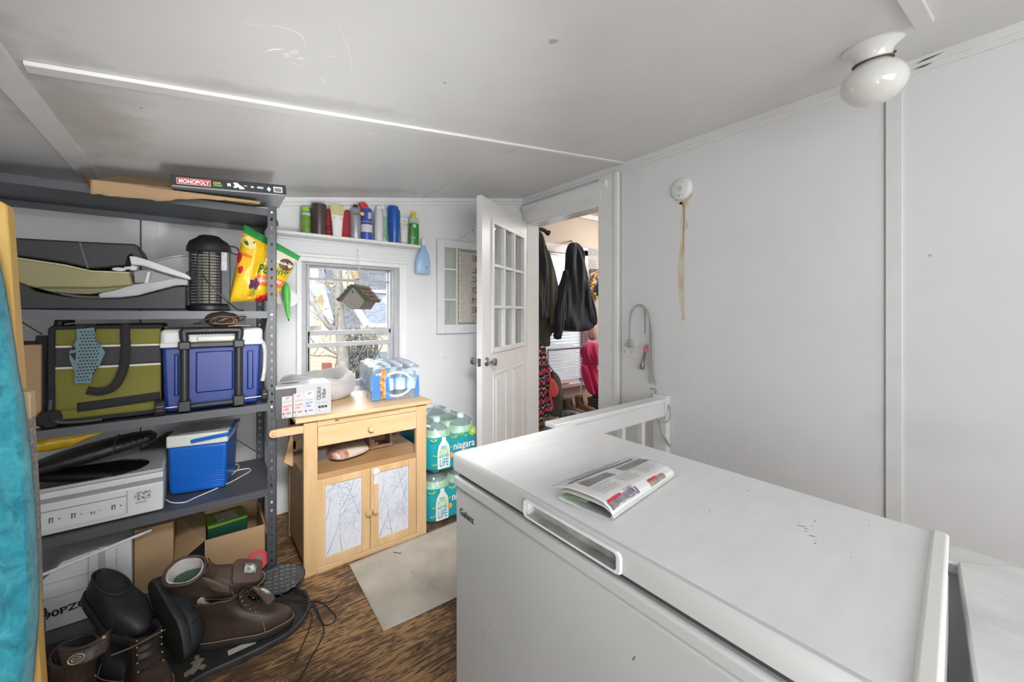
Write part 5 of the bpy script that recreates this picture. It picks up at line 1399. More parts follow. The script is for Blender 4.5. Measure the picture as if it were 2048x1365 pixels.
# --- bottom: cartons
def build_cartons():
    z = SZ[0]+0.001
    M_wc = mat('white_carton', (0.60, 0.61, 0.62), 0.6, var=0.12, vscale=5)
    r = thing('white_carton', 'dented white carton with brown tape and printed code under the shelves', 'carton', (-0.345, 2.21, z))
    hw = 0.125; H_ = 0.262
    m = MB(); m.box(-hw-0.05, hw, 0.0, 0.30, 0, H_-0.07); m.build('carton_body', M_wc, r, bevel=0.003)
    m = MB(); m.prism([(-hw+0.01, 0.0, H_-0.072), (hw, 0.0, H_-0.072), (hw, 0.0, H_), (0.005, 0.0, H_-0.008), (-hw+0.06, 0.0, H_-0.02)], (0, 0.22, 0)); m.build('carton_flap', M_wc, r, bevel=0.002)
    mt = mat('clear_brown_tape', (0.42, 0.39, 0.34), 0.2)
    for (a, b, c, d) in ((-hw-0.03, hw-0.08, 0.172, 0.175), (-hw-0.05, hw-0.05, 0.118, 0.121), (0.002, 0.006, 0.10, 0.255), (0.03, 0.05, 0.10, 0.262)):
        m = MB(); m.box(a, b, -0.0014, 0, c, d); m.build('tape_strip', mt, r)
    m = MB(); m.box(0.080, 0.0835, -0.0014, 0, 0.15, 0.24); m.build('side_print', mat('faint_print', (0.25, 0.25, 0.27), 0.6, col2=(0.6, 0.6, 0.62), vscale=120), r)
    text('90PZ01R1', 0.033, M_blk, r, (-0.110, -0.0012, 0.046), (1, 0, 0.10), (0, 0, 1), name='printed_code', width=0.165, bold=0.0008)
    m = MB(); m.box(-hw-0.05, -hw-0.022, -0.012, -0.002, 0.15, 0.215); m.build('label_tab', mat('beige_tab', (0.55, 0.52, 0.46), 0.5), r, bevel=0.003)
    m = MB(); m.cyl((-hw-0.05, 0.02, H_-0.062), (hw+0.06, 0.02, H_+0.018), 0.006); q = m.build('paper_roll', mat('white_plastic_pipe', (0.75, 0.75, 0.76), 0.4)); q.location = (-0.345, 2.19, z); tag(q, 'thin white plastic pipe resting along the top of the white carton', 'pipe')
    r = thing('brown_carton', 'closed brown carton standing beside the white carton', 'carton', (-0.155, 2.25, z))
    m = MB(); m.box(-0.062, 0.062, 0.0, 0.25, 0, 0.275); m.build('carton_body', M_card, r, bevel=0.003)
    r = thing('open_carton', 'open brown carton holding a green box behind the boots', 'carton', (0.125, 2.20, z))
    hw, D, H_ = 0.112, 0.30, 0.178
    m = MB(); m.box(-hw, hw, 0, 0.004, 0, H_); m.box(-hw, hw, D-0.004, D, 0, H_+0.012); m.box(-hw, -hw+0.004, 0.004, D-0.004, 0, H_); m.box(hw-0.004, hw, 0.004, D-0.004, 0, H_); m.box(-hw, hw, 0, D, 0, 0.004)
    m.build('carton_body', M_card, r)
    m = MB(); m.prism([(-hw, 0.0, H_), (-hw, D, H_), (-hw-0.105, D-0.01, H_+0.02), (-hw-0.105, 0.0, H_-0.075)], (0.002, 0, 0.003)); m.build('side_flap', M_card, r, smooth=False)
    m = MB(); m.prism([(-hw+0.01, D, H_+0.012), (hw-0.01, D, H_+0.012), (hw-0.02, D+0.02, H_+0.08), (-hw+0.02, D+0.02, H_+0.08)], (0, 0.003, 0)); m.build('back_flap', M_card_d, r, smooth=False)
    m = MB(); m.prism([(hw, 0.01, H_), (hw, D-0.01, H_), (hw+0.02, D-0.02, H_-0.06), (hw+0.02, 0.02, H_-0.06)], (0.003, 0, 0)); m.build('side_flap', M_card, r, smooth=False)
    m = MB(); m.cyl((0.0, -0.0006, 0.02), (0.0, -0.0006, 0.02), 0.001); m.bm.free()
    g = thing('green_box', 'dark green box with lime lid edge inside the open carton', 'box', (0.095, 2.33, z+0.006), (0, 0, 0.12))
    m = MB(); m.box(-0.07, 0.085, 0, 0.13, 0, 0.165); m.build('box_body', mat('dark_green_card', (0.015, 0.06, 0.035), 0.35), g, bevel=0.001)
    m = MB(); m.box(-0.0705, 0.0855, -0.0005, 0.1305, 0.165, 0.176); m.build('box_top', mat('lime_green_card', (0.16, 0.33, 0.03), 0.4, var=0.2, vscale=10), g, bevel=0.001)
    m = MB(); m.box(-0.03, 0.05, 0.03, 0.11, 0.176, 0.1768); m.build('paper_label', mat('pale_label', (0.5, 0.5, 0.45), 0.5, var=0.3, vscale=60), g)
    g = thing('red_reel', 'red reel with a black hub lying by the foot of the shelf post', 'reel', (0.205, 2.165, z+0.035), (0.9, 0, 0.0))
    MB().lathe([(0.001, -0.012), (0.042, -0.012), (0.044, -0.006), (0.044, 0.006), (0.042, 0.012), (0.001, 0.012)]).build('reel_disc', mat('glossy_red_plastic', (0.50, 0.008, 0.02), 0.55), g)
    MB().lathe([(0.001, 0.011), (0.016, 0.011), (0.016, 0.018), (0.001, 0.018)]).build('hub', M_blackp, g)
build_cartons()
# ------------------------------------------------------------------ bottles on the wall shelf
def px_lathe(name, cx, y_bot, prof, Y, material, parent, origin, seg=24, sy=1.0, lean=0.0):
    """turned shape whose silhouette is given as (half width px, y px) along a vertical axis at pixel column cx"""
    o = Vector(origin); a = ray(cx, 600); d = Y/a.y; k = d/FPX
    c = onY(cx, y_bot, Y)
    pr = [(max(w, 0.05)*k, (y_bot-y)*k) for w, y in prof]
    pr = [(0.0004, pr[0][1])] + pr + [(0.0004, pr[-1][1])]
    m = MB(); M = Matrix.Translation(c-o) @ Matrix.Rotation(lean, 4, 'Y')
    m.lathe(pr, seg=seg, sy=sy, M=M)
    return m.build(name, material, parent)
def build_shelf_bottles():
    zs = 1.7425
    def T(name, label, cat, cx, Y=2.785):
        a = ray(cx, 600); p = a*(Y/a.y)
        return thing(name, label, cat, (p.x, Y, zs), group='bottles and cans on the wall shelf')
    def base_y(cx, Y):
        a = ray(cx, 600); d = Y/a.y; return 625 - FPX*(zs-CAM_H)/d
    def bot(cx, Y): return base_y(cx, Y)
    Y = 2.785
    M_lime = mat('lime_plastic', (0.35, 0.62, 0.05), 0.35); M_limel = mat('lime_liquid', (0.22, 0.42, 0.06), 0.3, var=0.4, vscale=30)
    r = T('hand_wipe_tube', 'lime green capped canister at the left end of the wall shelf', 'canister', 611.5); o = r.location; b = bot(611.5, Y)
    px_lathe('canister', 611.5, b, [(8.5, b), (8.8, b-3), (8.8, 427), (8.0, 424)], Y, M_limel, r, o)
    px_lathe('cap', 611, b, [(7.5, 424), (7.8, 423), (7.8, 417), (7.0, 415)], Y, M_lime, r, o)
    px_lathe('label', 611.5, b, [(9.0, 432), (9.0, 427)], Y, mat('white_blue_label', (0.8, 0.82, 0.9), 0.4, col2=(0.10, 0.15, 0.4), vscale=60), r, o)
    r = T('blue_bottle', 'small dark blue bottle between the lime canister and the brown tumbler', 'bottle', 621, 2.81); o = r.location; b = bot(621, 2.81)
    px_lathe('bottle', 621, b, [(4.5, b), (4.5, 425), (3, 421)], 2.81, mat('dusky_blue', (0.08, 0.16, 0.28), 0.4), r, o)
    px_lathe('cap', 621, b, [(3.0, 421), (3.0, 417)], 2.81, M_cb_ if False else mat('cap_blue', (0.03, 0.08, 0.3), 0.4), r, o)
    r = T('brown_tumbler', 'dark brown translucent plastic tumbler on the wall shelf', 'tumbler', 638, 2.775); o = r.location; Yq = 2.775; b = bot(638, Yq)
    px_lathe('tumbler', 638, b, [(13.0, b), (13.6, b-2), (14.2, 412), (14.0, 409.5), (12.5, 409.5), (12.0, 420)], Yq, mat('brown_plastic', (0.075, 0.045, 0.045), 0.25), r, o, 32)
    # red case
    r = T('red_case', 'flat red fabric case with a black zip pull behind the white tube', 'case', 677, 2.80); o = r.location
    P = [(653, bot(677, 2.80)), (702, bot(677, 2.80)+3), (702, 430), (699, 424), (690, 422), (664, 417), (653, 418)]
    slab('case', P, 2.805, 2.845, mat('red_fabric', (0.42, 0.02, 0.035), 0.6, bump=0.2, bscale=80), r, o, bevel=0.004)
    m = MB(); pts = [onY(a, b_, 2.800)-Vector(o) for a, b_ in ((652, 461), (658, 453), (664, 450), (668, 456), (656, 460))]
    m.tube(spline(pts, 5), 0.0025, 6); m.build('cord_loop', M_blackp, r)
    m = MB(); m.cyl(onY(692, 422, 2.82)-Vector(o), onY(698, 424, 2.82)-Vector(o), 0.008); m.build('zip_pull', M_blackp, r)
    # white and cream cosmetic tube
    r = T('lotion_tube', 'white lotion tube with pale yellow upper half in front of the red case', 'tube', 674.5, 2.765); o = r.location; Yq = 2.762; b = bot(674.5, Yq)
    R = []
    for (w, y, t) in ((8.3, b, 0.016), (8.6, b-3, 0.018), (10.5, 444, 0.016), (12, 431, 0.011)): R.append((w, y, t))
    m = MB(); k = Yq/ray(674.5, 600).y/FPX
    def ell(w, y, t): 
        c = onY(674.5, y, Yq)-Vector(o); return [c+Vector((w*k*math.cos(2*math.pi*i/20), t*math.sin(2*math.pi*i/20), 0)) for i in range(20)]
    m.rings([ell(*q) for q in R]); m.build('tube_lower', M_wht, r)
    m = MB(); m.rings([ell(*q) for q in ((12.1, 431, 0.011), (13.4, 420, 0.006), (13.6, 411, 0.002))]); m.build('tube_upper', mat('cream_yellow', (0.72, 0.66, 0.32), 0.4, var=0.25, vscale=30), r)
    text('OLAY', 0.017, mat('black_ink', (0.05, 0.05, 0.05), 0.5), r, onY(667, 437.5, Yq-0.012)-Vector(o), (1, 0, 0), (0, 0, 1), name='tube_lettering', width=0.055)
    # aerosol cans
    r = T('silver_aerosol', 'silver grey aerosol can with black nozzle on the wall shelf', 'aerosol can', 711); o = r.location; b = bot(711, Y)
    px_lathe('can', 711, b, [(10, b), (10.3, b-1), (10.3, 423), (8.5, 419.5), (5, 416)], Y, mat('silver_can', (0.50, 0.50, 0.53), 0.3, metal=0.4, var=0.3, vscale=60), r, o)
    px_lathe('nozzle', 711, b, [(4.5, 417), (4.5, 411), (3, 410)], Y, M_blackp, r, o)
    text('Claire', 0.020, mat('black_ink', (0.05, 0.05, 0.05)), r, onY(705.5, 429, Y-0.0385)-Vector(o), (1, 0, 0), (0, 0, 1), name='can_lettering', width=0.040)
    r = T('blue_aerosol', 'blue and white aerosol can with a large red spray cap', 'aerosol can', 733, 2.78); o = r.location; Yq = 2.78; b = bot(733, Yq)
    px_lathe('can', 733, b, [(11, b), (11.3, b-1), (11.3, 424), (10, 420), (6, 417)], Yq, mat('blue_can', (0.05, 0.08, 0.42), 0.3), r, o)
    px_lathe('label_band', 733, b, [(11.5, 466), (11.5, 451)], Yq, mat('white_label', (0.75, 0.75, 0.76), 0.4, var=0.2, vscale=70), r, o)
    px_lathe('yellow_stripe', 733, b, [(11.55, 446), (11.55, 445)], Yq, M_yel, r, o)
    px_lathe('collar', 733, b, [(10.0, 422), (8.5, 417.5), (5, 416)], Yq, mat('grey_collar', (0.25, 0.25, 0.26), 0.4), r, o)
    m = MB(); m.prism(rnd_poly(onY(724.5, 428, Yq-0.036)-Vector(o), X1, Z1, 0.013, 14, 2, 0.05), (0, -0.002, 0)); m.build('yellow_emblem', M_yel, r)
    m = MB(); m.prism([onY(a, c_, Yq-0.040)-Vector(o) for a, c_ in ((736, 425), (743, 425), (743, 438), (736, 438))], (0, -0.001, 0)); m.build('info_panel', mat('pale_panel', (0.6, 0.62, 0.68), 0.4, var=0.4, vscale=120), r)
    m = MB(); m.prism([onY(a, c_, Yq-0.018)-Vector(o) for a, c_ in ((719, 405), (728, 404), (735, 408), (738, 416), (738, 419), (726, 419), (723, 412), (720, 409))], (0, 0.036, 0)); m.build('spray_cap', mat('spray_cap_red', (0.60, 0.03, 0.04), 0.3), r, bevel=0.006, bseg=3)
    m = MB(); m.prism([onY(a, c_, Yq-0.002)-Vector(o) for a, c_ in ((720, 409), (723.5, 409), (724, 424), (722, 424))], (0, 0.006, 0)); m.build('spray_straw', mat('spray_cap_red', (0.6, 0.03, 0.04)), r)
    # white bottles
    r = T('white_bottle', 'white spray bottle with faint print on the wall shelf', 'bottle', 757.5); o = r.location; b = bot(757.5, Y)
    px_lathe('bottle', 757.5, b, [(8.7, b), (9, b-1), (9, 433), (7.8, 425), (5.5, 418)], Y, mat('white_bottle', (0.74, 0.73, 0.71), 0.35, var=0.12, vscale=40), r, o)
    px_lathe('cap', 757.5, b, [(5.5, 419), (5.0, 413), (3, 412)], Y, M_wht, r, o)
    r = T('teal_label_bottle', 'white bottle with teal and green label behind the white spray bottle', 'bottle', 768, 2.815); o = r.location; b = bot(768, 2.815)
    px_lathe('bottle', 768, b, [(7.5, b), (7.8, b-1), (7.8, 430), (5.5, 421), (4.5, 418)], 2.815, mat('pale_aqua', (0.55, 0.66, 0.66), 0.35), r, o)
    px_lathe('label', 768, b, [(8, b-6), (8, 434)], 2.815, mat('teal_label', (0.08, 0.32, 0.38), 0.4, col2=(0.45, 0.6, 0.3), vscale=40), r, o)
    px_lathe('cap', 764, b, [(4, 419), (4.5, 412), (3, 411)], 2.815, M_wht, r, o)
    # big blue bottle
    r = T('big_blue_bottle', 'tall glossy cobalt blue bottle on the wall shelf', 'bottle', 786.5, 2.775); o = r.location; Yq = 2.775; b = bot(786.5, Yq)
    px_lathe('bottle', 788, b, [(8.2, b), (8.6, b-2), (11.5, 442), (12.2, 430), (11.4, 421)], Yq, mat('cobalt_plastic', (0.012, 0.09, 0.42), 0.22), r, o, 32)
    px_lathe('cap', 786, b, [(10.4, 421), (10.8, 418), (9.4, 413.5), (6, 412.3)], Yq, mat('cobalt_plastic', (0.012, 0.09, 0.42)), r, o, 32)
    # flowered tube
    r = T('flowered_tube', 'white squeeze tube with brown flowers beside the green gel bottle', 'tube', 808, 2.785); o = r.location; b = bot(808, Y)
    m = MB(); k = Y/ray(808, 600).y/FPX
    def el2(w, y, t):
        c = onY(808, y, Y)-Vector(o); return [c+Vector((w*k*math.cos(2*math.pi*i/20), t*math.sin(2*math.pi*i/20), 0)) for i in range(20)]
    m.rings([el2(*q) for q in ((6.8, b-5, 0.016), (8.2, 455, 0.013), (9.0, 436, 0.003))]); m.build('tube_body', mat('white_tube', (0.78, 0.77, 0.75), 0.35), r)
    m = MB(); m.rings([el2(*q) for q in ((6.4, b, 0.016), (6.6, b-5, 0.016))]); m.build('tube_cap', mat('cap_grey', (0.60, 0.60, 0.58), 0.4), r)
    rg = random.Random(8); m = MB()
    for k_ in range(26):
        q = onY(801+rg.random()*14, 447+rg.random()*14, Y-0.0165)-Vector(o); m.prism(rnd_poly(q, X1, Z1, rg.uniform(.0015, .003), 5, k_), (0, -0.0004, 0))
    m.build('flower_print', mat('brown_flower', (0.25, 0.09, 0.06), 0.5), r, smooth=False)
    text('50', 0.018, mat('grey_ink', (0.2, 0.2, 0.2), 0.5), r, onY(806.5, 443.5, Y-0.012)-Vector(o), (1, 0, 0), (0, 0, 1), name='tube_lettering')
    # green gel bottle
    r = T('green_gel_bottle', 'clear green gel bottle with yellow cap at the right end of the wall shelf', 'bottle', 828, 2.775); o = r.location; Yq = 2.775; b = bot(828, Yq)
    m = MB(); k = Yq/ray(828, 600).y/FPX
    def el3(w, y, t):
        c = onY(828, y, Yq)-Vector(o); return [c+Vector((w*k*math.cos(2*math.pi*i/24), t*math.sin(2*math.pi*i/24), 0)) for i in range(24)]
    m.rings([el3(*q) for q in ((10.2, b, 0.018), (10.6, b-2, 0.02), (10.2, 455, 0.02), (9.8, 448, 0.02))]); m.build('bottle_lower', mat('green_gel', (0.04, 0.26, 0.03), 0.25), r)
    m = MB(); m.rings([el3(*q) for q in ((9.8, 448, 0.02), (9.6, 440, 0.019), (7, 435, 0.016), (4.6, 434, 0.012))]); m.build('bottle_shoulder', mat('clear_greenish', (0.50, 0.58, 0.42), 0.2), r)
    m = MB(); m.rings([el3(*q) for q in ((4.4, 434, 0.0125), (4.4, 424, 0.0125))]); m.build('cap', mat('cap_yellow', (0.80, 0.62, 0.01), 0.35), r, bevel=0.001)
    m = MB(); c = onY(828, 452, Yq-0.021)-Vector(o); 
    m.tube([c+Vector((0.026*math.cos(math.radians(a)), 0, 0.026*math.sin(math.radians(a)))) for a in range(30, 200, 12)], 0.003, 6, flat=0.4); m.build('round_logo', mat('dark_green_print2', (0.01, 0.15, 0.03), 0.4), r)
    m = MB(); m.prism(rnd_poly(c+Vector((0.004, 0.0005, 0)), X1, Z1, 0.014, 14, 1, 0.02), (0, -0.001, 0)); m.build('round_label', mat('pale_logo', (0.6, 0.66, 0.7), 0.4), r)
    text('ALOE', 0.018, M_wht, r, onY(821.5, 477, Yq-0.0215)-Vector(o), (1, 0, 0), (0, 0, 1), name='bottle_lettering', width=0.036)
build_shelf_bottles()

# light blue bottle hung flat on the wall beside the shelf
def build_blue_bottle():
    Yq = 2.80
    r = thing('hanging_detergent_bottle', 'pale blue detergent bottle with white cap against the wall right of the shelf', 'bottle', onY(846, 548, Yq)); o = Vector(r.location)
    def E(xc, w, y, t): 
        c = onY(xc, y, Yq)-o; k = Yq/ray(846, 600).y/FPX
        return [c+Vector((w*k*math.cos(2*math.pi*i/28), t*math.sin(2*math.pi*i/28), 0)) for i in range(28)]
    m = MB(); m.rings([E(845.5, 15, 548, .022), (E(845.5, 16, 546, .026)), E(845.5, 16, 534, .028), E(846, 15, 522, .028), E(846.5, 11, 508, .024), E(847, 6, 499, .016), E(847, 4.3, 490, .0125)]); m.build('bottle', mat('pale_blue_plastic', (0.36, 0.55, 0.76), 0.25), r)
    m = MB(); m.rings([E(847, 4.8, 491, .014), E(847, 5, 489, .015), E(847, 5, 480, .015), E(847, 4.6, 479, .013)]); m.build('cap', M_wht, r)
    m = MB(); c = onY(852, 526, Yq-0.024)-o
    m.prism([c+Vector((0.030*math.cos(t*math.pi/10)*(1.0 if math.sin(t*math.pi/10) < 0 else 0.85), 0.006*abs(math.cos(t*math.pi/10)), 0.058*math.sin(t*math.pi/10))) for t in range(20)], (0, -0.0015, 0)); m.build('label', mat('pale_aqua_label', (0.50, 0.70, 0.74), 0.35, var=0.15, vscale=40), r)
    m = MB(); m.prism(rnd_poly(c+Vector((0, -0.002, -0.032)), X1, Z1, 0.012, 8, 3, 0.3), (0, -0.001, 0)); m.build('label_print', mat('label_brown', (0.3, 0.28, 0.3), 0.5, var=0.5, vscale=90), r)
    m = MB(); m.tube(spline([onY(847, 478, Yq)-o, onY(848, 474, 2.83)-o, onY(848, 472, 2.85)-o], 3), 0.001, 6); m.build('hook', M_steel, r)
build_blue_bottle()

# ------------------------------------------------------------------ birdhouse hanging in front of the window
def build_birdhouse():
    Yf = 2.60; o = onY(718, 500, Yf+0.07)
    r = thing('hanging_birdhouse', 'small wooden birdhouse with shingled roof and green edging hanging before the window', 'birdhouse', o); o = Vector(o)
    f = lambda a, b: onY(a, b, Yf) - o
    dv = onY(733, 575.6, Yf+0.14) - onY(705.7, 570.5, Yf)
    ap, le, re = f(705.7, 571), f(677, 603), f(733, 603)
    body = [f(706, 574), f(683, 602), f(697, 617.8), f(718, 617.8), f(729, 602)]
    m = MB(); m.prism([p+dv*0.04 for p in body], dv*0.86); m.build('house_body', wood('weathered_wood', (0.24, 0.195, 0.165), (0.17, 0.14, 0.12), 4, (9, 9, 9), 0.8), r)
    m = MB(); m.prism([p+dv*0.02 for p in body], dv*0.03); m.build('front_board', mat('grey_brown_board', (0.20, 0.175, 0.16), 0.75, var=0.1, vscale=20), r, bevel=0.001)
    up = Vector((0, 0, 1))
    for (a, b, nm) in ((ap, le, 'l'), (ap, re, 'r')):
        d = (b-a); n = d.cross(dv).normalized(); n = n if n.z > 0 else -n
        m = MB(); m.prism([a-n*0.001, b-n*0.001, b+n*0.010, a+n*0.010], dv*1.02); m.build('roof_panel', mat('weathered_shingle', (0.28, 0.205, 0.14), 0.85, var=0.3, vscale=30, bump=0.4, bscale=60), r)
        m = MB(); m.bar(a-dv*0.02+n*0.004, b-dv*0.02+n*0.004, 0.004, 0.013, up=tuple(n)); m.build('roof_edge', mat('moss_green_edge', (0.035, 0.085, 0.04), 0.7), r)
        for k in range(4):
            s0 = k/4; m = MB()
            rgd = random.Random(k); N = 9; P = []
            for i in range(N+1):
                w = i/N; e = s0+0.25+0.03*math.sin(w*17+k*2)
                P.append(a+d*e+dv*(1.02*w)+n*(0.020-0.002*k*0))
            Q = [a+d*s0+dv*1.02+n*0.012, a+d*s0+n*0.012]
            m.prism(P+Q, n*0.003); m.build('shingle', mat('weathered_shingle', (0.28, 0.205, 0.14)), r, smooth=False)
    m = MB(); c = f(705.5, 585) ; m.prism([c+Vector((0.005*math.cos(t*math.pi/6), -0.001, 0.005*math.sin(t*math.pi/6))) for t in range(12)], (0, 0.004, 0)); m.prism([c+Vector((-0.003, -0.001, 0)), c+Vector((0.003, -0.001, 0)), c+Vector((0.0, -0.001, 0.017))], (0, 0.004, 0)); m.build('key_hole', M_blk, r)
    m = MB(); m.ball(f(705.5, 615.5)+Vector((0, -0.003, 0)), 0.003, 8); m.build('screw', M_steel, r)
    m = MB(); top = onY(717, 503, YB-0.04)-o; rp = ap*0.5+(ap+dv)*0.5
    for s_ in (-0.004, 0.004): m.tube(spline([rp+dv*0.1+Vector((s_, 0, 0)), (rp+top)/2+Vector((s_*1.4, 0, 0)), Vector((s_*0.4, 0, 0.0))+Vector((0, 0.04, 0)), top], 4), 0.0016, 6)
    m.build('hanging_string', mat('cotton_string', (0.72, 0.69, 0.63), 0.9), r)
build_birdhouse()

# ------------------------------------------------------------------ old window frame with a WELCOME lace banner on the wall
def build_frame():
    p0 = onY(874, 577, 2.83)
    r = thing('decorative_window_frame', 'old white window frame with lace banner hung on the wall behind the open door', 'wall decoration', (p0.x, YB, 1.08)); X0 = p0.x
    W, H_ = 0.60, 0.745
    M_of = mat('old_white_frame', (0.78, 0.79, 0.80), 0.5, var=0.08, bump=0.1, bscale=20); M_cm = mat('cream_muntin', (0.76, 0.72, 0.58), 0.5)
    fw = 0.062
    m = MB(); y0, y1 = -0.034, -0.003
    m.box(0, fw, y0, y1, 0, H_); m.box(W-fw, W, y0, y1, 0, H_); m.box(fw, W-fw, y0, y1, 0, fw+0.01); m.box(fw, W-fw, y0, y1, H_-fw, H_)
    m.build('frame', M_of, r, bevel=0.004)
    m = MB()
    for z in (0.262, 0.505): m.box(fw, 0.175, y0+0.004, y1-0.006, z, z+0.017)
    m.box(0.165, 0.182, y0+0.003, y1-0.006, fw, H_-fw); m.box(W-0.182, W-0.165, y0+0.003, y1-0.006, fw, H_-fw)
    m.build('muntins', M_cm, r, bevel=0.002)
    MB().box(fw-0.004, W-fw+0.004, -0.018, -0.015, fw-0.004, H_-fw+0.004).build('glass', glassy('old_glass', (0.93, 0.95, 0.94), 0.08, haze=0.25, hazecol=(0.8, 0.8, 0.78)), r)
    # lace banner with scalloped edges
    m = MB(); n = 30; L = []; R_ = []
    for i in range(n*4+1):
        z = 0.085 + (H_-0.17)*i/(n*4); sc = 0.008*abs(math.sin(math.pi*i/8))
        L.append(Vector((0.188+0.004-sc, -0.030, z))); R_.append(Vector((0.40+sc, -0.030, z)))
    for a, b, c, d in zip(L, L[1:], R_, R_[1:]):
        v = [m.bm.verts.new(p) for p in (a, c, d, b)]; m._face(v)
    m.build('lace_banner', mat('cream_lace', (0.72, 0.68, 0.60), 0.9, var=0.22, vscale=55, bump=0.5, bscale=70), r, solid=0.0015)
    m = MB()
    for i in range(14):
        z = 0.10+0.042*i; m.prism([(0.190, -0.0325, z), (0.200, -0.0325, z+0.010), (0.206, -0.0325, z+0.006), (0.196, -0.0325, z-0.004)], (0, 0.001, 0)); m.prism([(0.190, -0.0325, z+0.02), (0.204, -0.0325, z+0.014), (0.206, -0.0325, z+0.018), (0.194, -0.0325, z+0.025)], (0, 0.001, 0))
    m.build('lace_leaf', mat('white_lace', (0.85, 0.84, 0.80), 0.9), r, smooth=False)
    M_red = mat('faded_red_stitch', (0.36, 0.07, 0.06), 0.8)
    for ch, py in (('W', 496), ('E', 517), ('L', 541), ('C', 559), ('O', 580), ('M', 601), ('E', 620)):
        q = onY(950.5, py, YB-0.033); zc_ = q.z-1.08; xc_ = q.x - X0
        text(ch, 0.066, M_red, r, (xc_+0.024, -0.033, zc_-0.024), (-1, 0, 0), (0, 0, 1), name='stitched_letter', width=0.048)
    m = MB(); t = onY(945.5, 460.5, YB-0.004)-Vector((X0, YB, 1.08))
    m.tube([(0.17, -0.018, H_-0.002), t, (0.43, -0.018, H_-0.002)], 0.0012, 6); m.build('hanging_wire', mat('thin_wire', (0.3, 0.29, 0.27), 0.6), r)
    m = MB(); m.ball(t, 0.005, 10); m.build('nail_head', M_blk, r)
    for (x, z) in ((0.03, 0.50), (0.245, 0.035)):
        m = MB(); m.lathe([(0.001, 0), (0.012, 0), (0.009, 0.003), (0.001, 0.004)], M=Matrix.Translation((x, y0, z)) @ Euler((math.pi/2, 0, 0)).to_matrix().to_4x4()); m.build('wood_plug', mat('plug_cream', (0.72, 0.68, 0.58), 0.6), r)
    # thin grey looped mark in the lower pane
    m = MB(); m.tube(spline([(0.085, -0.0195, 0.08), (0.092, -0.0195, 0.16), (0.100, -0.0195, 0.25), (0.112, -0.0195, 0.24), (0.105, -0.0195, 0.16), (0.098, -0.0195, 0.08)], 5), 0.002, 6, flat=0.4); m.build('pane_mark', mat('grey_mark', (0.3, 0.3, 0.33), 0.7), r)
    # little nail hook on the wall
    p = onY(889, 716, YB); r2 = thing('wall_hook', 'tiny screw hook in the wall left of the open door', 'hook', p)
    m = MB(); m.tube([(0, 0, 0), (0, -0.02, 0)] + [(0.008*math.sin(t), -0.02, 0.008-0.008*math.cos(t)) for t in (0.8, 1.6, 2.4, 3.4)], 0.0016, 6); m.build('hook', M_steel, r2)
    m = MB(); m.lathe([(0.001, 0), (0.016, 0), (0.015, 0.002), (0.001, 0.002)], M=Euler((math.pi/2, 0, 0)).to_matrix().to_4x4()); m.build('back_plate', M_trim, r2)
build_frame()

# green hook, green shade and paper thing beyond the shelf post
def build_green():
    Yq = 2.66
    r = thing('walking_cane', 'dark green curved cane handle sticking up behind the shelf post', 'cane', onY(549, 470, Yq)); o = Vector(r.location)
    m = MB(); pts = [onY(a, b, Yq)-o for a, b in ((553, 452), (552, 444), (548, 438), (541, 435.5), (534, 438), (531, 446))]
    m.tube(spline(pts, 6), 0.010, 12); m.build('crook', mat('green_enamel', (0.03, 0.14, 0.06), 0.3), r)
    m = MB(); m.tube([onY(531, 446, Yq)-o, onY(531, 520, Yq)-o, onZ(533, 995, 0.0)-o if False else Vector((onY(532, 700, Yq).x, Yq, 0.0))-o], 0.007, 10); m.build('shaft', mat('grey_shaft', (0.35, 0.36, 0.36), 0.4), r)
    Yq = 2.46
    r = thing('folded_green_umbrella', 'small folded bright green umbrella hanging tip down beside the potting soil bag', 'umbrella', onY(573, 570, Yq)); o = Vector(r.location)
    R = []
    for (x, y, w) in ((571, 565, 3), (572, 572, 7), (573, 588, 7.5), (574, 604, 6), (575, 620, 4.5), (576, 632, 2.6), (577, 639, 1.2)):
        c = onY(x, y, Yq)-o; k = Yq/ray(573, 600).y/FPX
        R.append([c+Vector((w*k*math.cos(t*math.pi/10)*(1+0.22*math.sin(5*t*math.pi/10)), w*k*math.sin(t*math.pi/10)*(1+0.22*math.cos(4*t*math.pi/10)), 0)) for t in range(20)])
    m = MB(); m.rings(R); m.build('folded_canopy', mat('bright_green_nylon', (0.12, 0.55, 0.10), 0.4), r, sub=1)
    m = MB(); m.cyl(onY(577, 638, Yq)-o, onY(577.5, 643, Yq)-o, 0.004, 0.002); m.build('tip', M_blackp, r)
    m = MB(); m.tube([onY(571, 566, Yq)-o, onY(560, 545, Yq)-o, Vector((SX1-0.004, SY1-0.03, 1.56))-o], 0.002, 6); m.build('hanging_cord', M_blackp, r)
    Yq = 2.52
    m = MB(); P = [(548, 596), (560, 586), (575, 576), (590, 585), (601, 600), (588, 612), (580, 614), (567, 602), (561, 610), (552, 606)]
    m.prism([onY(a, b, Yq) for a, b in P], (0.006, 0.05, 0))
    o_ = m.build('paper_bag', mat('white_paper_film', (0.72, 0.71, 0.69), 0.4, var=0.15, vscale=20, bump=0.4, bscale=15), bevel=0.002)
    tag(o_, 'crumpled white paper bag corner behind the green umbrella', 'paper bag')
build_green()

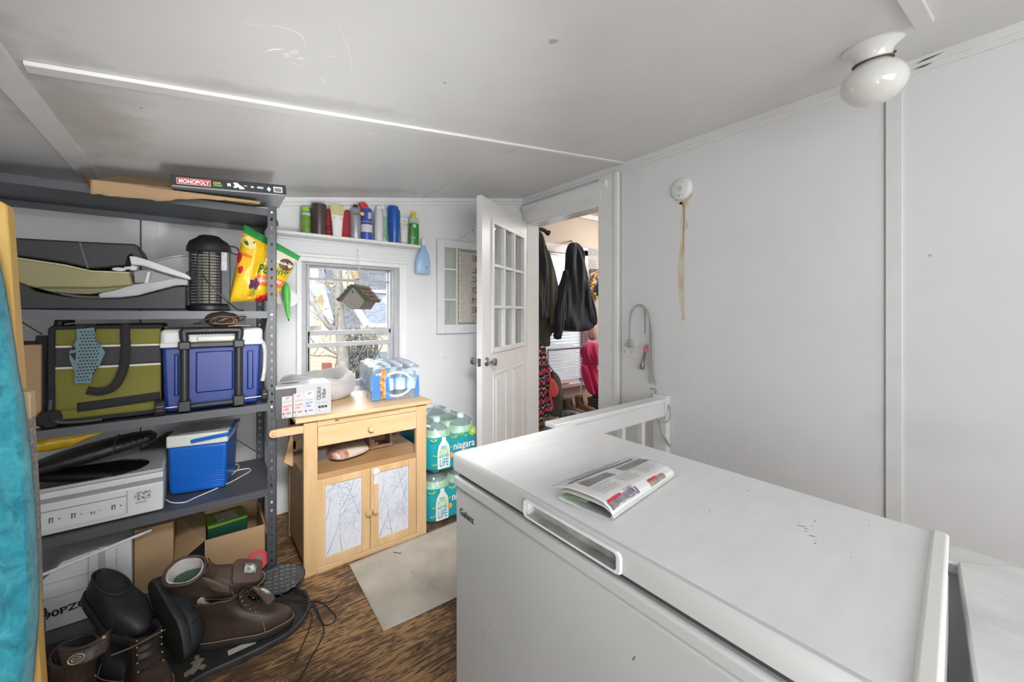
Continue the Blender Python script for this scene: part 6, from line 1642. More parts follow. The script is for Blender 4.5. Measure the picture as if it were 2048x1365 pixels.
# ------------------------------------------------------------------ on the cabinet: drink case, pet bed, water pack
def build_drinks():
    z = 0.7565
    r = thing('drink_carton', 'white and grey twelve can drink carton at the left end of the cabinet top', 'drink carton', (0.268, 2.105, z), (0, 0, -0.01))
    W, D, H_ = 0.238, 0.150, 0.152
    m = MB(); m.box(0, W, 0, D, 0, H_); m.build('carton_body', mat('carton_silver_white', (0.40, 0.40, 0.41), 0.4, var=0.05), r, bevel=0.002)
    m = MB(); m.box(-0.0006, 0.085, -0.0006, 0.0005, 0.001, H_-0.012); m.build('side_print', mat('carton_dark_grey', (0.07, 0.075, 0.085), 0.3, var=0.3, vscale=12), r)
    m = MB(); m.box(-0.0008, 0.0, 0, D, 0.001, H_-0.004); m.build('end_print', mat('carton_dark_grey', (0.07, 0.075, 0.085)), r)
    M_can = mat('can_white', (0.46, 0.46, 0.46), 0.4)
    cols = [((0.60, 0.03, 0.05), 'PEACH', 'VIBE'), ((0.70, 0.10, 0.03), 'Tropical', 'Vibe'), ((0.03, 0.06, 0.40), 'ARCTIC', 'Vibe')]
    for k, (c, t1, t2) in enumerate(cols):
        x = 0.026 + 0.0465*k; mc = mat('drink_ink_%d' % k, c, 0.5)
        m = MB(); m.box(x, x+0.043, -0.0014, -0.0004, 0.004, 0.104+0.008*k); m.build('can_picture', M_can, r, bevel=0.003)
        text('CELSIUS', 0.010, mat('grey_ink', (0.2, 0.2, 0.2)), r, (x+0.006, -0.0018, 0.076-0.001*k), (1, 0, 0), (0, 0, 1), name='can_lettering', width=0.030)
        text(t1, 0.012, mc, r, (x+0.006, -0.0018, 0.052+0.002*k), (1, 0, 0.12), (0, 0, 1), name='can_lettering', width=0.032, bold=0.0003)
        text(t2, 0.012, mc, r, (x+0.007, -0.0018, 0.038+0.002*k), (1, 0, 0.12), (0, 0, 1), name='can_lettering', width=0.022, bold=0.0003)
        m = MB(); m.prism([(x+0.012, -0.0014, 0.092+0.006*k), (x+0.026, -0.0014, 0.099+0.006*k), (x+0.032, -0.0014, 0.099+0.006*k), (x+0.020, -0.0014, 0.091+0.006*k)], (0, -0.0005, 0)); m.build('can_mark', mc, r)
        m = MB(); m.box(x+0.003, x+0.010, -0.0019, -0.0013, 0.020, 0.030); m.build('can_mark', mc, r)
        m = MB(); m.box(x+0.017, x+0.036, -0.0019, -0.0013, 0.020, 0.030); m.build('can_mark', mat('print_grey', (0.25, 0.25, 0.26), 0.5), r)
        m = MB(); m.box(x+0.008, x+0.014, -0.0019, -0.0013, 0.008, 0.014); m.build('can_mark', mat('print_grey', (0.25, 0.25, 0.26)), r)
    text('CELSIUS', 0.022, M_blk, r, (0.190, -0.0012, 0.070), (0, 0, 1), (-1, 0, 0), name='carton_lettering', width=0.062, bold=0.0004)
    text('Vibe', 0.024, M_blk, r, (0.212, -0.0012, 0.072), (0, 0, 1), (-1, 0, 0), name='carton_lettering', width=0.044, bold=0.0004, shear=0.3)
    text('12 CANS', 0.010, mat('grey_ink', (0.2, 0.2, 0.2)), r, (0.178, -0.0012, 0.052), (1, 0, 0), (0, 0, 1), name='carton_lettering', width=0.040)
    for k in range(3):
        m = MB(); m.box(0.180+0.014*k, 0.191+0.014*k, -0.0012, 0, 0.030, 0.041); m.build('print_box', M_blk, r)
    m = MB(); m.box(0.182, 0.212, -0.0012, 0, 0.010, 0.022); m.build('bar_code', mat('label_black_white', (0.75, 0.75, 0.75)), r)
    m = MB(); P = [(0.07+0.030*math.cos(t*math.pi/8)*(1.4 if True else 1), 0.075+0.014*math.sin(t*math.pi/8), H_+0.0005) for t in range(16)]; m.prism(P, (0, 0, 0.0008)); m.build('carry_slot', mat('dark_slot', (0.08, 0.08, 0.08), 0.8), r)
    m = MB(); m.prism([(0.0, 0.01, H_), (0.05, 0.005, H_+0.006), (0.09, 0.0, H_+0.001), (0.05, 0.02, H_+0.0005)], (0, 0, 0.002)); m.build('torn_flap', mat('carton_torn', (0.52, 0.45, 0.38), 0.8), r)
build_drinks()

def build_pet_bed():
    z = 0.757
    r = thing('pet_bed', 'soft pale grey round pet bed behind the drink carton under the window', 'pet bed', (0.545, 2.545, z))
    M_pl = mat('pale_grey_plush', (0.44, 0.42, 0.40), 0.95, var=0.12, vscale=14, bump=0.5, bscale=55, sheen=0.4)
    m = MB(); n = 48; R = []
    for i in range(n):
        a = 2*math.pi*i/n
        rr = 0.150; h = 0.13 + 0.016*math.sin(a*2+0.5) + (0.008 if abs(math.sin(a*3)) > .9 else 0)
        c = Vector((rr*1.02*math.cos(a), rr*1.12*math.sin(a), 0)); n_ = Vector((math.cos(a), math.sin(a), 0)); ring = []
        w = 0.044+0.003*math.sin(a*5)
        for k in range(16):
            t = 2*math.pi*k/16
            zz = h*0.5 + h*0.52*math.sin(t)
            out = w*math.cos(t)*(1.0 if math.sin(t) > -0.5 else 0.8) + 0.012*(zz/h)
            ring.append(c+n_*out+Vector((0, 0, max(0, zz))))
        R.append(ring)
    V = [[m.bm.verts.new(p) for p in q] for q in R]
    for i in range(n):
        for k in range(16): m._face([V[i][k], V[(i+1) % n][k], V[(i+1) % n][(k+1) % 16], V[i][(k+1) % 16]])
    m.build('bolster', M_pl, r, sub=1)
    MB().lathe([(0.001, 0.002), (0.14, 0.002), (0.145, 0.02), (0.12, 0.04), (0.001, 0.045)], seg=32).build('cushion', M_pl, r)
    m = MB(); m.tube([Vector((0.197*math.cos(a)*1.0, 0.214*math.sin(a), 0.094)) for a in [math.radians(x) for x in range(-150, 30, 6)]], 0.0018, 6); m.build('seam', mat('plush_seam', (0.40, 0.385, 0.365), 0.95), r)
build_pet_bed()

M_clear = glassy('clear_bottle_plastic', (0.90, 0.96, 1.0), 0.10, 0.05, haze=0.18, hazecol=(0.80, 0.90, 1.0))
def bottle_mesh(rad, H_, ridges=True, seg=16):
    prof = [(0.001, 0.0), (rad*0.80, 0.0), (rad*0.97, 0.006), (rad, 0.014)]
    z = 0.02
    while z < H_*0.62:
        prof += [(rad, z), (rad*0.94, z+0.007)]; z += 0.014
    prof += [(rad, H_*0.64), (rad*0.97, H_*0.70), (rad*0.75, H_*0.80), (rad*0.42, H_*0.885), (rad*0.38, H_*0.90)]
    m = MB(); m.lathe(prof, seg=seg, cap=False); return m
def build_water_pack():
    z = 0.757; cx, cy = 0.895, 2.375
    r = thing('water_bottle_pack', 'shrink wrapped case of small blue water bottles on the right of the cabinet top', 'water pack', (cx, cy, z), (0, 0, -0.16))
    rad, H_, nx, ny = 0.0325, 0.200, 4, 6
    M_lab = mat('blue_water_label', (0.10, 0.30, 0.62), 0.3, col2=(0.62, 0.76, 0.88), vscale=16)
    base = bottle_mesh(rad*0.985, H_).build('bottle', M_clear, r)
    lab = MB(); lab.lathe([(rad*1.0, H_*0.28), (rad*1.0, H_*0.60)], seg=16, cap=False); lab = lab.build('label', M_lab, base)
    cap = MB(); cap.lathe([(rad*0.42, H_*0.90), (rad*0.44, H_*0.905), (rad*0.44, H_*0.985), (0.001, H_*0.985)], seg=14, cap=False); cap = cap.build('cap', mat('bottle_cap_white', (0.75, 0.80, 0.86), 0.35), base)
    first = True
    for j in range(ny):
        for i in range(nx):
            loc = ((i-(nx-1)/2)*rad*2, (j-(ny-1)/2)*rad*2, 0)
            if first: base.location = loc; first = False; continue
            b = base.copy(); COL.objects.link(b); b.location = loc; b.parent = r
            for c in (lab, cap):
                q = c.copy(); COL.objects.link(q); q.parent = b
    # film: a loose skin with a round opening in the front end
    W, D, H2 = rad*2*nx/2+0.003, rad*2*ny/2+0.003, H_+0.003
    M_film = glassy('shrink_film', (0.97, 0.985, 1.0), 0.10, 0.10, haze=0.07, hazecol=(0.75, 0.85, 0.97))
    def skin(name, f, nu, nv, skip=None, mt=M_film):
        m = MB(); V = [[m.bm.verts.new(f(i/nu, j/nv)) for j in range(nv+1)] for i in range(nu+1)]
        for i in range(nu):
            for j in range(nv):
                if skip and skip((i+.5)/nu, (j+.5)/nv): continue
                m._face([V[i][j], V[i+1][j], V[i+1][j+1], V[i][j+1]])
        return m.build(name, mt, r, fix=False)
    def wr(p, s_=0.004): p = Vector(p); return p + Vector((mnoise.noise(p*26), mnoise.noise(p*26+Vector((5, 0, 0))), mnoise.noise(p*22+Vector((0, 7, 0)))))*s_
    sc = lambda u: 0.004*abs(math.sin(math.pi*u))
    skin('film_front', lambda u, v: wr((-W+2*W*u, -D-0.002-0.003*math.sin(math.pi*v)+sc(u*4)*0.5, H2*v*0.93)), 32, 26, lambda u, v: (u-0.52)**2/0.075+(v-0.48)**2/0.10 < 1)
    skin('film_side', lambda u, v: wr((-W-0.001+sc(u*6)*0.5, -D+2*D*u, H2*v*0.93)), 40, 20)
    skin('film_side', lambda u, v: wr((W+0.001-sc(u*6)*0.5, -D+2*D*u, H2*v*0.93)), 40, 20)
    skin('film_top', lambda u, v: wr((-W+2*W*u, -D+2*D*v, H2*(0.93+0.07*min(1, 8*min(u, 1-u))*min(1, 8*min(v, 1-v)))), 0.006), 36, 44)
    m = MB()
    R0 = [Vector((-W+2*W*(0.52+math.sqrt(0.075)*1.0*math.cos(t*math.pi/20)), -D-0.006, H2*0.93*(0.48+math.sqrt(0.10)*math.sin(t*math.pi/20)))) for t in range(41)]
    R1 = [Vector((-W+2*W*(0.52+math.sqrt(0.075)*1.25*math.cos(t*math.pi/20)), -D-0.006, H2*0.93*(0.48+math.sqrt(0.10)*1.22*math.sin(t*math.pi/20)))) for t in range(41)]
    for a, b, c, d in zip(R0, R0[1:], R1, R1[1:]): m._face([m.bm.verts.new(p) for p in (a, b, d, c)])
    m.build('film_edge', glassy('milky_film', (1, 1, 1), 0.1, 0.15, haze=0.55, hazecol=(0.90, 0.93, 0.97)), r)
    m = MB(); N = 12; V = []
    for i in range(N+1):
        v = i/N; V.append((m.bm.verts.new((-W+0.052+0.006*math.sin(v*9), -D-0.008, 0.02+0.155*v)), m.bm.verts.new((-W+0.074+0.004*math.sin(v*7+1), -D-0.008, 0.02+0.155*v))))
    for a, b in zip(V, V[1:]): m._face([a[0], a[1], b[1], b[0]])
    m.build('printed_strip', mat('red_orange_print', (0.60, 0.05, 0.03), 0.3, col2=(0.80, 0.42, 0.05), vscale=55), r, label='red and orange printed strip')
    m = MB(); m.prism([(-W+0.006, -D-0.005, 0.01), (-W+0.05, -D-0.006, 0.01), (-W+0.05, -D-0.006, 0.14), (-W+0.006, -D-0.005, 0.15)], (0, 0.001, 0)); m.prism([(-W+0.078, -D-0.006, 0.01), (-W+0.105, -D-0.006, 0.01), (-W+0.095, -D-0.006, 0.13), (-W+0.078, -D-0.006, 0.15)], (0, 0.001, 0)); m.prism([(W-0.03, -D-0.006, 0.01), (W-0.002, -D-0.006, 0.01), (W-0.002, -D-0.006, 0.12), (W-0.012, -D-0.006, 0.13)], (0, 0.001, 0))
    m.build('printed_panel', glassy('blue_film_print', (0.45, 0.70, 0.95), 0.1, 0.1, haze=0.45, hazecol=(0.22, 0.48, 0.80)), r, split=True)
build_water_pack()

# ------------------------------------------------------------------ inside the open bay of the cabinet
def build_bay():
    z = 0.7545-0.2805
    z = 0.475
    r = thing('folded_bag', 'beige and rust cloth bag lying in the open bay of the cabinet', 'bag', (0.63, 2.26, z-0.0005), (0, 0, 0.35))
    m = eloft([(-0.10, 0.028), (-0.07, 0.030), (-0.02, 0.032), (0.04, 0.030), (0.085, 0.024), (0.10, 0.018)], [(0.05, 0.018), (0.075, 0.028), (0.085, 0.032), (0.08, 0.030), (0.06, 0.022), (0.02, 0.010)], 20, 2.4, 0.05, 4)
    for v in m.bm.verts: v.co.z = max(v.co.z, 0.0)
    m.build('bag_body', mat('beige_cloth', (0.55, 0.47, 0.38), 0.8, var=0.15, vscale=14, bump=0.3, bscale=30), r)
    m = eloft([(-0.105, 0.026), (-0.08, 0.030), (-0.05, 0.031)], [(0.03, 0.016), (0.074, 0.029), (0.080, 0.0315)], 20, 2.4, 0.05, 4)
    for v in m.bm.verts: v.co.z = max(v.co.z, 0.0)
    m.build('printed_end', mat('rust_print', (0.30, 0.09, 0.06), 0.7, col2=(0.55, 0.45, 0.36), vscale=24), r)
    r = thing('wooden_rack', 'small open wooden crate rack in the bay of the cabinet', 'rack', (0.815, 2.28, z), (0, 0, -0.05))
    M_rk = wood('pinkish_wood', (0.36, 0.22, 0.15), (0.26, 0.15, 0.10), 4, (6, 6, 2))
    m = MB(); w, d, h = 0.065, 0.11, 0.118
    m.box(-w, -w+0.012, 0, d, 0, h); m.box(w-0.012, w, 0, d, 0, h); m.box(-w, w, 0, d, h-0.012, h); m.box(-w, w, d-0.010, d, 0, h); m.box(-w, w, 0, d, 0, 0.010)
    m.build('rack_body', M_rk, r, bevel=0.001)
    m = MB(); m.box(-w, -w+0.05, -0.004, 0.004, 0, 0.035); m.box(-w+0.05, w, -0.004, 0.004, 0, 0.018); m.box(-w, -w+0.03, -0.004, 0.004, 0.03, 0.055); m.build('stepped_front', M_rk, r, bevel=0.001)
build_bay()

# ------------------------------------------------------------------ two packs of gallon water bottles on the floor
def build_gallons():
    M_teal = mat('teal_film', (0.015, 0.36, 0.42), 0.16, col2=(0.02, 0.27, 0.34), vscale=9, coat=0.4)
    M_gc = glassy('clear_gallon_plastic', (0.85, 0.97, 0.97), 0.12, 0.06, haze=0.32, hazecol=(0.62, 0.86, 0.86))
    M_lime = mat('lime_plastic', (0.35, 0.62, 0.05)); M_lg2 = mat('lime_leaf_print', (0.36, 0.55, 0.05), 0.35)
    def pack(loc, rot, label, copy=None):
        r = thing('gallon_bottle_pack', label, 'water pack', loc, rot, 'gallon water packs by the cabinet')
        W, D, H_ = 0.172, 0.245, 0.300; rad = 0.0825
        prof = [(0.001, 0.0), (rad*0.8, 0), (rad, 0.012), (rad, 0.07), (rad*0.95, 0.08), (rad, 0.09), (rad, 0.17), (rad*0.97, 0.195), (rad*0.78, 0.235), (rad*0.40, 0.265), (0.019, 0.272), (0.018, 0.282)]
        m = MB(); m.lathe(prof, seg=24, cap=False); b0 = m.build('bottle', M_gc, r)
        m = MB(); m.lathe([(0.021, 0.276), (0.0215, 0.278), (0.0215, 0.300), (0.001, 0.300)], seg=16, cap=False); c0 = m.build('cap', mat('bottle_cap_clear', (0.70, 0.82, 0.84), 0.3), b0)
        m = MB(); m.lathe([(rad*0.999, 0.195), (rad*0.80, 0.237)], seg=20, cap=False)
        k0 = m.build('shoulder_label', mat('leafy_label', (0.35, 0.58, 0.18), 0.3, col2=(0.55, 0.82, 0.82), vscale=24), b0)
        first = True
        for j in range(3):
            for i in range(2):
                l = ((i-0.5)*rad*2.02, (j-1)*rad*1.95, 0)
                if first: b0.location = l; first = False; continue
                b = b0.copy(); COL.objects.link(b); b.parent = r; b.location = l
                for c in (c0, k0): q = c.copy(); COL.objects.link(q); q.parent = b
        # teal wrap following the bottle bulges
        R = []; n = 96
        for (z, s_) in ((0.004, 0.94), (0.02, 1.0), (0.06, 1.0), (0.11, 1.0), (0.16, 1.0), (0.19, 0.995), (0.205, 0.985)):
            ring = []
            for k in range(n):
                t = 2*math.pi*k/n; c, s2 = math.cos(t), math.sin(t); e = 0.28
                x = math.copysign(abs(c)**e, c)*W; y = math.copysign(abs(s2)**e, s2)*D
                bx = 0.006*abs(math.sin(math.pi*(x/W+1))) if abs(abs(y)-D) < 0.02 else 0
                by = 0.006*abs(math.sin(1.5*math.pi*(y/D+1))) if abs(abs(x)-W) < 0.02 else 0
                p = Vector((x*s_ + math.copysign(by, x), y*s_ + math.copysign(bx, y), z))
                p += Vector((1, 1, 0))*0.0015*mnoise.noise(p*25)
                ring.append(p)
            R.append(ring)
        m = MB(); m.rings(R, True, True, False); m.build('teal_wrap', M_teal, r, smooth=True)
        R2 = []
        for (z, s_) in ((0.205, 0.985), (0.23, 0.97), (0.26, 0.90), (0.285, 0.70), (0.296, 0.45)):
            R2.append([Vector((p.x/0.985*s_, p.y/0.985*s_, z+0.010*mnoise.noise(Vector((p.x*20, p.y*20, z*20))))) for p in R[-1]])
        m = MB(); m.rings(R2, True, False, True); m.build('clear_film', glassy('thin_clear_film', (0.97, 1, 1), 0.14, 0.07, haze=0.10, hazecol=(0.9, 0.95, 0.95)), r)
        yf = -D-0.009
        def quadp(name, pts, material, th=0.001):
            m = MB(); m.prism([(x, yf, z) for x, z in pts], (0, -th, 0)); return m.build(name, material, r, smooth=False)
        # white bottle outline with slogan
        bx = -0.085
        quadp('bottle_picture', [(bx-0.040, 0.02), (bx+0.040, 0.02), (bx+0.042, 0.06), (bx+0.040, 0.13), (bx+0.034, 0.155), (bx+0.014, 0.185), (bx+0.012, 0.205), (bx-0.012, 0.205), (bx-0.014, 0.185), (bx-0.034, 0.155), (bx-0.040, 0.13), (bx-0.042, 0.06)], mat('white_film_print', (0.72, 0.78, 0.76), 0.35))
        for s_, z, h, w, mm in (('GIVE A', 0.137, 0.018, 0.040, mat('teal_ink', (0.02, 0.32, 0.38), 0.4)), ('BOTTLE', 0.110, 0.026, 0.060, M_lg2), ('ANOTHER', 0.084, 0.022, 0.064, mat('teal_ink', (0.02, 0.32, 0.38))), ('LIFE', 0.034, 0.046, 0.058, mat('teal_ink', (0.02, 0.32, 0.38)))):
            text(s_, h*1.35, mm, r, (bx-w/2, yf-0.0016, z), (1, 0, 0), (0, 0, 1), name='slogan_lettering', width=w, bold=0.0006)
        text('niagara', 0.062, M_wht, r, (-0.022, yf-0.001, 0.115), (1, 0, 0), (0, 0, 1), name='brand_lettering', width=0.150, bold=0.0006)
        m = MB(); m.prism([(0.015, yf, 0.094), (0.135, yf, 0.094), (0.135, yf, 0.100), (0.015, yf, 0.100)], (0, -0.0006, 0)); m.build('small_print', mat('pale_teal_print', (0.55, 0.75, 0.75), 0.4, var=0.5, vscale=150), r)
        m = MB(); m.prism([(0.058+0.009*math.cos(t*math.pi/6), yf-0.001, 0.094+0.009*math.sin(t*math.pi/6)) for t in range(12)], (0, -0.001, 0)); m.prism([(0.052, yf-0.001, 0.098), (0.064, yf-0.001, 0.098), (0.058, yf-0.001, 0.114)], (0, -0.001, 0)); m.build('drop_emblem', mat('amber_print', (0.70, 0.35, 0.10), 0.4), r)
        m = MB(); m.prism([(-0.034+0.016*math.cos(t*math.pi/8), yf-0.0005, 0.088+0.016*math.sin(t*math.pi/8)) for t in range(16)], (0, -0.001, 0)); m.build('round_emblem', mat('amber_print', (0.7, 0.35, 0.1)), r)
        m = MB(); m.prism([(0.115+0.026*math.cos(t*math.pi/10), yf-0.0005, 0.205+0.026*math.sin(t*math.pi/10)) for t in range(20)], (0, -0.001, 0)); m.build('count_badge', M_lg2, r)
        text('6', 0.030, M_wht, r, (0.107, yf-0.002, 0.198), (1, 0, 0), (0, 0, 1), name='badge_lettering', bold=0.0006)
        for (x, z, s_) in ((-0.155, 0.19, 1), (-0.14, 0.10, .8), (-0.02, 0.19, 1.1), (0.03, 0.20, .9), (-0.045, 0.135, .6), (0.06, 0.185, .7), (-0.15, 0.05, .7)):
            q = [(x, z-0.006*s_), (x+0.018*s_, z-0.004*s_), (x+0.03*s_, z+0.010*s_), (x+0.012*s_, z+0.010*s_)]
            quadp('leaf_print', q, M_lg2, 0.0008); q2 = [(x, z-0.004), (x-0.016*s_, z+0.004), (x-0.02*s_, z+0.014*s_), (x-0.002, z+0.006)]; quadp('leaf_print', q2, M_lg2, 0.0008)
        return r
    x, y = 1.215, 2.385
    a = pack((x, y, 0.001), (0, 0, 0.0), 'teal wrapped six pack of gallon water bottles standing on the floor, lower of two')
    b = pack((x+0.004, y-0.006, 0.306), (0, 0, 0.01), 'teal wrapped six pack of gallon water bottles stacked on the other pack')
build_gallons()

# ------------------------------------------------------------------ newspaper on the freezer
def build_paper():
    zt = 0.8585
    c = [onZ(1104, 972, zt+0.02), onZ(1250, 914, zt+0.03), onZ(1340, 935, zt+0.03), onZ(1213, 1030, zt+0.01)]
    TLp, TRp, BRp, BLp = onZ(1103, 973, zt+0.025), onZ(1252, 913, zt+0.022), onZ(1322, 920, zt+0.026), onZ(1212, 1012, zt+0.026)
    r = thing('folded_newspaper', 'folded newspaper lying on the chest freezer lid', 'newspaper', (TLp+BRp)/2); r.location.z = zt; o = Vector(r.location)
    M_np = mat('newsprint', (0.72, 0.72, 0.71), 0.8)
    xd = (TRp-TLp); xd.z = 0; yd = (BLp-TLp); yd.z = 0
    # cross-section folded like a flattened roll: top sheet runs from the far edge to the fold at the near edge, then back underneath
    prof = [(0.0, 0.022), (0.25, 0.029), (0.55, 0.031), (0.80, 0.030), (0.95, 0.027), (1.06, 0.020), (1.10, 0.012), (1.08, 0.004), (1.0, 0.001), (0.6, 0.001), (0.25, 0.003), (0.12, 0.006)]
    def P(u, k, off=0.0, lift=0.0):
        f, z = prof[k]; return TLp-o + xd*u + yd*(f+0.05*math.sin(u*3)*f) + Vector((0, 0, 0)) 
    def pos(u, s_):
        k = s_*(len(prof)-1); i = min(int(k), len(prof)-2); f = k-i; a, b = prof[i], prof[i+1]
        v = a[0]*(1-f)+b[0]*f; z = a[1]*(1-f)+b[1]*f
        z *= 1+0.15*math.sin(u*4+1); z += 0.0015*mnoise.noise(Vector((u*5, v*4, 0)))
        p = TLp-o + xd*u*(1.0+0.02*v) + yd*(v*(1-0.15*u)); return Vector((p.x, p.y, max(z, 0.0006)))
    m = MB(); m.grid(pos, 34, 44); m.build('outer_sheet', M_np, r, solid=0.0012)
    def pos2(u, s_):
        p = pos(u, 0.05+0.62*s_); c_ = pos(u, 0.5); return Vector((p.x, p.y, max(0.002, p.z*0.72)))+ (yd*0.02)
    m = MB(); m.grid(pos2, 20, 24); m.build('inner_sheets', mat('newsprint_inner', (0.60, 0.60, 0.58), 0.85), r, solid=0.001)
    def pos3(u, v): 
        p = TLp-o + xd*(0.012+0.3*u) + yd*(0.18+0.78*v); return Vector((p.x, p.y, 0.012+0.004*math.sin(v*3)))
    m = MB(); m.grid(pos3, 4, 10); m.bm.faces.ensure_lookup_table()
    for k, f in enumerate(m.bm.faces): f.material_index = 1 if (k % 10) > 5 else 0
    m.build('inner_page', [mat('green_page', (0.26, 0.38, 0.20), 0.7), mat('dark_page', (0.06, 0.065, 0.07), 0.6)], r, solid=0.0006)
    def patch(name, u0, u1, s0, s1, material, n=10, off=0.0014):
        m = MB()
        def f(a, b):
            u = u0+(u1-u0)*a; s_ = s0+(s1-s0)*b; p = pos(u, s_); q1 = pos(u+0.01, s_)-pos(u-0.01, s_); q2 = pos(u, min(1, s_+0.005))-pos(u, s_-0.005); nn = q1.cross(q2).normalized()
            if nn.z < 0 and s_ < 0.5: nn = -nn
            if s_ >= 0.45 and nn.dot(yd) < 0: nn = -nn
            return p+nn*off
        m.grid(f, n, 6); return m.build(name, material, r, smooth=False)
    M_ink = mat('newspaper_ink', (0.30, 0.30, 0.31), 0.8); M_bl = mat('blue_bar_ink', (0.20, 0.23, 0.36), 0.7)
    patch('blue_bar', 0.06, 0.93, 0.075, 0.098, M_bl)
    for k in range(20):
        u = 0.15+0.036*k; patch('headline_word', u, u+0.024, 0.020, 0.030, M_ink, 2)
        if k < 15: patch('headline_word', u+0.02, u+0.045, 0.044, 0.054, M_ink, 2)
    M_ph = mat('newspaper_photo', (0.36, 0.36, 0.33), 0.7, col2=(0.20, 0.20, 0.21), vscale=30)
    patch('photo', 0.10, 0.46, 0.125, 0.185, M_ph); patch('photo', 0.60, 0.98, 0.120, 0.185, M_ph)
    patch('headline_word', 0.10, 0.26, 0.112, 0.122, mat('pale_orange_ink', (0.70, 0.42, 0.34), 0.7)); patch('headline_word', 0.60, 0.74, 0.165, 0.180, mat('pale_orange_ink', (0.7, 0.42, 0.34)))
    for k in range(5):
        for c_ in range(3):
            u = 0.08+0.30*c_; patch('text_line', u, u+0.24-0.03*(k % 2), 0.21+0.022*k, 0.216+0.022*k, mat('pale_ink', (0.48, 0.48, 0.48), 0.8), 3)
    patch('photo', 0.02, 0.40, 0.39, 0.50, mat('front_photo', (0.34, 0.28, 0.27), 0.6, col2=(0.10, 0.10, 0.13), vscale=40))
    patch('photo', 0.26, 0.38, 0.36, 0.46, mat('crowd_photo', (0.62, 0.60, 0.62), 0.6, col2=(0.14, 0.10, 0.25), vscale=90))
    patch('photo', 0.58, 0.84, 0.41, 0.52, mat('brown_photo', (0.40, 0.33, 0.25), 0.6, col2=(0.15, 0.13, 0.12), vscale=30))
    patch('red_tab', 0.03, 0.20, 0.375, 0.405, M_redp, 4, 0.002); patch('red_tab', 0.58, 0.72, 0.40, 0.43, M_redp, 4, 0.002)
    patch('caption_line', 0.05, 0.36, 0.475, 0.492, mat('caption_white', (0.8, 0.8, 0.8), 0.6, col2=(0.15, 0.15, 0.18), vscale=60, ), 8, 0.002)
build_paper()
# ------------------------------------------------------------------ boots, clogs and the tray
def frame_M(pos, fwd, up):
    x = Vector(fwd).normalized(); z = Vector(up); z = (z - x*z.dot(x)).normalized(); y = z.cross(x)
    M = Matrix((x, y, z)).transposed().to_4x4(); M.translation = Vector(pos); return M
def foot_w(x, L=0.30):
    u = max(0.0, min(1.0, x/L))
    return 0.036 + 0.004*math.sin(u*3) + 0.016*math.exp(-((u-0.70)/0.22)**2)
def slice_ring(z, x0, x1, ws, L, n=28, py=0.72, side=1.0):
    ring = []; a = (x1-x0)/2; c = (x0+x1)/2
    for k in range(n):
        t = 2*math.pi*k/n; ct, st = math.cos(t), math.sin(t)
        x = c + a*math.copysign(abs(ct)**0.85, ct)
        y = foot_w(x, L)*ws*math.copysign(abs(st)**py, st)
        ring.append(Vector((x, y, z)))
    return ring
M_sole = mat('black_sole_rubber', (0.022, 0.021, 0.020), 0.6, var=0.3, vscale=30, bump=0.25, bscale=50)
M_brn = mat('worn_brown_leather', (0.060, 0.036, 0.025), 0.50, col2=(0.022, 0.014, 0.011), vscale=11, bump=0.25, bscale=34)
M_brn2 = mat('taupe_brown_leather', (0.092, 0.056, 0.038), 0.55, col2=(0.045, 0.027, 0.019), vscale=9, bump=0.2, bscale=30)
M_oxb = mat('oxblood_leather', (0.045, 0.022, 0.016), 0.42, col2=(0.016, 0.009, 0.007), vscale=10, bump=0.3, bscale=40)
M_clog = mat('matt_black_foam', (0.016, 0.017, 0.020), 0.5, var=0.25, vscale=12)
M_lin = mat('pale_lining', (0.50, 0.47, 0.45), 0.9, bump=0.3, bscale=60)
M_grl = mat('dark_green_insole', (0.045, 0.075, 0.05), 0.85)
M_lace = mat('black_lace', (0.015, 0.014, 0.013), 0.8)
M_dust = mat('dusty_edge', (0.28, 0.20, 0.12), 0.8)
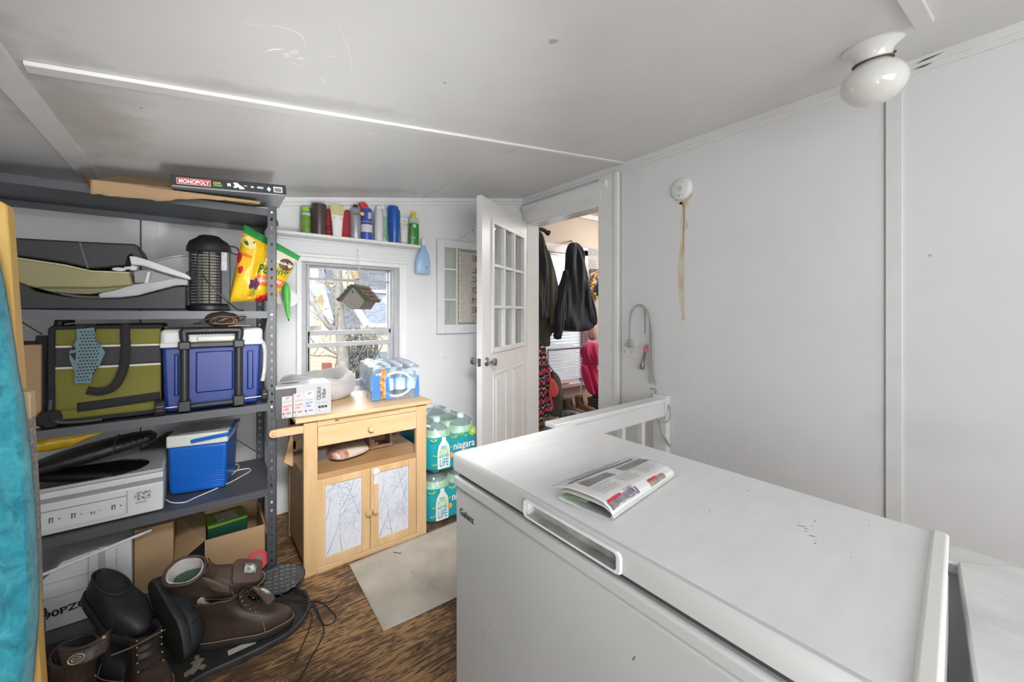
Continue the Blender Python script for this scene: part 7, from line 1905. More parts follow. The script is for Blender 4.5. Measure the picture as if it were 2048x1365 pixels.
def make_boot(name, label, group, Mx, leather, lining, H_=0.20, L=0.30, kind='boot', flare=1.0, lace=True, tread=False, patch=None, collar=None):
    r = thing(name, label, 'boot' if kind == 'boot' else 'shoe', (0, 0, 0), group=group)
    r.matrix_world = Mx
    # sole
    m = MB(); m.rings([slice_ring(z, x0, x1, w, L) for z, x0, x1, w in ((0.0, -0.004, L+0.002, 1.06), (0.006, -0.008, L+0.006, 1.12), (0.024, -0.007, L+0.005, 1.11), (0.029, -0.004, L+0.002, 1.05))])
    m.build('sole', M_sole, r)
    m = MB(); m.tube([v for v in slice_ring(0.029, -0.0055, L+0.0035, 1.085, L, 40)] + [slice_ring(0.029, -0.0055, L+0.0035, 1.085, L, 40)[0]], 0.0016, 5); m.build('welt_stitching', M_dust if leather is not M_clog else M_clog, r)
    if tread:
        m = MB(); rg = random.Random(3)
        for i in range(10):
            x = 0.012+0.0225*i; w = foot_w(x, L)*0.95
            for j in range(7):
                y = -w + 2*w*(j+.5)/7
                m.box(x-0.008, x+0.008, y-w/7*0.72, y+w/7*0.72, -0.006, 0.001)
        m.build('tread', mat('worn_tread', (0.07, 0.068, 0.062), 0.5, col2=(0.02, 0.02, 0.019), vscale=60, bump=0.4, bscale=70), r)
    if kind == 'boot':
        sl = [(0.026, 0.0, L-0.002, 1.0), (0.045, -0.004, L, 1.02), (0.060, -0.003, L-0.008, 0.99), (0.073, -0.001, L-0.028, 0.96), (0.084, 0.001, L-0.060, 0.93), (0.095, 0.002, L-0.095, 0.92), (0.110, 0.003, L-0.135, 0.95), (0.130, 0.002, L-0.165, 1.0), (0.160, -0.001, L-0.180, 1.08*flare), (H_, -0.006*flare, L-0.178, 1.16*flare)]
    else:
        sl = [(0.026, 0.0, L-0.002, 1.04), (0.045, -0.004, L, 1.08), (0.062, -0.004, L-0.010, 1.08), (0.078, -0.003, L-0.032, 1.04), (0.088, -0.001, L-0.065, 1.0), (0.094, 0.0, L-0.105, 0.98), (0.100, 0.0, L-0.150, 0.97)]
    R = []
    for z, x0, x1, w in sl:
        ring = slice_ring(z, x0, x1, w, L, 28, 0.72 if z < 0.1 else 0.9)
        for p in ring:
            if z == sl[-1][0] and kind == 'boot': p.z += 0.010*math.cos((p.x-0.06)/0.07) + 0.004*mnoise.noise(p*30)
            p.y += 0.002*mnoise.noise(p*28)
            p.z += 0.0015*mnoise.noise(p*40+Vector((3, 0, 0)))
        R.append(ring)
    m = MB(); m.rings(R, True, False, False); m.build('upper', leather, r, solid=0.005, sub=1, soff=-1)
    # lining and insole
    Rl = []
    for ring in R[-4 if kind == 'boot' else -3:]:
        c = sum(ring, Vector())/len(ring); Rl.append([c+(p-c)*0.86 for p in ring])
    Rl[-1] = [p+Vector((0, 0, 0.001)) for p in Rl[-1]]
    m = MB(); m.rings(Rl, True, False, False); m.mi = 1; m._face([m.bm.verts.new(p + Vector((0, 0, 0.001))) for p in Rl[0]]); m.build('lining', [lining, M_grl if lining is M_lin else lining], r, sub=0)
    if kind == 'boot':
        m = MB(); top = R[-1]; m.tube(list(top)+[top[0]], 0.0045, 8); m.build('collar', leather, r)
        # toe cap and heel seams
        for (xs, z0, z1) in ((L-0.085, 0.03, 0.080), ):
            pts = []
            for k in range(13):
                t = math.pi*k/12; w = foot_w(xs, L)*1.0; pts.append((xs-0.016*math.sin(t), math.cos(t)*w*1.03, z0+(z1-z0)*math.sin(t)**0.6))
            MB().tube(pts, 0.0012, 5).build('seam', M_dust, r)
        # tongue
        m = MB()
        def tg(u, v):
            x = L-0.178+0.004 + 0.040*(1-u)*(1-u) + 0.012*u; y = (v-0.5)*0.062; z = 0.10+(H_+0.022-0.10)*u
            return Vector((x-0.25*abs(v-0.5)**2*0.2, y, z))
        m.grid(tg, 8, 6); m.build('tongue', leather, r, solid=0.006, sub=1)
        if lace:
            for i in range(5):
                z = 0.098+0.018*i; x = L-0.175+0.050*(1-i/5)**2+0.016
                MB().tube(spline([(x-0.014, -0.030, z), (x, -0.012, z+0.006), (x+0.002, 0.012, z+0.009), (x-0.012, 0.030, z+0.014)], 3), 0.0022, 6).build('lace', M_lace, r)
                for s_ in (-1, 1):
                    m = MB(); m.ball((x-0.012, s_*0.031, z), 0.0035, 8); m.build('eyelet', mat('brass_eyelet', (0.35, 0.27, 0.15), 0.4, metal=0.7), r)
    else:
        m = MB(); top = R[-1]; m.tube(list(top)+[top[0]], 0.004, 8); m.build('collar', leather, r)
        pts = []
        for k in range(15):
            t = math.pi*k/14; xs = L-0.075; w = foot_w(xs, L)*1.08; pts.append((xs-0.024*math.sin(t), math.cos(t)*w, 0.035+0.047*math.sin(t)**0.7))
        MB().tube(pts, 0.0022, 6).build('toe_ridge', leather, r)
    return r

def build_tray():
    P = [onZ(612, 1190, 0), onZ(621, 1212, 0), onZ(612, 1240, 0), onZ(585, 1272, 0), onZ(540, 1300, 0), onZ(480, 1330, 0), onZ(400, 1368, 0), Vector((-0.10, 1.66, 0)), Vector((-0.30, 1.60, 0)), Vector((-0.52, 1.60, 0)), Vector((-0.58, 1.68, 0)), Vector((-0.58, 1.95, 0)), Vector((-0.52, 2.07, 0)), Vector((-0.1, 2.085, 0)), Vector((0.20, 2.095, 0)), Vector((0.31, 2.06, 0)), Vector((0.352, 1.98, 0))]
    ring = spline(P+[P[0]], 5)[:-1]
    c = sum(ring, Vector())/len(ring)
    def off(k, d, z): 
        p = ring[k]; q = (p-c).normalized(); return Vector((p.x, p.y, z)) - q*d
    n = len(ring)
    r = thing('boot_tray', 'black rubber boot tray under the heap of boots', 'boot tray', (c.x, c.y, 0.001))
    o = Vector((c.x, c.y, 0))
    m = MB(); m.rings([[off(k, d, z)-o for k in range(n)] for d, z in ((0.004, 0.0), (0.0, 0.004), (0.0, 0.019), (0.006, 0.024), (0.013, 0.021), (0.018, 0.008), (0.05, 0.006))], True, True, True)
    m.build('tray_body', mat('dusty_black_rubber', (0.018, 0.018, 0.019), 0.55, col2=(0.045, 0.043, 0.040), vscale=24, bump=0.15, bscale=60), r)
    st = MB(); a, b, c2, d = onZ(455, 1304, 0.009)-o, onZ(510, 1279, 0.009)-o, onZ(512, 1288, 0.009)-o, onZ(457, 1313, 0.009)-o
    st.prism([a, b, c2, d], (0, 0, 0.0012)); st.build('paper_label', mat('cream_label', (0.55, 0.52, 0.44), 0.6, var=0.2, vscale=60), r)
    st = MB()
    for k, (px, py, rr_) in enumerate(((395, 1325, .020), (388, 1340, .022), (377, 1348, .016), (405, 1335, .014), (394, 1316, .012))):
        st.prism(rnd_poly(onZ(px, py, 0.0085+0.0002*k)-o, X1, Y1, rr_*0.8, 11, k, 0.45), (0, 0, 0.0012))
    st.build('dried_mud', mat('dried_mud', (0.26, 0.23, 0.16), 0.95, var=0.3, vscale=60), r, smooth=False)
build_tray()

G = 'boots and clogs heaped under the metal shelves'
def build_footwear():
    zt = 0.0095
    # brown boot standing on the tray, toe to the right
    b = make_boot('work_boot', 'brown leather work boot standing on the boot tray with its toe to the right', G, frame_M((-0.015, 1.885, zt), (0.96, -0.26, 0.0), (0, 0, 1)), M_brn, M_lin, H_=0.165, L=0.315, lace=True)
    # boot lying open on top
    d = make_boot('open_boot', 'taupe brown boot with gaping pale lined opening on top of the heap', G, frame_M((-0.078, 1.985, 0.168), (0.93, -0.30, -0.02), (0.12, -0.55, 0.83)), M_brn2, M_lin, H_=0.150, L=0.295, flare=1.18, lace=False)
    # flopped tongue with silver label, strap with silver label
    def flap(nm, quad, parent, mt_, lab=None):
        inv = parent.matrix_world.inverted()
        m = MB()
        A, B_, C_, D_ = quad
        def f(u, v):
            p = (A.lerp(B_, u)).lerp(D_.lerp(C_, u), v); h = 0.012*math.sin(math.pi*u)*math.sin(math.pi*v); e = 0.03*(abs(2*u-1)**6*abs(2*v-1)**6)
            p = p + Vector((0, -0.4, 1))*h; cc = (A+B_+C_+D_)/4; return inv @ (p + (cc-p)*e*10*0.5)
        m.grid(f, 12, 10); o_ = m.build(nm, mt_, parent, solid=0.007, sub=1)
        if lab:
            m = MB(); u0, u1, v0, v1 = lab
            m.grid(lambda a, b_: f(u0+(u1-u0)*a, v0+(v1-v0)*b_) + (inv.to_3x3() @ Vector((0, -0.003, 0.0075))), 4, 4); m.build('silver_label', mat('silver_foil_label', (0.62, 0.64, 0.64), 0.3, metal=0.4, col2=(0.10, 0.11, 0.11), vscale=110), parent, solid=0.0006)
    P = lambda a, b_, Yq: onY(a, b_, Yq)
    bpy.context.view_layer.update()
    flap('folded_tongue', (P(468, 1118, 1.86), P(527, 1120, 1.88), P(520, 1166, 1.80), P(462, 1170, 1.79)), d, M_brn2, (0.40, 0.80, 0.30, 0.72))
    flap('side_tab', (P(500, 1172, 1.76), P(528, 1176, 1.76), P(552, 1196, 1.735), P(538, 1214, 1.73)), d, M_brn2, (0.30, 0.8, 0.30, 0.75))
    flap('side_tab', (P(398, 1152, 1.80), P(425, 1182, 1.78), P(460, 1188, 1.77), P(458, 1172, 1.775)), d, M_brn2, None)
    # small felt lining glimpse
    # black clog on the carton, toe to the viewer
    make_boot('slip_on_clog', 'matt black slip-on clog propped on top of the left side of the heap', G, frame_M((-0.325, 2.075, 0.225), (0.52, -0.72, -0.32), (0.25, -0.12, 0.90)), M_clog, M_blackf, L=0.30, kind='clog')
    # black clog standing on its nose, sole to the left
    make_boot('slip_on_clog', 'matt black slip-on clog standing on its toe with the smooth sole turned to the left', G, frame_M((-0.150, 1.985, 0.250), (0.32, -0.62, -0.66), (0.80, 0.50, 0.0)), M_clog, M_blackf, L=0.295, kind='clog')
    # black boot showing its tread by the cabinet
    make_boot('black_boot', 'black boot lying on its side with the grimy treaded sole showing by the cabinet foot', G, frame_M((0.115, 2.045, 0.075), (0.93, -0.20, 0.03), (0.10, 0.80, -0.45)), M_clog, M_blackf, H_=0.12, L=0.255, lace=False, tread=True)
    # oxblood boot bottom left, seen from above
    f = make_boot('laced_boot', 'dark oxblood boot with padded collar and round badge at the bottom left of the heap', G, frame_M((-0.315, 1.80, zt), (0.30, -0.95, 0.0), (0, 0, 1)), M_oxb, M_blackf, H_=0.225, L=0.30, flare=1.1)
    bpy.context.view_layer.update()
    inv = f.matrix_world.inverted()
    def fl(u, v):
        A, B_, C_, D_ = P(113, 1292, 1.675), P(222, 1258, 1.675), P(218, 1300, 1.655), P(128, 1340, 1.655)
        p = A.lerp(B_, u).lerp(D_.lerp(C_, u), v); return inv @ (p + Vector((0, -0.02*math.sin(math.pi*u), 0.012*(-math.sin(math.pi*u)) if v < 0.3 else 0)))
    m = MB(); m.grid(fl, 12, 8); m.build('padded_collar', M_oxb, f, solid=0.012, sub=1)
    m = MB(); c = fl(0.36, 0.62); n_ = (fl(0.46, 0.62)-c).cross(fl(0.36, 0.72)-c).normalized(); x_ = (fl(0.46, 0.62)-c).normalized(); y_ = n_.cross(x_)
    sg = 1 if (f.matrix_world.to_3x3() @ n_).y < 0 else -1
    M_bdg = mat('brass_badge', (0.42, 0.38, 0.26), 0.4, metal=0.5)
    m.tube([c+n_*sg*0.0085+x_*0.0165*math.cos(t*math.pi/12)+y_*0.0115*math.sin(t*math.pi/12) for t in range(25)], 0.0018, 6); m.build('round_badge', M_bdg, f, label='round brass coloured badge')
    m = MB(); m.tube([c+n_*sg*0.0085+x_*0.010*math.cos(t*math.pi/12)+y_*0.006*math.sin(t*math.pi/12) for t in range(25)], 0.0014, 6); m.tube([c+n_*sg*0.0085-x_*0.007, c+n_*sg*0.0085+x_*0.007], 0.0014, 6); m.build('badge_emblem', M_bdg, f)
    m = MB(); m.ball(fl(0.90, 0.15)+n_*sg*0.009, 0.005, 10); m.build('rivet', M_bdg, f)
    # second brown boot in the middle front
    make_boot('laced_boot', 'dark brown laced boot in the middle foreground of the heap beside the oxblood boot', G, frame_M((-0.190, 1.90, zt), (0.30, -0.95, 0.0), (0.10, 0.05, 1)), M_brn, M_blackf, H_=0.150, L=0.295, flare=0.95)
    # tall black rubber boot behind at the far left
    make_boot('black_boot', 'black rubber boot lying behind the oxblood boot at the far left', G, frame_M((-0.465, 2.045, zt), (0.35, -0.93, 0.0), (-0.15, 0.25, 1)), M_rub, M_blackf, H_=0.235, L=0.29, flare=1.15, lace=False)
    make_boot('black_boot', 'black boot wedged under the clog between the brown boots', G, frame_M((-0.285, 2.075, zt), (0.35, -0.93, 0.0), (0.05, 0.25, 1)), M_rub, M_blackf, H_=0.14, L=0.27, flare=1.0, lace=False)
    # loose laces
    def cord(label, pts, z=0.003, rad=0.0023, mt_=M_lace):
        P_ = [onZ(a, b_, zz) for a, b_, zz in pts]; o = P_[0]
        m = MB(); m.tube(spline(P_, 7), rad, 6); ob = m.build('boot_lace', mt_); tag(ob, label, 'boot lace', 'loose boot laces')
    cord('black boot lace trailing from the tray across the floor in a long loop', [(560, 1190, .06), (590, 1200, .03), (612, 1205, .028), (640, 1204, .004), (668, 1228, .003), (671, 1240, .003), (660, 1250, .003), (648, 1250, .003), (640, 1235, .003), (630, 1212, .004), (612, 1200, .028), (585, 1192, .045)])
    cord('straight black boot lace running from the tray to the bottom of the picture', [(606, 1212, .028), (625, 1214, .006), (640, 1240, .003), (648, 1262, .003), (640, 1285, .003), (618, 1325, .003), (600, 1360, .003), (590, 1385, .003)])
    cord('black boot lace curving up to the right on the bare floor', [(598, 1203, .028), (622, 1204, .006), (650, 1206, .003), (668, 1200, .003), (678, 1189, .003)])
    cord('short black boot lace hanging over the tray rim', [(610, 1222, .028), (624, 1230, .006), (621, 1252, .003), (608, 1285, .003), (590, 1322, .003)])
    cord('thin pale boot lace stretched over the dark boots', [(222, 1312, .20), (262, 1296, .19), (300, 1276, .18), (331, 1260, .17)], rad=0.0016, mt_=mat('pale_brown_lace', (0.22, 0.15, 0.10), 0.8))
build_footwear()

# ------------------------------------------------------------------ leaning board and teal blanket in the left foreground
def build_left():
    Yq = 1.15
    def on(a, b, Y_=Yq): return onY(a, b, Y_)
    r = thing('leaning_lumber', 'yellow pine board leaning upright at the left edge of the picture', 'board', (-0.30, Yq+0.02, 0)); o = Vector(r.location)
    m = MB(); m.prism([on(-34, 400)-o, on(2, 402)-o, on(14, 411)-o, on(124, 1943)-o, on(66, 1943)-o], (0, 0.038, 0))
    m.build('board', wood('yellow_pine', (0.68, 0.44, 0.12), (0.56, 0.33, 0.08), 2.5, (9, 9, 1.0), 0.5), r, bevel=0.003)
    m = MB(); m.prism([on(43, 783)-o, on(61, 786)-o, on(62, 838)-o, on(46, 838)-o], (0.0, 0.03, 0)); m.build('wood_block', wood('pale_pine_block', (0.60, 0.44, 0.24), (0.5, 0.36, 0.2), 3, (9, 9, 2)), r, bevel=0.002)
    r = thing('speckled_board', 'grey speckled board edge standing behind the teal blanket', 'board', (-0.24, Yq+0.05, 0)); o = Vector(r.location)
    m = MB(); m.prism([on(46, 836, Yq+0.03)-o, on(62, 832, Yq+0.03)-o, on(73, 1020, Yq+0.03)-o, on(84, 1365, Yq+0.03)-o, on(100, 1925, Yq+0.03)-o, on(70, 1925, Yq+0.03)-o], (0, 0.025, 0))
    m.build('board_edge', mat('speckled_grey', (0.42, 0.40, 0.37), 0.8, col2=(0.14, 0.135, 0.13), vscale=150, bump=0.4, bscale=120), r)
    # plush teal blanket hung over the board
    edge = [(470, -20), (520, 0), (580, 12), (640, 22), (720, 36), (800, 49), (900, 62), (1000, 72), (1080, 76), (1160, 80), (1230, 79), (1300, 74), (1365, 67), (1480, 66), (1640, 78)]
    def ex(y):
        for (a, b), (c, d) in zip(edge, edge[1:]):
            if y <= c: return b + (d-b)*(y-a)/(c-a)
        return edge[-1][1]
    m = MB(); nv, nu = 110, 34; V = []
    for j in range(nv+1):
        y = 470 + (1640-470)*j/nv; row = []
        for i in range(nu+1):
            u = i/nu; x = ex(y) - (1-u)**1.0*230
            w = u
            Yb = 1.095 + 0.035*max(0, (u-0.86)/0.14)**2 + 0.006*math.sin(u*9+j*0.05)
            p = onY(x, y, Yb); q = Vector((p.x*9, p.z*9, 0))
            p.y += 0.004*mnoise.noise(q*1.3) + 0.0035*mnoise.noise(Vector((p.x*42, p.z*30, 2))) + 0.0022*mnoise.noise(Vector((p.x*110, p.z*70, 5)))
            row.append(m.bm.verts.new(p))
        V.append(row)
    for j in range(nv):
        for i in range(nu): m._face([V[j][i], V[j][i+1], V[j+1][i+1], V[j+1][i]])
    mt, nt, p = _new('teal_plush')
    tc = nt.nodes.new('ShaderNodeTexCoord'); mp = nt.nodes.new('ShaderNodeMapping'); mp.inputs['Scale'].default_value = (1.0, 1.0, 0.65); mp.inputs['Rotation'].default_value = (0, 0.35, 0)
    nt.links.new(tc.outputs['Object'], mp.inputs[0])
    n = nt.nodes.new('ShaderNodeTexNoise'); n.inputs['Scale'].default_value = 34; n.inputs['Detail'].default_value = 10; n.inputs['Roughness'].default_value = 0.68; n.inputs['Distortion'].default_value = 1.0
    nt.links.new(mp.outputs[0], n.inputs['Vector'])
    rp = nt.nodes.new('ShaderNodeValToRGB'); cr = rp.color_ramp
    cr.elements[0].position = 0.32; cr.elements[0].color = (0.002, 0.11, 0.17, 1); cr.elements[1].position = 0.70; cr.elements[1].color = (0.06, 0.42, 0.50, 1)
    e = cr.elements.new(0.46); e.color = (0.006, 0.25, 0.33, 1)
    nt.links.new(n.outputs['Fac'], rp.inputs[0]); nt.links.new(rp.outputs[0], p.inputs['Base Color'])
    p.inputs['Roughness'].default_value = 0.75; p.inputs['Sheen Weight'].default_value = 0.3
    b = nt.nodes.new('ShaderNodeBump'); b.inputs['Strength'].default_value = 0.6; b.inputs['Distance'].default_value = 0.008
    nt.links.new(n.outputs['Fac'], b.inputs['Height']); nt.links.new(b.outputs[0], p.inputs['Normal'])
    o = m.build('plush_blanket', mt, solid=0.012, soff=1)
    tag(o, 'teal plush blanket hanging over the leaning board at the left edge', 'blanket')
build_left()
# ------------------------------------------------------------------ mudroom beyond the doorway
MX0, MX1, MYB, MYF, MZ = XR+0.12, 4.75, 3.30, 1.2, 2.44
M_bei = mat('beige_wall_paint', (0.66, 0.55, 0.44), 0.6, var=0.05, vscale=3)
def build_mudroom():
    MB().box(MX0-0.12, MX1+0.1, MYF-0.1, MYB+0.1, -0.05, 0.0).build('floor_mudroom', mat('mudroom_floor', (0.20, 0.15, 0.11), 0.6, var=0.2), kind='structure', smooth=False)
    MB().box(MX0, MX1+0.1, MYF-0.1, MYB+0.1, MZ, MZ+0.05).build('ceiling_mudroom', mat('mudroom_ceiling', (0.74, 0.73, 0.71), 0.6), kind='structure', smooth=False)
    a = onY(1088, 499, MYB); b = onY(1166, 765, MYB)
    wx0, wx1, wz0, wz1 = a.x-0.02, b.x+0.0, 0.42, a.z-0.02
    wall_with_hole('wall_mudroom_back', 'Y', MYB, 0.12, MX0-0.12, MX1+0.1, 0, MZ, [(wx0, wx1, wz0, wz1)], M_bei)
    wall_with_hole('wall_mudroom_right', 'X', MX1, 0.1, MYF, MYB+0.1, 0, MZ, [], M_bei)
    wall_with_hole('wall_mudroom_front', 'Y', MYF-0.1, 0.1, MX0, MX1+0.1, 0, MZ, [], M_bei)
    MB().box(MX0-0.12, MX0, YB+0.1, MYB+0.12, 0, MZ).build('wall_mudroom_left', M_bei, kind='structure', smooth=False)
    MB().box(MX0-0.12, MX0, MYF-0.1, YB+0.1, 2.42, MZ+0.02).build('trim_14', M_bei, kind='structure', smooth=False)
    w = thing('window_4', None, None, (0, 0, 0)); w['kind'] = 'structure'
    m = MB(); t = 0.07
    m.box(wx0-t, wx0, MYB-0.02, MYB, wz0-t, wz1+t); m.box(wx1, wx1+t, MYB-0.02, MYB, wz0-t, wz1+t); m.box(wx0-t, wx1+t, MYB-0.02, MYB, wz1, wz1+t+0.03); m.box(wx0-t, wx1+t, MYB-0.05, MYB, wz0-t*0.6, wz0)
    m.build('window_casing', mat('pale_pink_trim', (0.74, 0.68, 0.66), 0.4), w, bevel=0.004)
    m = MB(); m.box(wx0, wx0+0.04, MYB+0.02, MYB+0.08, wz0, wz1); m.box(wx1-0.04, wx1, MYB+0.02, MYB+0.08, wz0, wz1); m.box(wx0, wx1, MYB+0.02, MYB+0.08, 1.02, 1.08); m.box(wx0, wx1, MYB+0.02, MYB+0.08, wz0, wz0+0.04)
    m.build('window_sash', M_trim_w, w, bevel=0.003)
    MB().box(wx0, wx1, MYB+0.06, MYB+0.064, wz0, wz1).build('window_pane', M_glass, w)
    # blind with slats
    bl = thing('window_blind', 'white slatted blind pulled down over the mudroom window behind the coats', 'blind', ((wx0+wx1)/2, MYB+0.012, wz1)); 
    hw = (wx1-wx0)/2-0.005
    mt = bpy.data.materials.new('translucent_slat'); mt.use_nodes = True; nt = mt.node_tree; nt.nodes.clear()
    oo = nt.nodes.new('ShaderNodeOutputMaterial'); d = nt.nodes.new('ShaderNodeBsdfDiffuse'); tl = nt.nodes.new('ShaderNodeBsdfTranslucent'); mx = nt.nodes.new('ShaderNodeMixShader')
    d.inputs[0].default_value = (0.85, 0.86, 0.88, 1); tl.inputs[0].default_value = (0.85, 0.87, 0.90, 1); mx.inputs[0].default_value = 0.55
    nt.links.new(d.outputs[0], mx.inputs[1]); nt.links.new(tl.outputs[0], mx.inputs[2]); nt.links.new(mx.outputs[0], oo.inputs[0])
    n = 40; z = -0.02
    for k in range(n):
        zz = -0.03 - (wz1-wz0-0.05)*k/n
        m = MB(); m.bar((-hw, 0, zz), (hw, 0, zz), 0.030, 0.0012, up=(0, -0.80, 0.55)); m.build('slat', mt, bl, smooth=False)
    m = MB(); m.box(-hw, hw, -0.018, 0.018, -0.03, 0.0); m.build('head_rail', M_trim_w, bl, bevel=0.002)
    m = MB(); m.box(MX0, MX1, MYB-0.03, MYB, MZ-0.06, MZ); m.build('trim_15', M_trim_w, kind='structure', bevel=0.004)
    # papers pinned to the right wall part
    for (x0, y0, x1, y1, lb) in ((1166, 492, 1199, 515, 'printed paper sheet pinned high on the beige wall, upper of two'), (1169, 513, 1195, 538, 'printed paper sheet pinned below the other sheet on the beige wall')):
        A = onY(x0, y0, MYB-0.002); B_ = onY(x1, y1, MYB-0.002)
        m = MB(); m.box(A.x, B_.x, MYB-0.003, MYB-0.001, B_.z, A.z); o = m.build('paper_sheet', mat('printed_paper', (0.62, 0.60, 0.58), 0.7, col2=(0.45, 0.43, 0.42), vscale=30), smooth=False); tag(o, lb, 'paper sheet')
        m = MB()
        for k in range(6): m.box(A.x+0.02, B_.x-0.02-0.02*(k % 2), MYB-0.0042, MYB-0.003, B_.z+0.015+(A.z-B_.z-0.03)*k/6, B_.z+0.019+(A.z-B_.z-0.03)*k/6)
        m.build('text_line', mat('paper_ink', (0.2, 0.2, 0.22), 0.8), o, smooth=False, split=True)
build_mudroom()

def build_coats():
    M_bk = mat('black_coat_cloth', (0.014, 0.014, 0.016), 0.85, bump=0.2, bscale=90, sheen=0.1)
    M_nv = mat('navy_black_fleece', (0.014, 0.018, 0.028), 0.8, bump=0.2, bscale=80, sheen=0.15)
    M_ov = mat('olive_grey_cloth', (0.095, 0.090, 0.070), 0.85, var=0.15, vscale=10, bump=0.2, bscale=70)
    # wooden rail with hooks along the left of the mudroom
    Yq = 3.02
    p = onY(1085, 462, Yq)
    rk = thing('coat_hook', 'black coat hook holding the black and olive coats just inside the doorway', 'hook', (p.x, Yq, p.z)); o = Vector(rk.location)
    m = MB(); pts = [onY(a, b, Yq)-o for a, b in ((1062, 462), (1080, 459), (1090, 462), (1096, 468), (1098, 462))]
    m.tube(spline(pts, 5), [0.020]*20+[0.012], 10); m.build('hook_arm', M_bk, rk)
    m = MB(); m.tube([onY(1062, 462, Yq)-o, Vector((XR+0.125, Yq-0.0, p.z))-o], 0.012, 8); m.build('hook_mount', M_bk, rk)
    g = thing('black_coat', 'black coat hanging just inside the left of the doorway', 'coat', onY(1080, 640, 2.98)); o = Vector(g.location)
    garment('coat_body', [(462, 1066, 1080, .4), (475, 1064, 1084, .7), (500, 1062, 1090, .9), (530, 1060, 1093), (570, 1058, 1097), (600, 1058, 1099), (620, 1058, 1099), (636, 1059, 1097), (640, 1060, 1094, .8)], 2.98, 0.07, M_bk, g, o, fold=0.12, nf=6)
    g = thing('olive_coat', 'olive grey long coat hanging behind the black coat', 'coat', onY(1090, 690, 3.10)); o = Vector(g.location)
    garment('coat_body', [(470, 1072, 1084, .4), (490, 1068, 1090, .7), (520, 1064, 1098, .9), (560, 1060, 1106), (600, 1060, 1112), (640, 1060, 1116), (655, 1060, 1116), (670, 1060, 1099), (695, 1060, 1099)], 3.17, 0.06, M_ov, g, o, fold=0.10, nf=5, seed=2)
    garment('sleeve', [(500, 1088, 1096, .6), (540, 1092, 1108), (590, 1095, 1116), (630, 1098, 1119), (648, 1098, 1119), (652, 1100, 1110, .6)], 3.04, 0.045, M_ov, g, o, fold=0.10, nf=4, seed=1)
    m = MB()
    for k in range(14):
        q = onY(1091+k*0.55, 494+k*2.2, 3.03)-o; m.ball(q, 0.012, 6)
    m.build('fur_trim', mat('dark_fur', (0.05, 0.045, 0.035), 0.95), g)
    g = thing('navy_hoodie', 'dark navy hooded sweatshirt hanging in front of the window blind', 'hoodie', onY(1150, 660, 3.06)); o = Vector(g.location)
    garment('body', [(485, 1142, 1152, .3), (490, 1137, 1160, .6), (505, 1134, 1166, .9), (530, 1131, 1168), (560, 1127, 1171), (590, 1122, 1178), (620, 1118, 1185), (640, 1116, 1190), (650, 1117, 1192), (660, 1120, 1180), (664, 1135, 1165, .6)], 3.06, 0.085, M_nv, g, o, fold=0.18, nf=6, seed=1)
    garment('sleeve', [(540, 1127, 1134, .6), (580, 1118, 1130), (620, 1112, 1128), (645, 1110, 1128), (655, 1111, 1126), (672, 1108, 1121, .8), (680, 1109, 1121, .7)], 2.99, 0.045, M_nv, g, o, fold=0.12, nf=4)
    garment('sleeve', [(560, 1168, 1178, .6), (600, 1172, 1186), (640, 1178, 1193), (652, 1180, 1194, .8)], 3.0, 0.04, M_nv, g, o, fold=0.12, nf=4, seed=3)
    m = MB(); m.tube(spline([onY(1135, 545, 2.975)-o, onY(1131, 575, 2.97)-o, onY(1132, 610, 2.965)-o, onY(1131, 640, 2.965)-o], 6), 0.004, 6, flat=0.5); m.build('zip', mat('silver_zip', (0.35, 0.36, 0.38), 0.35, metal=0.6), g)
    m = MB(); m.tube([onY(1146, 488, 3.08)-o, onY(1143, 483, 3.2)-o, onY(1143, 482, MYB)-o], 0.008, 8); m.build('peg', mat('brass_peg', (0.35, 0.30, 0.15), 0.4, metal=0.6), g)
    # rack
    Yr = 3.0
    r = thing('garment_rack', 'chrome tube garment rack with a shoe shelf under the window', 'rack', (onY(1140, 700, Yr).x, Yr, 0)); o = Vector(r.location)
    M_ch = mat('grey_chrome_tube', (0.50, 0.49, 0.48), 0.3, metal=0.8)
    zb = onY(1130, 698, Yr).z; zs = onY(1150, 829, Yr).z; xa = onY(1096, 700, Yr).x - o.x; xb = onY(1212, 700, Yr).x - o.x
    m = MB(); m.cyl((xa, 0, zb), (xb, 0, zb), 0.011); m.build('top_bar', mat('dull_top_bar', (0.24, 0.21, 0.19), 0.4, metal=0.4), r)
    for x in (xa, xb):
        for y in (0, -0.26):
            m = MB(); m.cyl((x, y, 0.0), (x, y, zb if y == 0 else zs+0.02), 0.009); m.build('leg', M_ch, r)
    xm = onY(1163, 750, Yr).x - o.x
    m = MB(); m.tube([(xm, 0.02, zs), (xm+0.05, 0.02, zb)], 0.010, 10); m.build('upright', M_trim_w, r)
    m = MB(); m.cyl((xa, -0.26, zs), (xb, -0.26, zs), 0.012); m.cyl((xa, 0.0, zs), (xb, 0, zs), 0.009); m.build('shelf_rail', M_ch, r)
    m = MB()
    for k in range(6): m.cyl((xa, -0.26+0.045*k, zs+0.004), (xb, -0.26+0.045*k, zs+0.004), 0.003, seg=8)
    m.build('shelf_wires', M_ch, r)
    zw = zs+0.014
    # pink fair-isle jacket
    mt, nt, pb = _new('pink_black_knit_pattern')
    tc = nt.nodes.new('ShaderNodeTexCoord'); sp = nt.nodes.new('ShaderNodeSeparateXYZ'); nt.links.new(tc.outputs['Object'], sp.inputs[0])
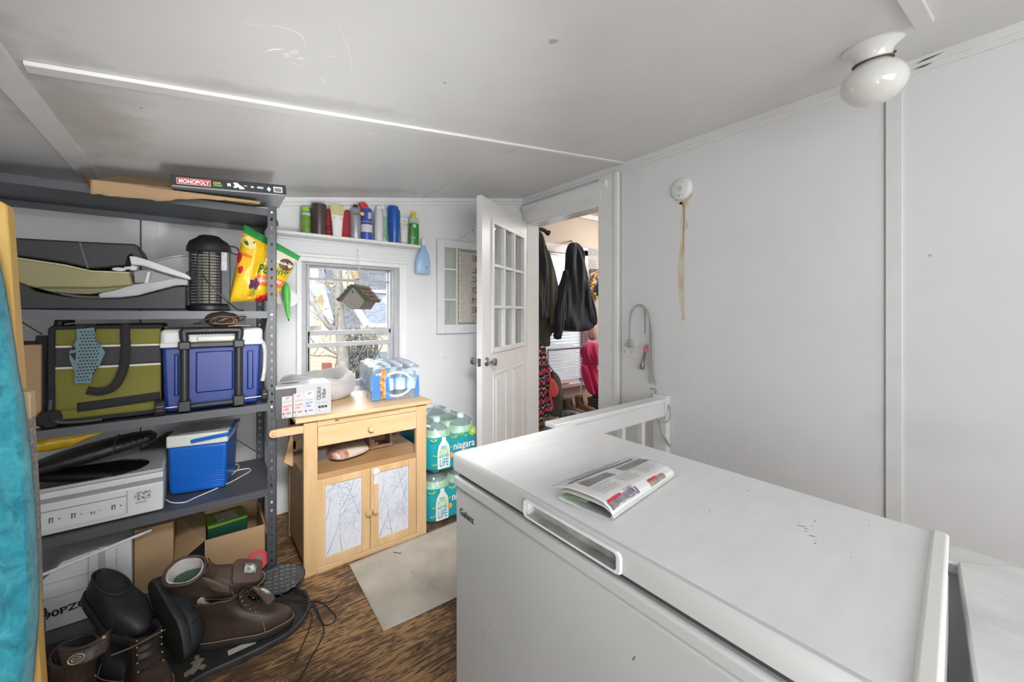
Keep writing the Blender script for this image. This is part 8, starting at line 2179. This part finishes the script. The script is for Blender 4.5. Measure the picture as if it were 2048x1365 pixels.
    def band(scale, off, lo, hi, src):
        a = nt.nodes.new('ShaderNodeMath'); a.operation = 'MULTIPLY_ADD'; a.inputs[1].default_value = scale; a.inputs[2].default_value = off; nt.links.new(src, a.inputs[0])
        f = nt.nodes.new('ShaderNodeMath'); f.operation = 'FRACT'; nt.links.new(a.outputs[0], f.inputs[0]); return f.outputs[0]
    fz = band(3.6, 0.0, 0, 1, sp.outputs['Z'])
    rp = nt.nodes.new('ShaderNodeValToRGB'); rp.color_ramp.interpolation = 'CONSTANT'; els = rp.color_ramp.elements
    els[0].position = 0.0; els[0].color = (0.62, 0.06, 0.14, 1); els[1].position = 0.16; els[1].color = (0.02, 0.02, 0.025, 1)
    for q, c in ((0.26, (0.55, 0.10, 0.17, 1)), (0.42, (0.02, 0.02, 0.025, 1)), (0.50, (0.62, 0.62, 0.10, 1)), (0.56, (0.02, 0.02, 0.025, 1)), (0.66, (0.60, 0.09, 0.20, 1)), (0.80, (0.03, 0.03, 0.035, 1)), (0.86, (0.55, 0.50, 0.48, 1)), (0.91, (0.02, 0.02, 0.025, 1))):
        e = els.new(q); e.color = c
    # zig-zag the bands
    fx = band(24, 0, 0, 1, sp.outputs['X']); pp = nt.nodes.new('ShaderNodeMath'); pp.operation = 'PINGPONG'; pp.inputs[1].default_value = 0.5; nt.links.new(fx, pp.inputs[0])
    ad = nt.nodes.new('ShaderNodeMath'); ad.operation = 'MULTIPLY_ADD'; ad.inputs[1].default_value = 0.09; nt.links.new(pp.outputs[0], ad.inputs[0]); nt.links.new(fz, ad.inputs[2])
    fr = nt.nodes.new('ShaderNodeMath'); fr.operation = 'FRACT'; nt.links.new(ad.outputs[0], fr.inputs[0]); nt.links.new(fr.outputs[0], rp.inputs[0])
    ck = nt.nodes.new('ShaderNodeTexChecker'); ck.inputs['Scale'].default_value = 34; ck.inputs['Color1'].default_value = (1, 1, 1, 1); ck.inputs['Color2'].default_value = (0.06, 0.05, 0.05, 1); nt.links.new(tc.outputs['Object'], ck.inputs['Vector'])
    mm = nt.nodes.new('ShaderNodeMixRGB'); mm.blend_type = 'MULTIPLY'; mm.inputs[0].default_value = 0.9; nt.links.new(rp.outputs[0], mm.inputs[1]); nt.links.new(ck.outputs[0], mm.inputs[2])
    nt.links.new(mm.outputs[0], pb.inputs['Base Color']); pb.inputs['Roughness'].default_value = 0.9
    g = thing('patterned_jacket', 'pink black and yellow patterned knit jacket hanging on the left end of the rack', 'jacket', onY(1085, 800, 2.90)); o2 = Vector(g.location)
    garment('body', [(686, 1066, 1085, .4), (695, 1062, 1090, .8), (720, 1060, 1091), (735, 1060, 1101), (760, 1060, 1103), (800, 1060, 1104), (822, 1062, 1104), (835, 1064, 1090)], 2.90, 0.07, mt, g, o2, fold=0.06, nf=5)
    garment('sleeve', [(735, 1064, 1084, .6), (770, 1062, 1088), (810, 1061, 1087), (835, 1062, 1086), (848, 1066, 1084, .8)], 2.81, 0.045, mt, g, o2, fold=0.05, nf=4)
    m = MB(); pts = [onY(a, b, 2.84)-o2 for a, b in ((1098, 745), (1101, 765), (1100, 790), (1104, 812), (1101, 822))]; m.tube(spline(pts, 5), 0.011, 8); m.build('coral_piping', mat('coral_trim', (0.75, 0.10, 0.13), 0.7), g)
    g = thing('olive_tote_bag', 'olive canvas bag with dark strap standing behind the patterned jacket', 'bag', onY(1115, 835, 2.97)); o2 = Vector(g.location)
    garment('bag_body', [(742, 1102, 1108, .5), (755, 1100, 1118, .8), (775, 1098, 1123), (800, 1097, 1129), (822, 1097, 1132), (834, 1098, 1125)], 2.93, 0.06, M_ov, g, o2, fold=0.05, nf=4)
    m = MB(); m.tube(spline([onY(1090, 712, 2.94)-o2, onY(1096, 728, 2.93)-o2, onY(1108, 745, 2.92)-o2, onY(1120, 760, 2.90)-o2], 5), 0.009, 6, flat=0.4); m.build('strap', mat('brown_grey_strap', (0.2, 0.19, 0.17), 0.8), g)
    g = thing('coral_glove', 'coral pink patterned mitten hanging beside the patterned jacket', 'mitten', onY(1110, 775, 2.86)); o2 = Vector(g.location)
    garment('mitten', [(757, 1102, 1106, .6), (765, 1101, 1111), (775, 1102, 1116), (788, 1102, 1116), (796, 1103, 1110, .7)], 2.855, 0.025, mat('coral_trim', (0.75, 0.10, 0.13)), g, o2, fold=0.04)
    # pink hoodie
    M_pk = mat('hot_pink_fleece', (0.66, 0.02, 0.15), 0.75, bump=0.25, bscale=60, sheen=0.3)
    g = thing('pink_hoodie', 'hot pink hooded sweatshirt slung over the right end of the rack', 'hoodie', onY(1180, 790, 2.96)); o2 = Vector(g.location)
    garment('hood', [(684, 1178, 1188, .5), (690, 1167, 1194, .9), (700, 1162, 1198), (712, 1164, 1200), (722, 1172, 1200, .9), (728, 1180, 1199, .6)], 2.93, 0.075, M_pk, g, o2, fold=0.16, nf=7)
    garment('body', [(705, 1163, 1200, .8), (725, 1163, 1202), (748, 1164, 1202), (760, 1170, 1203), (775, 1174, 1204), (790, 1184, 1204, .9), (796, 1188, 1204, .7)], 2.98, 0.06, M_pk, g, o2, fold=0.24, nf=5, seed=2)
    garment('sleeve', [(730, 1162, 1172, .7), (750, 1164, 1176), (770, 1171, 1182), (782, 1175, 1188), (790, 1180, 1190, .8)], 2.92, 0.035, M_pk, g, o2, fold=0.1, nf=4)
    m = MB(); q = onY(1196, 737, 2.90)-o2; m.box(q.x-0.012, q.x+0.02, q.y-0.004, q.y+0.02, q.z-0.02, q.z+0.03); m.build('white_print', M_wht, g, bevel=0.003)
    g = thing('pale_pink_cap', 'pale pink knitted hat hanging under the navy hoodie', 'hat', onY(1183, 670, 3.2)); o2 = Vector(g.location)
    garment('hat', [(640, 1178, 1182, .5), (655, 1176, 1188), (670, 1175, 1193), (682, 1178, 1190, .8)], 3.2, 0.05, mat('dusty_pink_knit', (0.55, 0.30, 0.31), 0.9, bump=0.4, bscale=50), g, o2, fold=0.08)
    m = MB(); m.tube([onY(1180, 640, 3.2)-o2, onY(1180, 636, MYB)-o2], 0.005, 6); m.build('hanging_loop', M_bk, g)
    # wall decoration with rainbow
    Yd = MYB-0.03
    g = thing('rainbow_wall_decoration', 'black wire wall rack with a rainbow ornament and colourful beads on the beige wall', 'decoration', onY(1190, 570, Yd)); o2 = Vector(g.location)
    m = MB()
    for (a, b) in (((1180, 539), (1180, 600)), ((1180, 539), (1206, 541)), ((1180, 575), (1190, 582)), ((1180, 545), (1192, 541))): m.tube([onY(*a, Yd)-o2, onY(*b, Yd)-o2], 0.006, 6)
    m.build('wire_frame', M_blk, g)
    for k, (rr_, c) in enumerate(((0.075, (0.55, 0.05, 0.05)), (0.062, (0.75, 0.55, 0.05)), (0.050, (0.12, 0.40, 0.08)), (0.040, (0.35, 0.10, 0.35)))):
        c0 = onY(1194, 558, Yd)-o2; m = MB(); m.tube([c0+Vector((rr_*math.cos(t*math.pi/12), -0.01, rr_*math.sin(t*math.pi/12))) for t in range(13)], 0.0065, 8); m.build('rainbow_arc', mat('rainbow_%d' % k, c, 0.6), g)
    c0 = onY(1196, 578, Yd)-o2; m = MB(); m.ball(c0+Vector((0, -0.02, 0)), 0.085, 14, (0.65, 0.25, 1.25)); m.build('dark_disc', mat('dark_plum_felt', (0.03, 0.025, 0.04), 0.8), g)
    cols = [(0.55, 0.06, 0.05), (0.80, 0.55, 0.02), (0.08, 0.35, 0.08), (0.80, 0.65, 0.05), (0.6, 0.2, 0.25)]
    for k in range(16):
        a, b = (1184+2.5*math.sin(k*2.1), 560+k*2.2) if k < 10 else (1186+(k-10)*2.4, 590+4*math.sin(k)+3*(k % 2))
        m = MB(); m.ball(onY(a, b, Yd-0.01)-o2, 0.016, 8); m.build('bead', mat('bead_%d' % (k % 5), cols[k % 5], 0.5), g)
    # boots and basket on the rack shelf
    Mb = mat('tan_suede', (0.23, 0.13, 0.08), 0.8, col2=(0.14, 0.08, 0.05), vscale=12); Mg = mat('grey_blue_felt', (0.13, 0.17, 0.20), 0.9)
    for k, (a, lb) in enumerate((((1146, 822), 'tan ankle boot with grey felt collar on the rack shelf, left of the pair'), ((1163, 819), 'tan ankle boot with grey felt collar on the rack shelf beside the wicker basket'))):
        p = onY(a[0], a[1], 2.84+0.02*k); p.x += 0.03*k; 
        make_boot('ankle_boot', lb, 'ankle boots on the rack', frame_M((p.x-0.06, p.y+0.06, zw+0.002), (0.86, -0.5, 0), (0, 0, 1)), Mb, Mg, H_=0.19, L=0.24, flare=0.9, lace=True)
    p = onY(1132, 822, 2.86)
    make_boot('black_sneaker', 'black and silver shoe between the olive bag and the ankle boots', None, frame_M((p.x-0.05, 2.90, zw+0.002), (0.7, -0.7, 0), (0, 0, 1)), mat('black_sneaker_skin', (0.02, 0.022, 0.028), 0.4, col2=(0.25, 0.27, 0.30), vscale=14), M_blackf, L=0.24, kind='clog')
    x0 = onY(1176, 790, 2.95).x; x1 = onY(1215, 790, 2.95).x
    g = thing('wicker_basket', 'dark grey woven basket on the rack shelf under the pink hoodie', 'basket', ((x0+x1)/2+0.03, 2.90, zw+0.001)); hw = (x1-x0)/2
    mtb, nt, pb = _new('dark_wicker'); tc = nt.nodes.new('ShaderNodeTexCoord'); bk = nt.nodes.new('ShaderNodeTexBrick'); bk.inputs['Scale'].default_value = 26; bk.inputs['Color1'].default_value = (0.10, 0.10, 0.105, 1); bk.inputs['Color2'].default_value = (0.05, 0.05, 0.055, 1); bk.inputs['Mortar'].default_value = (0.008, 0.008, 0.008, 1)
    rt = nt.nodes.new('ShaderNodeMapping'); rt.inputs['Rotation'].default_value = (math.pi/2, 0, 0); nt.links.new(tc.outputs['Object'], rt.inputs[0]); nt.links.new(rt.outputs[0], bk.inputs['Vector']); nt.links.new(bk.outputs[0], pb.inputs['Base Color'])
    m = MB(); H_ = 0.14
    m.box(-hw, hw, -0.11, -0.10, 0, H_); m.box(-hw, hw, 0.07, 0.08, 0, H_); m.box(-hw, -hw+0.01, -0.10, 0.07, 0, H_); m.box(hw-0.01, hw, -0.10, 0.07, 0, H_); m.box(-hw, hw, -0.11, 0.08, 0, 0.01)
    m.build('basket_body', mtb, g); m = MB(); m.tube([(-hw, -0.11, H_), (hw, -0.11, H_), (hw, 0.08, H_), (-hw, 0.08, H_), (-hw, -0.11, H_)], 0.009, 8); m.build('rim', mat('dark_rim', (0.07, 0.07, 0.075), 0.7), g)
    # white flower pot ends on sill
    p = onY(1128, 765, MYB-0.04)
    o_ = MB().box(p.x-0.10, p.x+0.08, MYB-0.048, MYB-0.018, 0.421, 0.445).build('sill_ornament', mat('coral_white_ornament', (0.75, 0.62, 0.58), 0.5, col2=(0.7, 0.2, 0.15), vscale=20), bevel=0.006); tag(o_, 'small coral and white ornament on the mudroom window sill', 'ornament')
    # speckled bag under the rack shelf
    g = thing('speckled_bag', 'dark speckled bag lying on the mudroom floor under the rack shelf', 'bag', onY(1105, 860, 2.85)); g.location.z = 0.0; o2 = Vector(g.location)
    m = MB(); m.ball((0, 0, 0.075), 0.09, 16, (1.5, 1, 0.8)); m.build('bag_body', mat('speckled_dark', (0.03, 0.03, 0.05), 0.7, col2=(0.4, 0.4, 0.45), vscale=60), g)
build_coats()

# ------------------------------------------------------------------ outdoors: neighbours and a bare tree
def siding(name, a, b, sc):
    m, nt, p = _new(name); tc = nt.nodes.new('ShaderNodeTexCoord'); w = nt.nodes.new('ShaderNodeTexWave'); w.bands_direction = 'Z'; w.wave_profile = 'SAW'; w.inputs['Scale'].default_value = sc
    nt.links.new(tc.outputs['Object'], w.inputs['Vector']); r = nt.nodes.new('ShaderNodeValToRGB'); r.color_ramp.elements[0].position = 0.0; r.color_ramp.elements[0].color = (*b, 1); r.color_ramp.elements[1].position = 0.25; r.color_ramp.elements[1].color = (*a, 1)
    nt.links.new(w.outputs['Fac'], r.inputs[0]); nt.links.new(r.outputs[0], p.inputs['Base Color']); p.inputs['Roughness'].default_value = 0.7; return m
def build_outside():
    gz = -3.2
    MB().box(-40, 40, 4, 60, gz-0.2, gz).build('ground_outside', mat('winter_lawn', (0.22, 0.20, 0.13), 0.9, col2=(0.34, 0.30, 0.22), vscale=1.5), kind='structure', smooth=False)
    S_cr = siding('cream_siding', (0.74, 0.66, 0.50), (0.50, 0.44, 0.32), 2.2); S_wh = siding('pale_siding', (0.74, 0.72, 0.66), (0.52, 0.50, 0.45), 2.2)
    R_bl = mat('blue_grey_shingle', (0.34, 0.37, 0.42), 0.9, col2=(0.20, 0.22, 0.26), vscale=6, bump=0.4, bscale=12, stretch=(1, 1, 4)); R_dk = mat('dark_shingle', (0.28, 0.29, 0.32), 0.9, col2=(0.14, 0.145, 0.16), vscale=9)
    M_tan = mat('tan_gable_shingle', (0.58, 0.44, 0.27), 0.8, col2=(0.42, 0.31, 0.18), vscale=6); M_w = mat('white_fascia', (0.80, 0.79, 0.76), 0.5); M_gw = mat('window_glass_dark', (0.20, 0.24, 0.30), 0.15)
    def H(name, label, Yq): 
        p = onY(690, 640, Yq); return thing(name, label, 'house', (p.x, Yq, gz), group='neighbouring houses outside the window')
    def dn(px, Yq): 
        p = onY(px, 700, Yq); return Vector((p.x, Yq, gz))
    # far cream house with big grey roof
    Yq = 21; r = H('house', 'cream clapboard house with a grey roof seen far through the window top', Yq); o = Vector(r.location)
    m = MB(); m.prism([onY(560, 500, Yq)-o, onY(704, 512, Yq)-o, onY(714, 560, Yq)-o, onY(716, 578, Yq)-o, dn(716, Yq)-o, dn(560, Yq)-o], (0, 5, 0)); m.build('wall', S_cr, r, smooth=False)
    m = MB(); m.prism([onY(704, 536, Yq-0.1)-o, onY(830, 545, Yq+2)-o, onY(830, 592, Yq-0.3)-o, onY(716, 582, Yq-0.3)-o], (0, 0.4, 0.1)); m.build('roof', R_dk, r, smooth=False)
    m = MB(); m.bar(onY(703, 525, Yq-0.2)-o, onY(712, 558, Yq-0.2)-o, 0.25, 0.25); m.build('fascia', M_tan, r)
    for (x0, y0, x1, y1) in ((636, 536, 648, 558), (650, 537, 668, 560)):
        A = onY(x0, y0, Yq-0.05)-o; B_ = onY(x1, y1, Yq-0.05)-o
        m = MB(); m.box(A.x-0.1, B_.x+0.1, A.y-0.06, A.y+0.05, B_.z-0.1, A.z+0.1); f = m.build('window', M_w, r, smooth=False); m = MB(); m.box(A.x, B_.x, A.y-0.10, A.y-0.05, B_.z, A.z); m.build('pane', M_gw, f, smooth=False)
    # middle houses: gable and low roofs
    Yq = 15; r = H('house', 'tan and white pointed gable house with blue grey roofs in the middle distance', Yq); o = Vector(r.location)
    m = MB(); m.prism([onY(560, 588, Yq+1)-o, onY(640, 588, Yq+1)-o, onY(640, 700, Yq+1)-o, dn(640, Yq+1)-o, dn(560, Yq+1)-o], (0, 1.5, 0)); m.build('wall', S_wh, r, smooth=False)
    m = MB(); m.prism([onY(560, 577, Yq+0.9)-o, onY(742, 583, Yq+0.9)-o, onY(742, 592, Yq+0.6)-o, onY(560, 586, Yq+0.6)-o], (0, 1.6, 0.2)); m.build('roof', R_bl, r, smooth=False)
    m = MB(); m.box((onY(560, 590, Yq+0.6)-o).x, (onY(636, 590, Yq+0.6)-o).x, 0.5, 0.7, (onY(600, 592, Yq+0.6)-o).z, (onY(600, 587, Yq+0.6)-o).z); m.build('fascia', M_tan, r, smooth=False)
    A = onY(614, 598, Yq+0.95)-o; B_ = onY(622, 612, Yq+0.95)-o; m = MB(); m.box(A.x, B_.x, A.y-0.03, A.y+0.05, B_.z, A.z); m.build('window', M_gw, r, smooth=False)
    m = MB(); m.prism([onY(560, 632, Yq+0.2)-o, onY(604, 622, Yq+0.2)-o, onY(634, 606, Yq+0.6)-o, onY(640, 652, Yq-0.6)-o, onY(560, 655, Yq-0.6)-o], (0, 0.3, 0)); m.build('roof', R_bl, r, smooth=False)
    m = MB(); m.prism([onY(646, 580, Yq-0.5)-o, onY(627, 662, Yq-0.5)-o, dn(627, Yq-.5)-o, dn(655, Yq-.5)-o, onY(655, 640, Yq-0.5)-o], (0, 0.8, 0)); m.build('gable', M_tan, r, smooth=False)
    m = MB(); m.prism([onY(649, 606, Yq-0.6)-o, onY(663, 643, Yq-0.6)-o, dn(664, Yq-.6)-o, dn(644, Yq-.6)-o, onY(645, 625, Yq-0.6)-o], (0, 0.2, 0)); m.build('gable_wall', S_wh, r, smooth=False)
    m = MB(); m.bar(onY(646, 579, Yq-0.75)-o, onY(665, 647, Yq-0.75)-o, 0.12, 0.12); m.build('fascia', M_w, r)
    m = MB(); m.prism([onY(650, 588, Yq+0.4)-o, onY(738, 590, Yq+0.4)-o, onY(742, 640, Yq-0.2)-o, onY(732, 662, Yq-0.4)-o, onY(660, 664, Yq-0.4)-o], (0, 0.3, 0)); m.build('roof', R_dk, r, smooth=False)
    for (x0, y0, x1, y1) in ((645, 670, 650, 680), (661, 673, 666, 682)):
        A = onY(x0, y0, Yq-0.7)-o; B_ = onY(x1, y1, Yq-0.7)-o; m = MB(); m.box(A.x, B_.x, A.y-0.05, A.y+0.02, B_.z, A.z); m.build('window', M_gw, r, smooth=False)
    m = MB(); m.prism([onY(560, 668, Yq-1.0)-o, onY(690, 666, Yq-1.0)-o, dn(690, Yq-1.0)-o, dn(560, Yq-1.0)-o], (0, 0.35, 0)); m.build('wall', S_cr, r, smooth=False)
    # right house with blue roof and white trim
    Yq = 13; r = H('house', 'house with a large blue grey roof and white trim at the window right', Yq); o = Vector(r.location)
    m = MB(); m.prism([onY(722, 584, Yq+1)-o, onY(840, 592, Yq+1)-o, onY(840, 650, Yq-0.5)-o, onY(737, 650, Yq-0.5)-o], (0, 0.3, 0)); m.build('roof', R_bl, r, smooth=False)
    m = MB(); m.bar(onY(714, 618, Yq-0.4)-o, onY(735, 652, Yq-0.6)-o, 0.16, 0.16); m.bar(onY(735, 651, Yq-0.6)-o, onY(840, 651, Yq-0.6)-o, 0.10, 0.12); m.bar(onY(733, 582, Yq+0.9)-o, onY(840, 586, Yq+0.9)-o, 0.08, 0.08); m.bar(onY(768, 598, Yq+0.6)-o, onY(780, 612, Yq+0.4)-o, 0.12, 0.12)
    m.build('fascia', M_w, r)
    m = MB(); m.prism([onY(740, 652, Yq-0.45)-o, onY(840, 652, Yq-0.45)-o, dn(840, Yq-.45)-o, dn(748, Yq-.45)-o, onY(748, 700, Yq-0.45)-o], (0, 1.0, 0)); m.build('wall', S_cr, r, smooth=False)
    m = MB(); m.prism([onY(744, 706, Yq-1.2)-o, onY(840, 704, Yq-1.2)-o, onY(840, 730, Yq-1.8)-o, onY(740, 730, Yq-1.8)-o], (0, 0.3, 0)); m.build('roof', mat('green_grey_shingle', (0.17, 0.22, 0.22), 0.9), r, smooth=False)
    # dense dark hedge twigs between the houses
    Yq = 10.4; r = thing('bare_shrub', 'dark bare shrub between the houses low in the window', 'shrub', (onY(715, 700, Yq).x, Yq, gz)); o = Vector(r.location)
    rg = random.Random(9); m = MB()
    for k in range(90):
        a = onY(rg.uniform(688, 748), rg.uniform(720, 760), Yq+rg.uniform(-.5, .5))-o; b = onY(rg.uniform(686, 752), rg.uniform(655, 705), Yq+rg.uniform(-.5, .5))-o; c = (a+b)/2+Vector((rg.uniform(-.3, .3), rg.uniform(-.3, .3), rg.uniform(-.3, .3)))
        m.tube(spline([a, c, b], 3), 0.014, 4)
    m.build('twigs', mat('dark_twig', (0.20, 0.18, 0.16), 0.9), r)
    m = MB(); 
    for k in range(6): m.tube([Vector((rg.uniform(-.3, .3), 0, 0)), onY(rg.uniform(695, 745), 740, Yq)-o], 0.03, 5)
    m.build('stems', mat('dark_twig', (0.12, 0.11, 0.10)), r)
    # red parked thing
    Yq = 13.2; A = onY(648, 728, Yq); B_ = onY(664, 737, Yq)
    m = MB(); m.box(A.x, B_.x, Yq, Yq+0.3, gz, A.z); o_ = m.build('red_brick_chimney', mat('red_brick', (0.40, 0.13, 0.08), 0.8, var=0.3, vscale=20), smooth=False); tag(o_, 'small red brick stack low in the left of the window', 'chimney')
    # tree
    Yq = 8.0; M_bark = mat('grey_bark', (0.42, 0.38, 0.33), 0.9, col2=(0.28, 0.25, 0.21), vscale=14, bump=0.5, bscale=30)
    base = onY(685, 700, Yq); r = thing('bare_tree', 'bare grey winter tree standing outside the window', 'tree', (base.x, Yq, gz)); o = Vector(r.location)
    def br(pts, r0, r1, Yv=Yq, nm='branch', col=M_bark):
        P_ = [onY(a, b, Yv + (c if len(q) > 2 else 0))-o for q in pts for a, b, c in [(q[0], q[1], q[2] if len(q) > 2 else 0)]]
        P_ = spline(P_, 5); n = len(P_); m = MB(); m.tube(P_, [r0+(r1-r0)*i/(n-1) for i in range(n)], 7); return m.build(nm, col, r)
    m = MB(); P_ = [Vector((0, 0, 0)), onY(686, 760, Yq)-o, onY(684, 700, Yq)-o, onY(680, 640, Yq)-o, onY(676, 580, Yq)-o, onY(675, 500, Yq)-o, onY(674, 430, Yq)-o]
    P_ = spline(P_, 5); m.tube(P_, [0.12-0.055*i/(len(P_)-1) for i in range(len(P_))], 12); m.build('trunk', M_bark, r)
    br([(670, 660), (655, 650), (638, 625), (622, 595), (610, 560), (604, 520)], 0.062, 0.035)
    br([(674, 600), (662, 580), (652, 562), (644, 530), (640, 500)], 0.030, 0.012)
    br([(674, 570), (668, 550), (662, 532), (656, 505)], 0.022, 0.010)
    br([(682, 712), (664, 703), (648, 694), (630, 688), (618, 672)], 0.035, 0.014)
    br([(684, 722), (660, 712), (630, 712), (603, 706)], 0.022, 0.008)
    br([(680, 640), (670, 615), (660, 600), (655, 585)], 0.016, 0.006)
    br([(682, 600), (692, 585), (696, 560), (700, 530)], 0.018, 0.007)
    rg = random.Random(21)
    for k in range(55):
        x = rg.uniform(605, 680) if k % 3 else rg.uniform(690, 775); y = rg.uniform(530, 720); a = rg.uniform(-2.6, -0.4)
        pts = [(x, y, rg.uniform(-.3, .3))]
        for j in range(3): x += 13*math.cos(a); y += 13*math.sin(a); a += rg.uniform(-.5, .5); pts.append((x, y, rg.uniform(-.3, .3)))
        br(pts, 0.009, 0.003, Yq, 'twig')
build_outside()
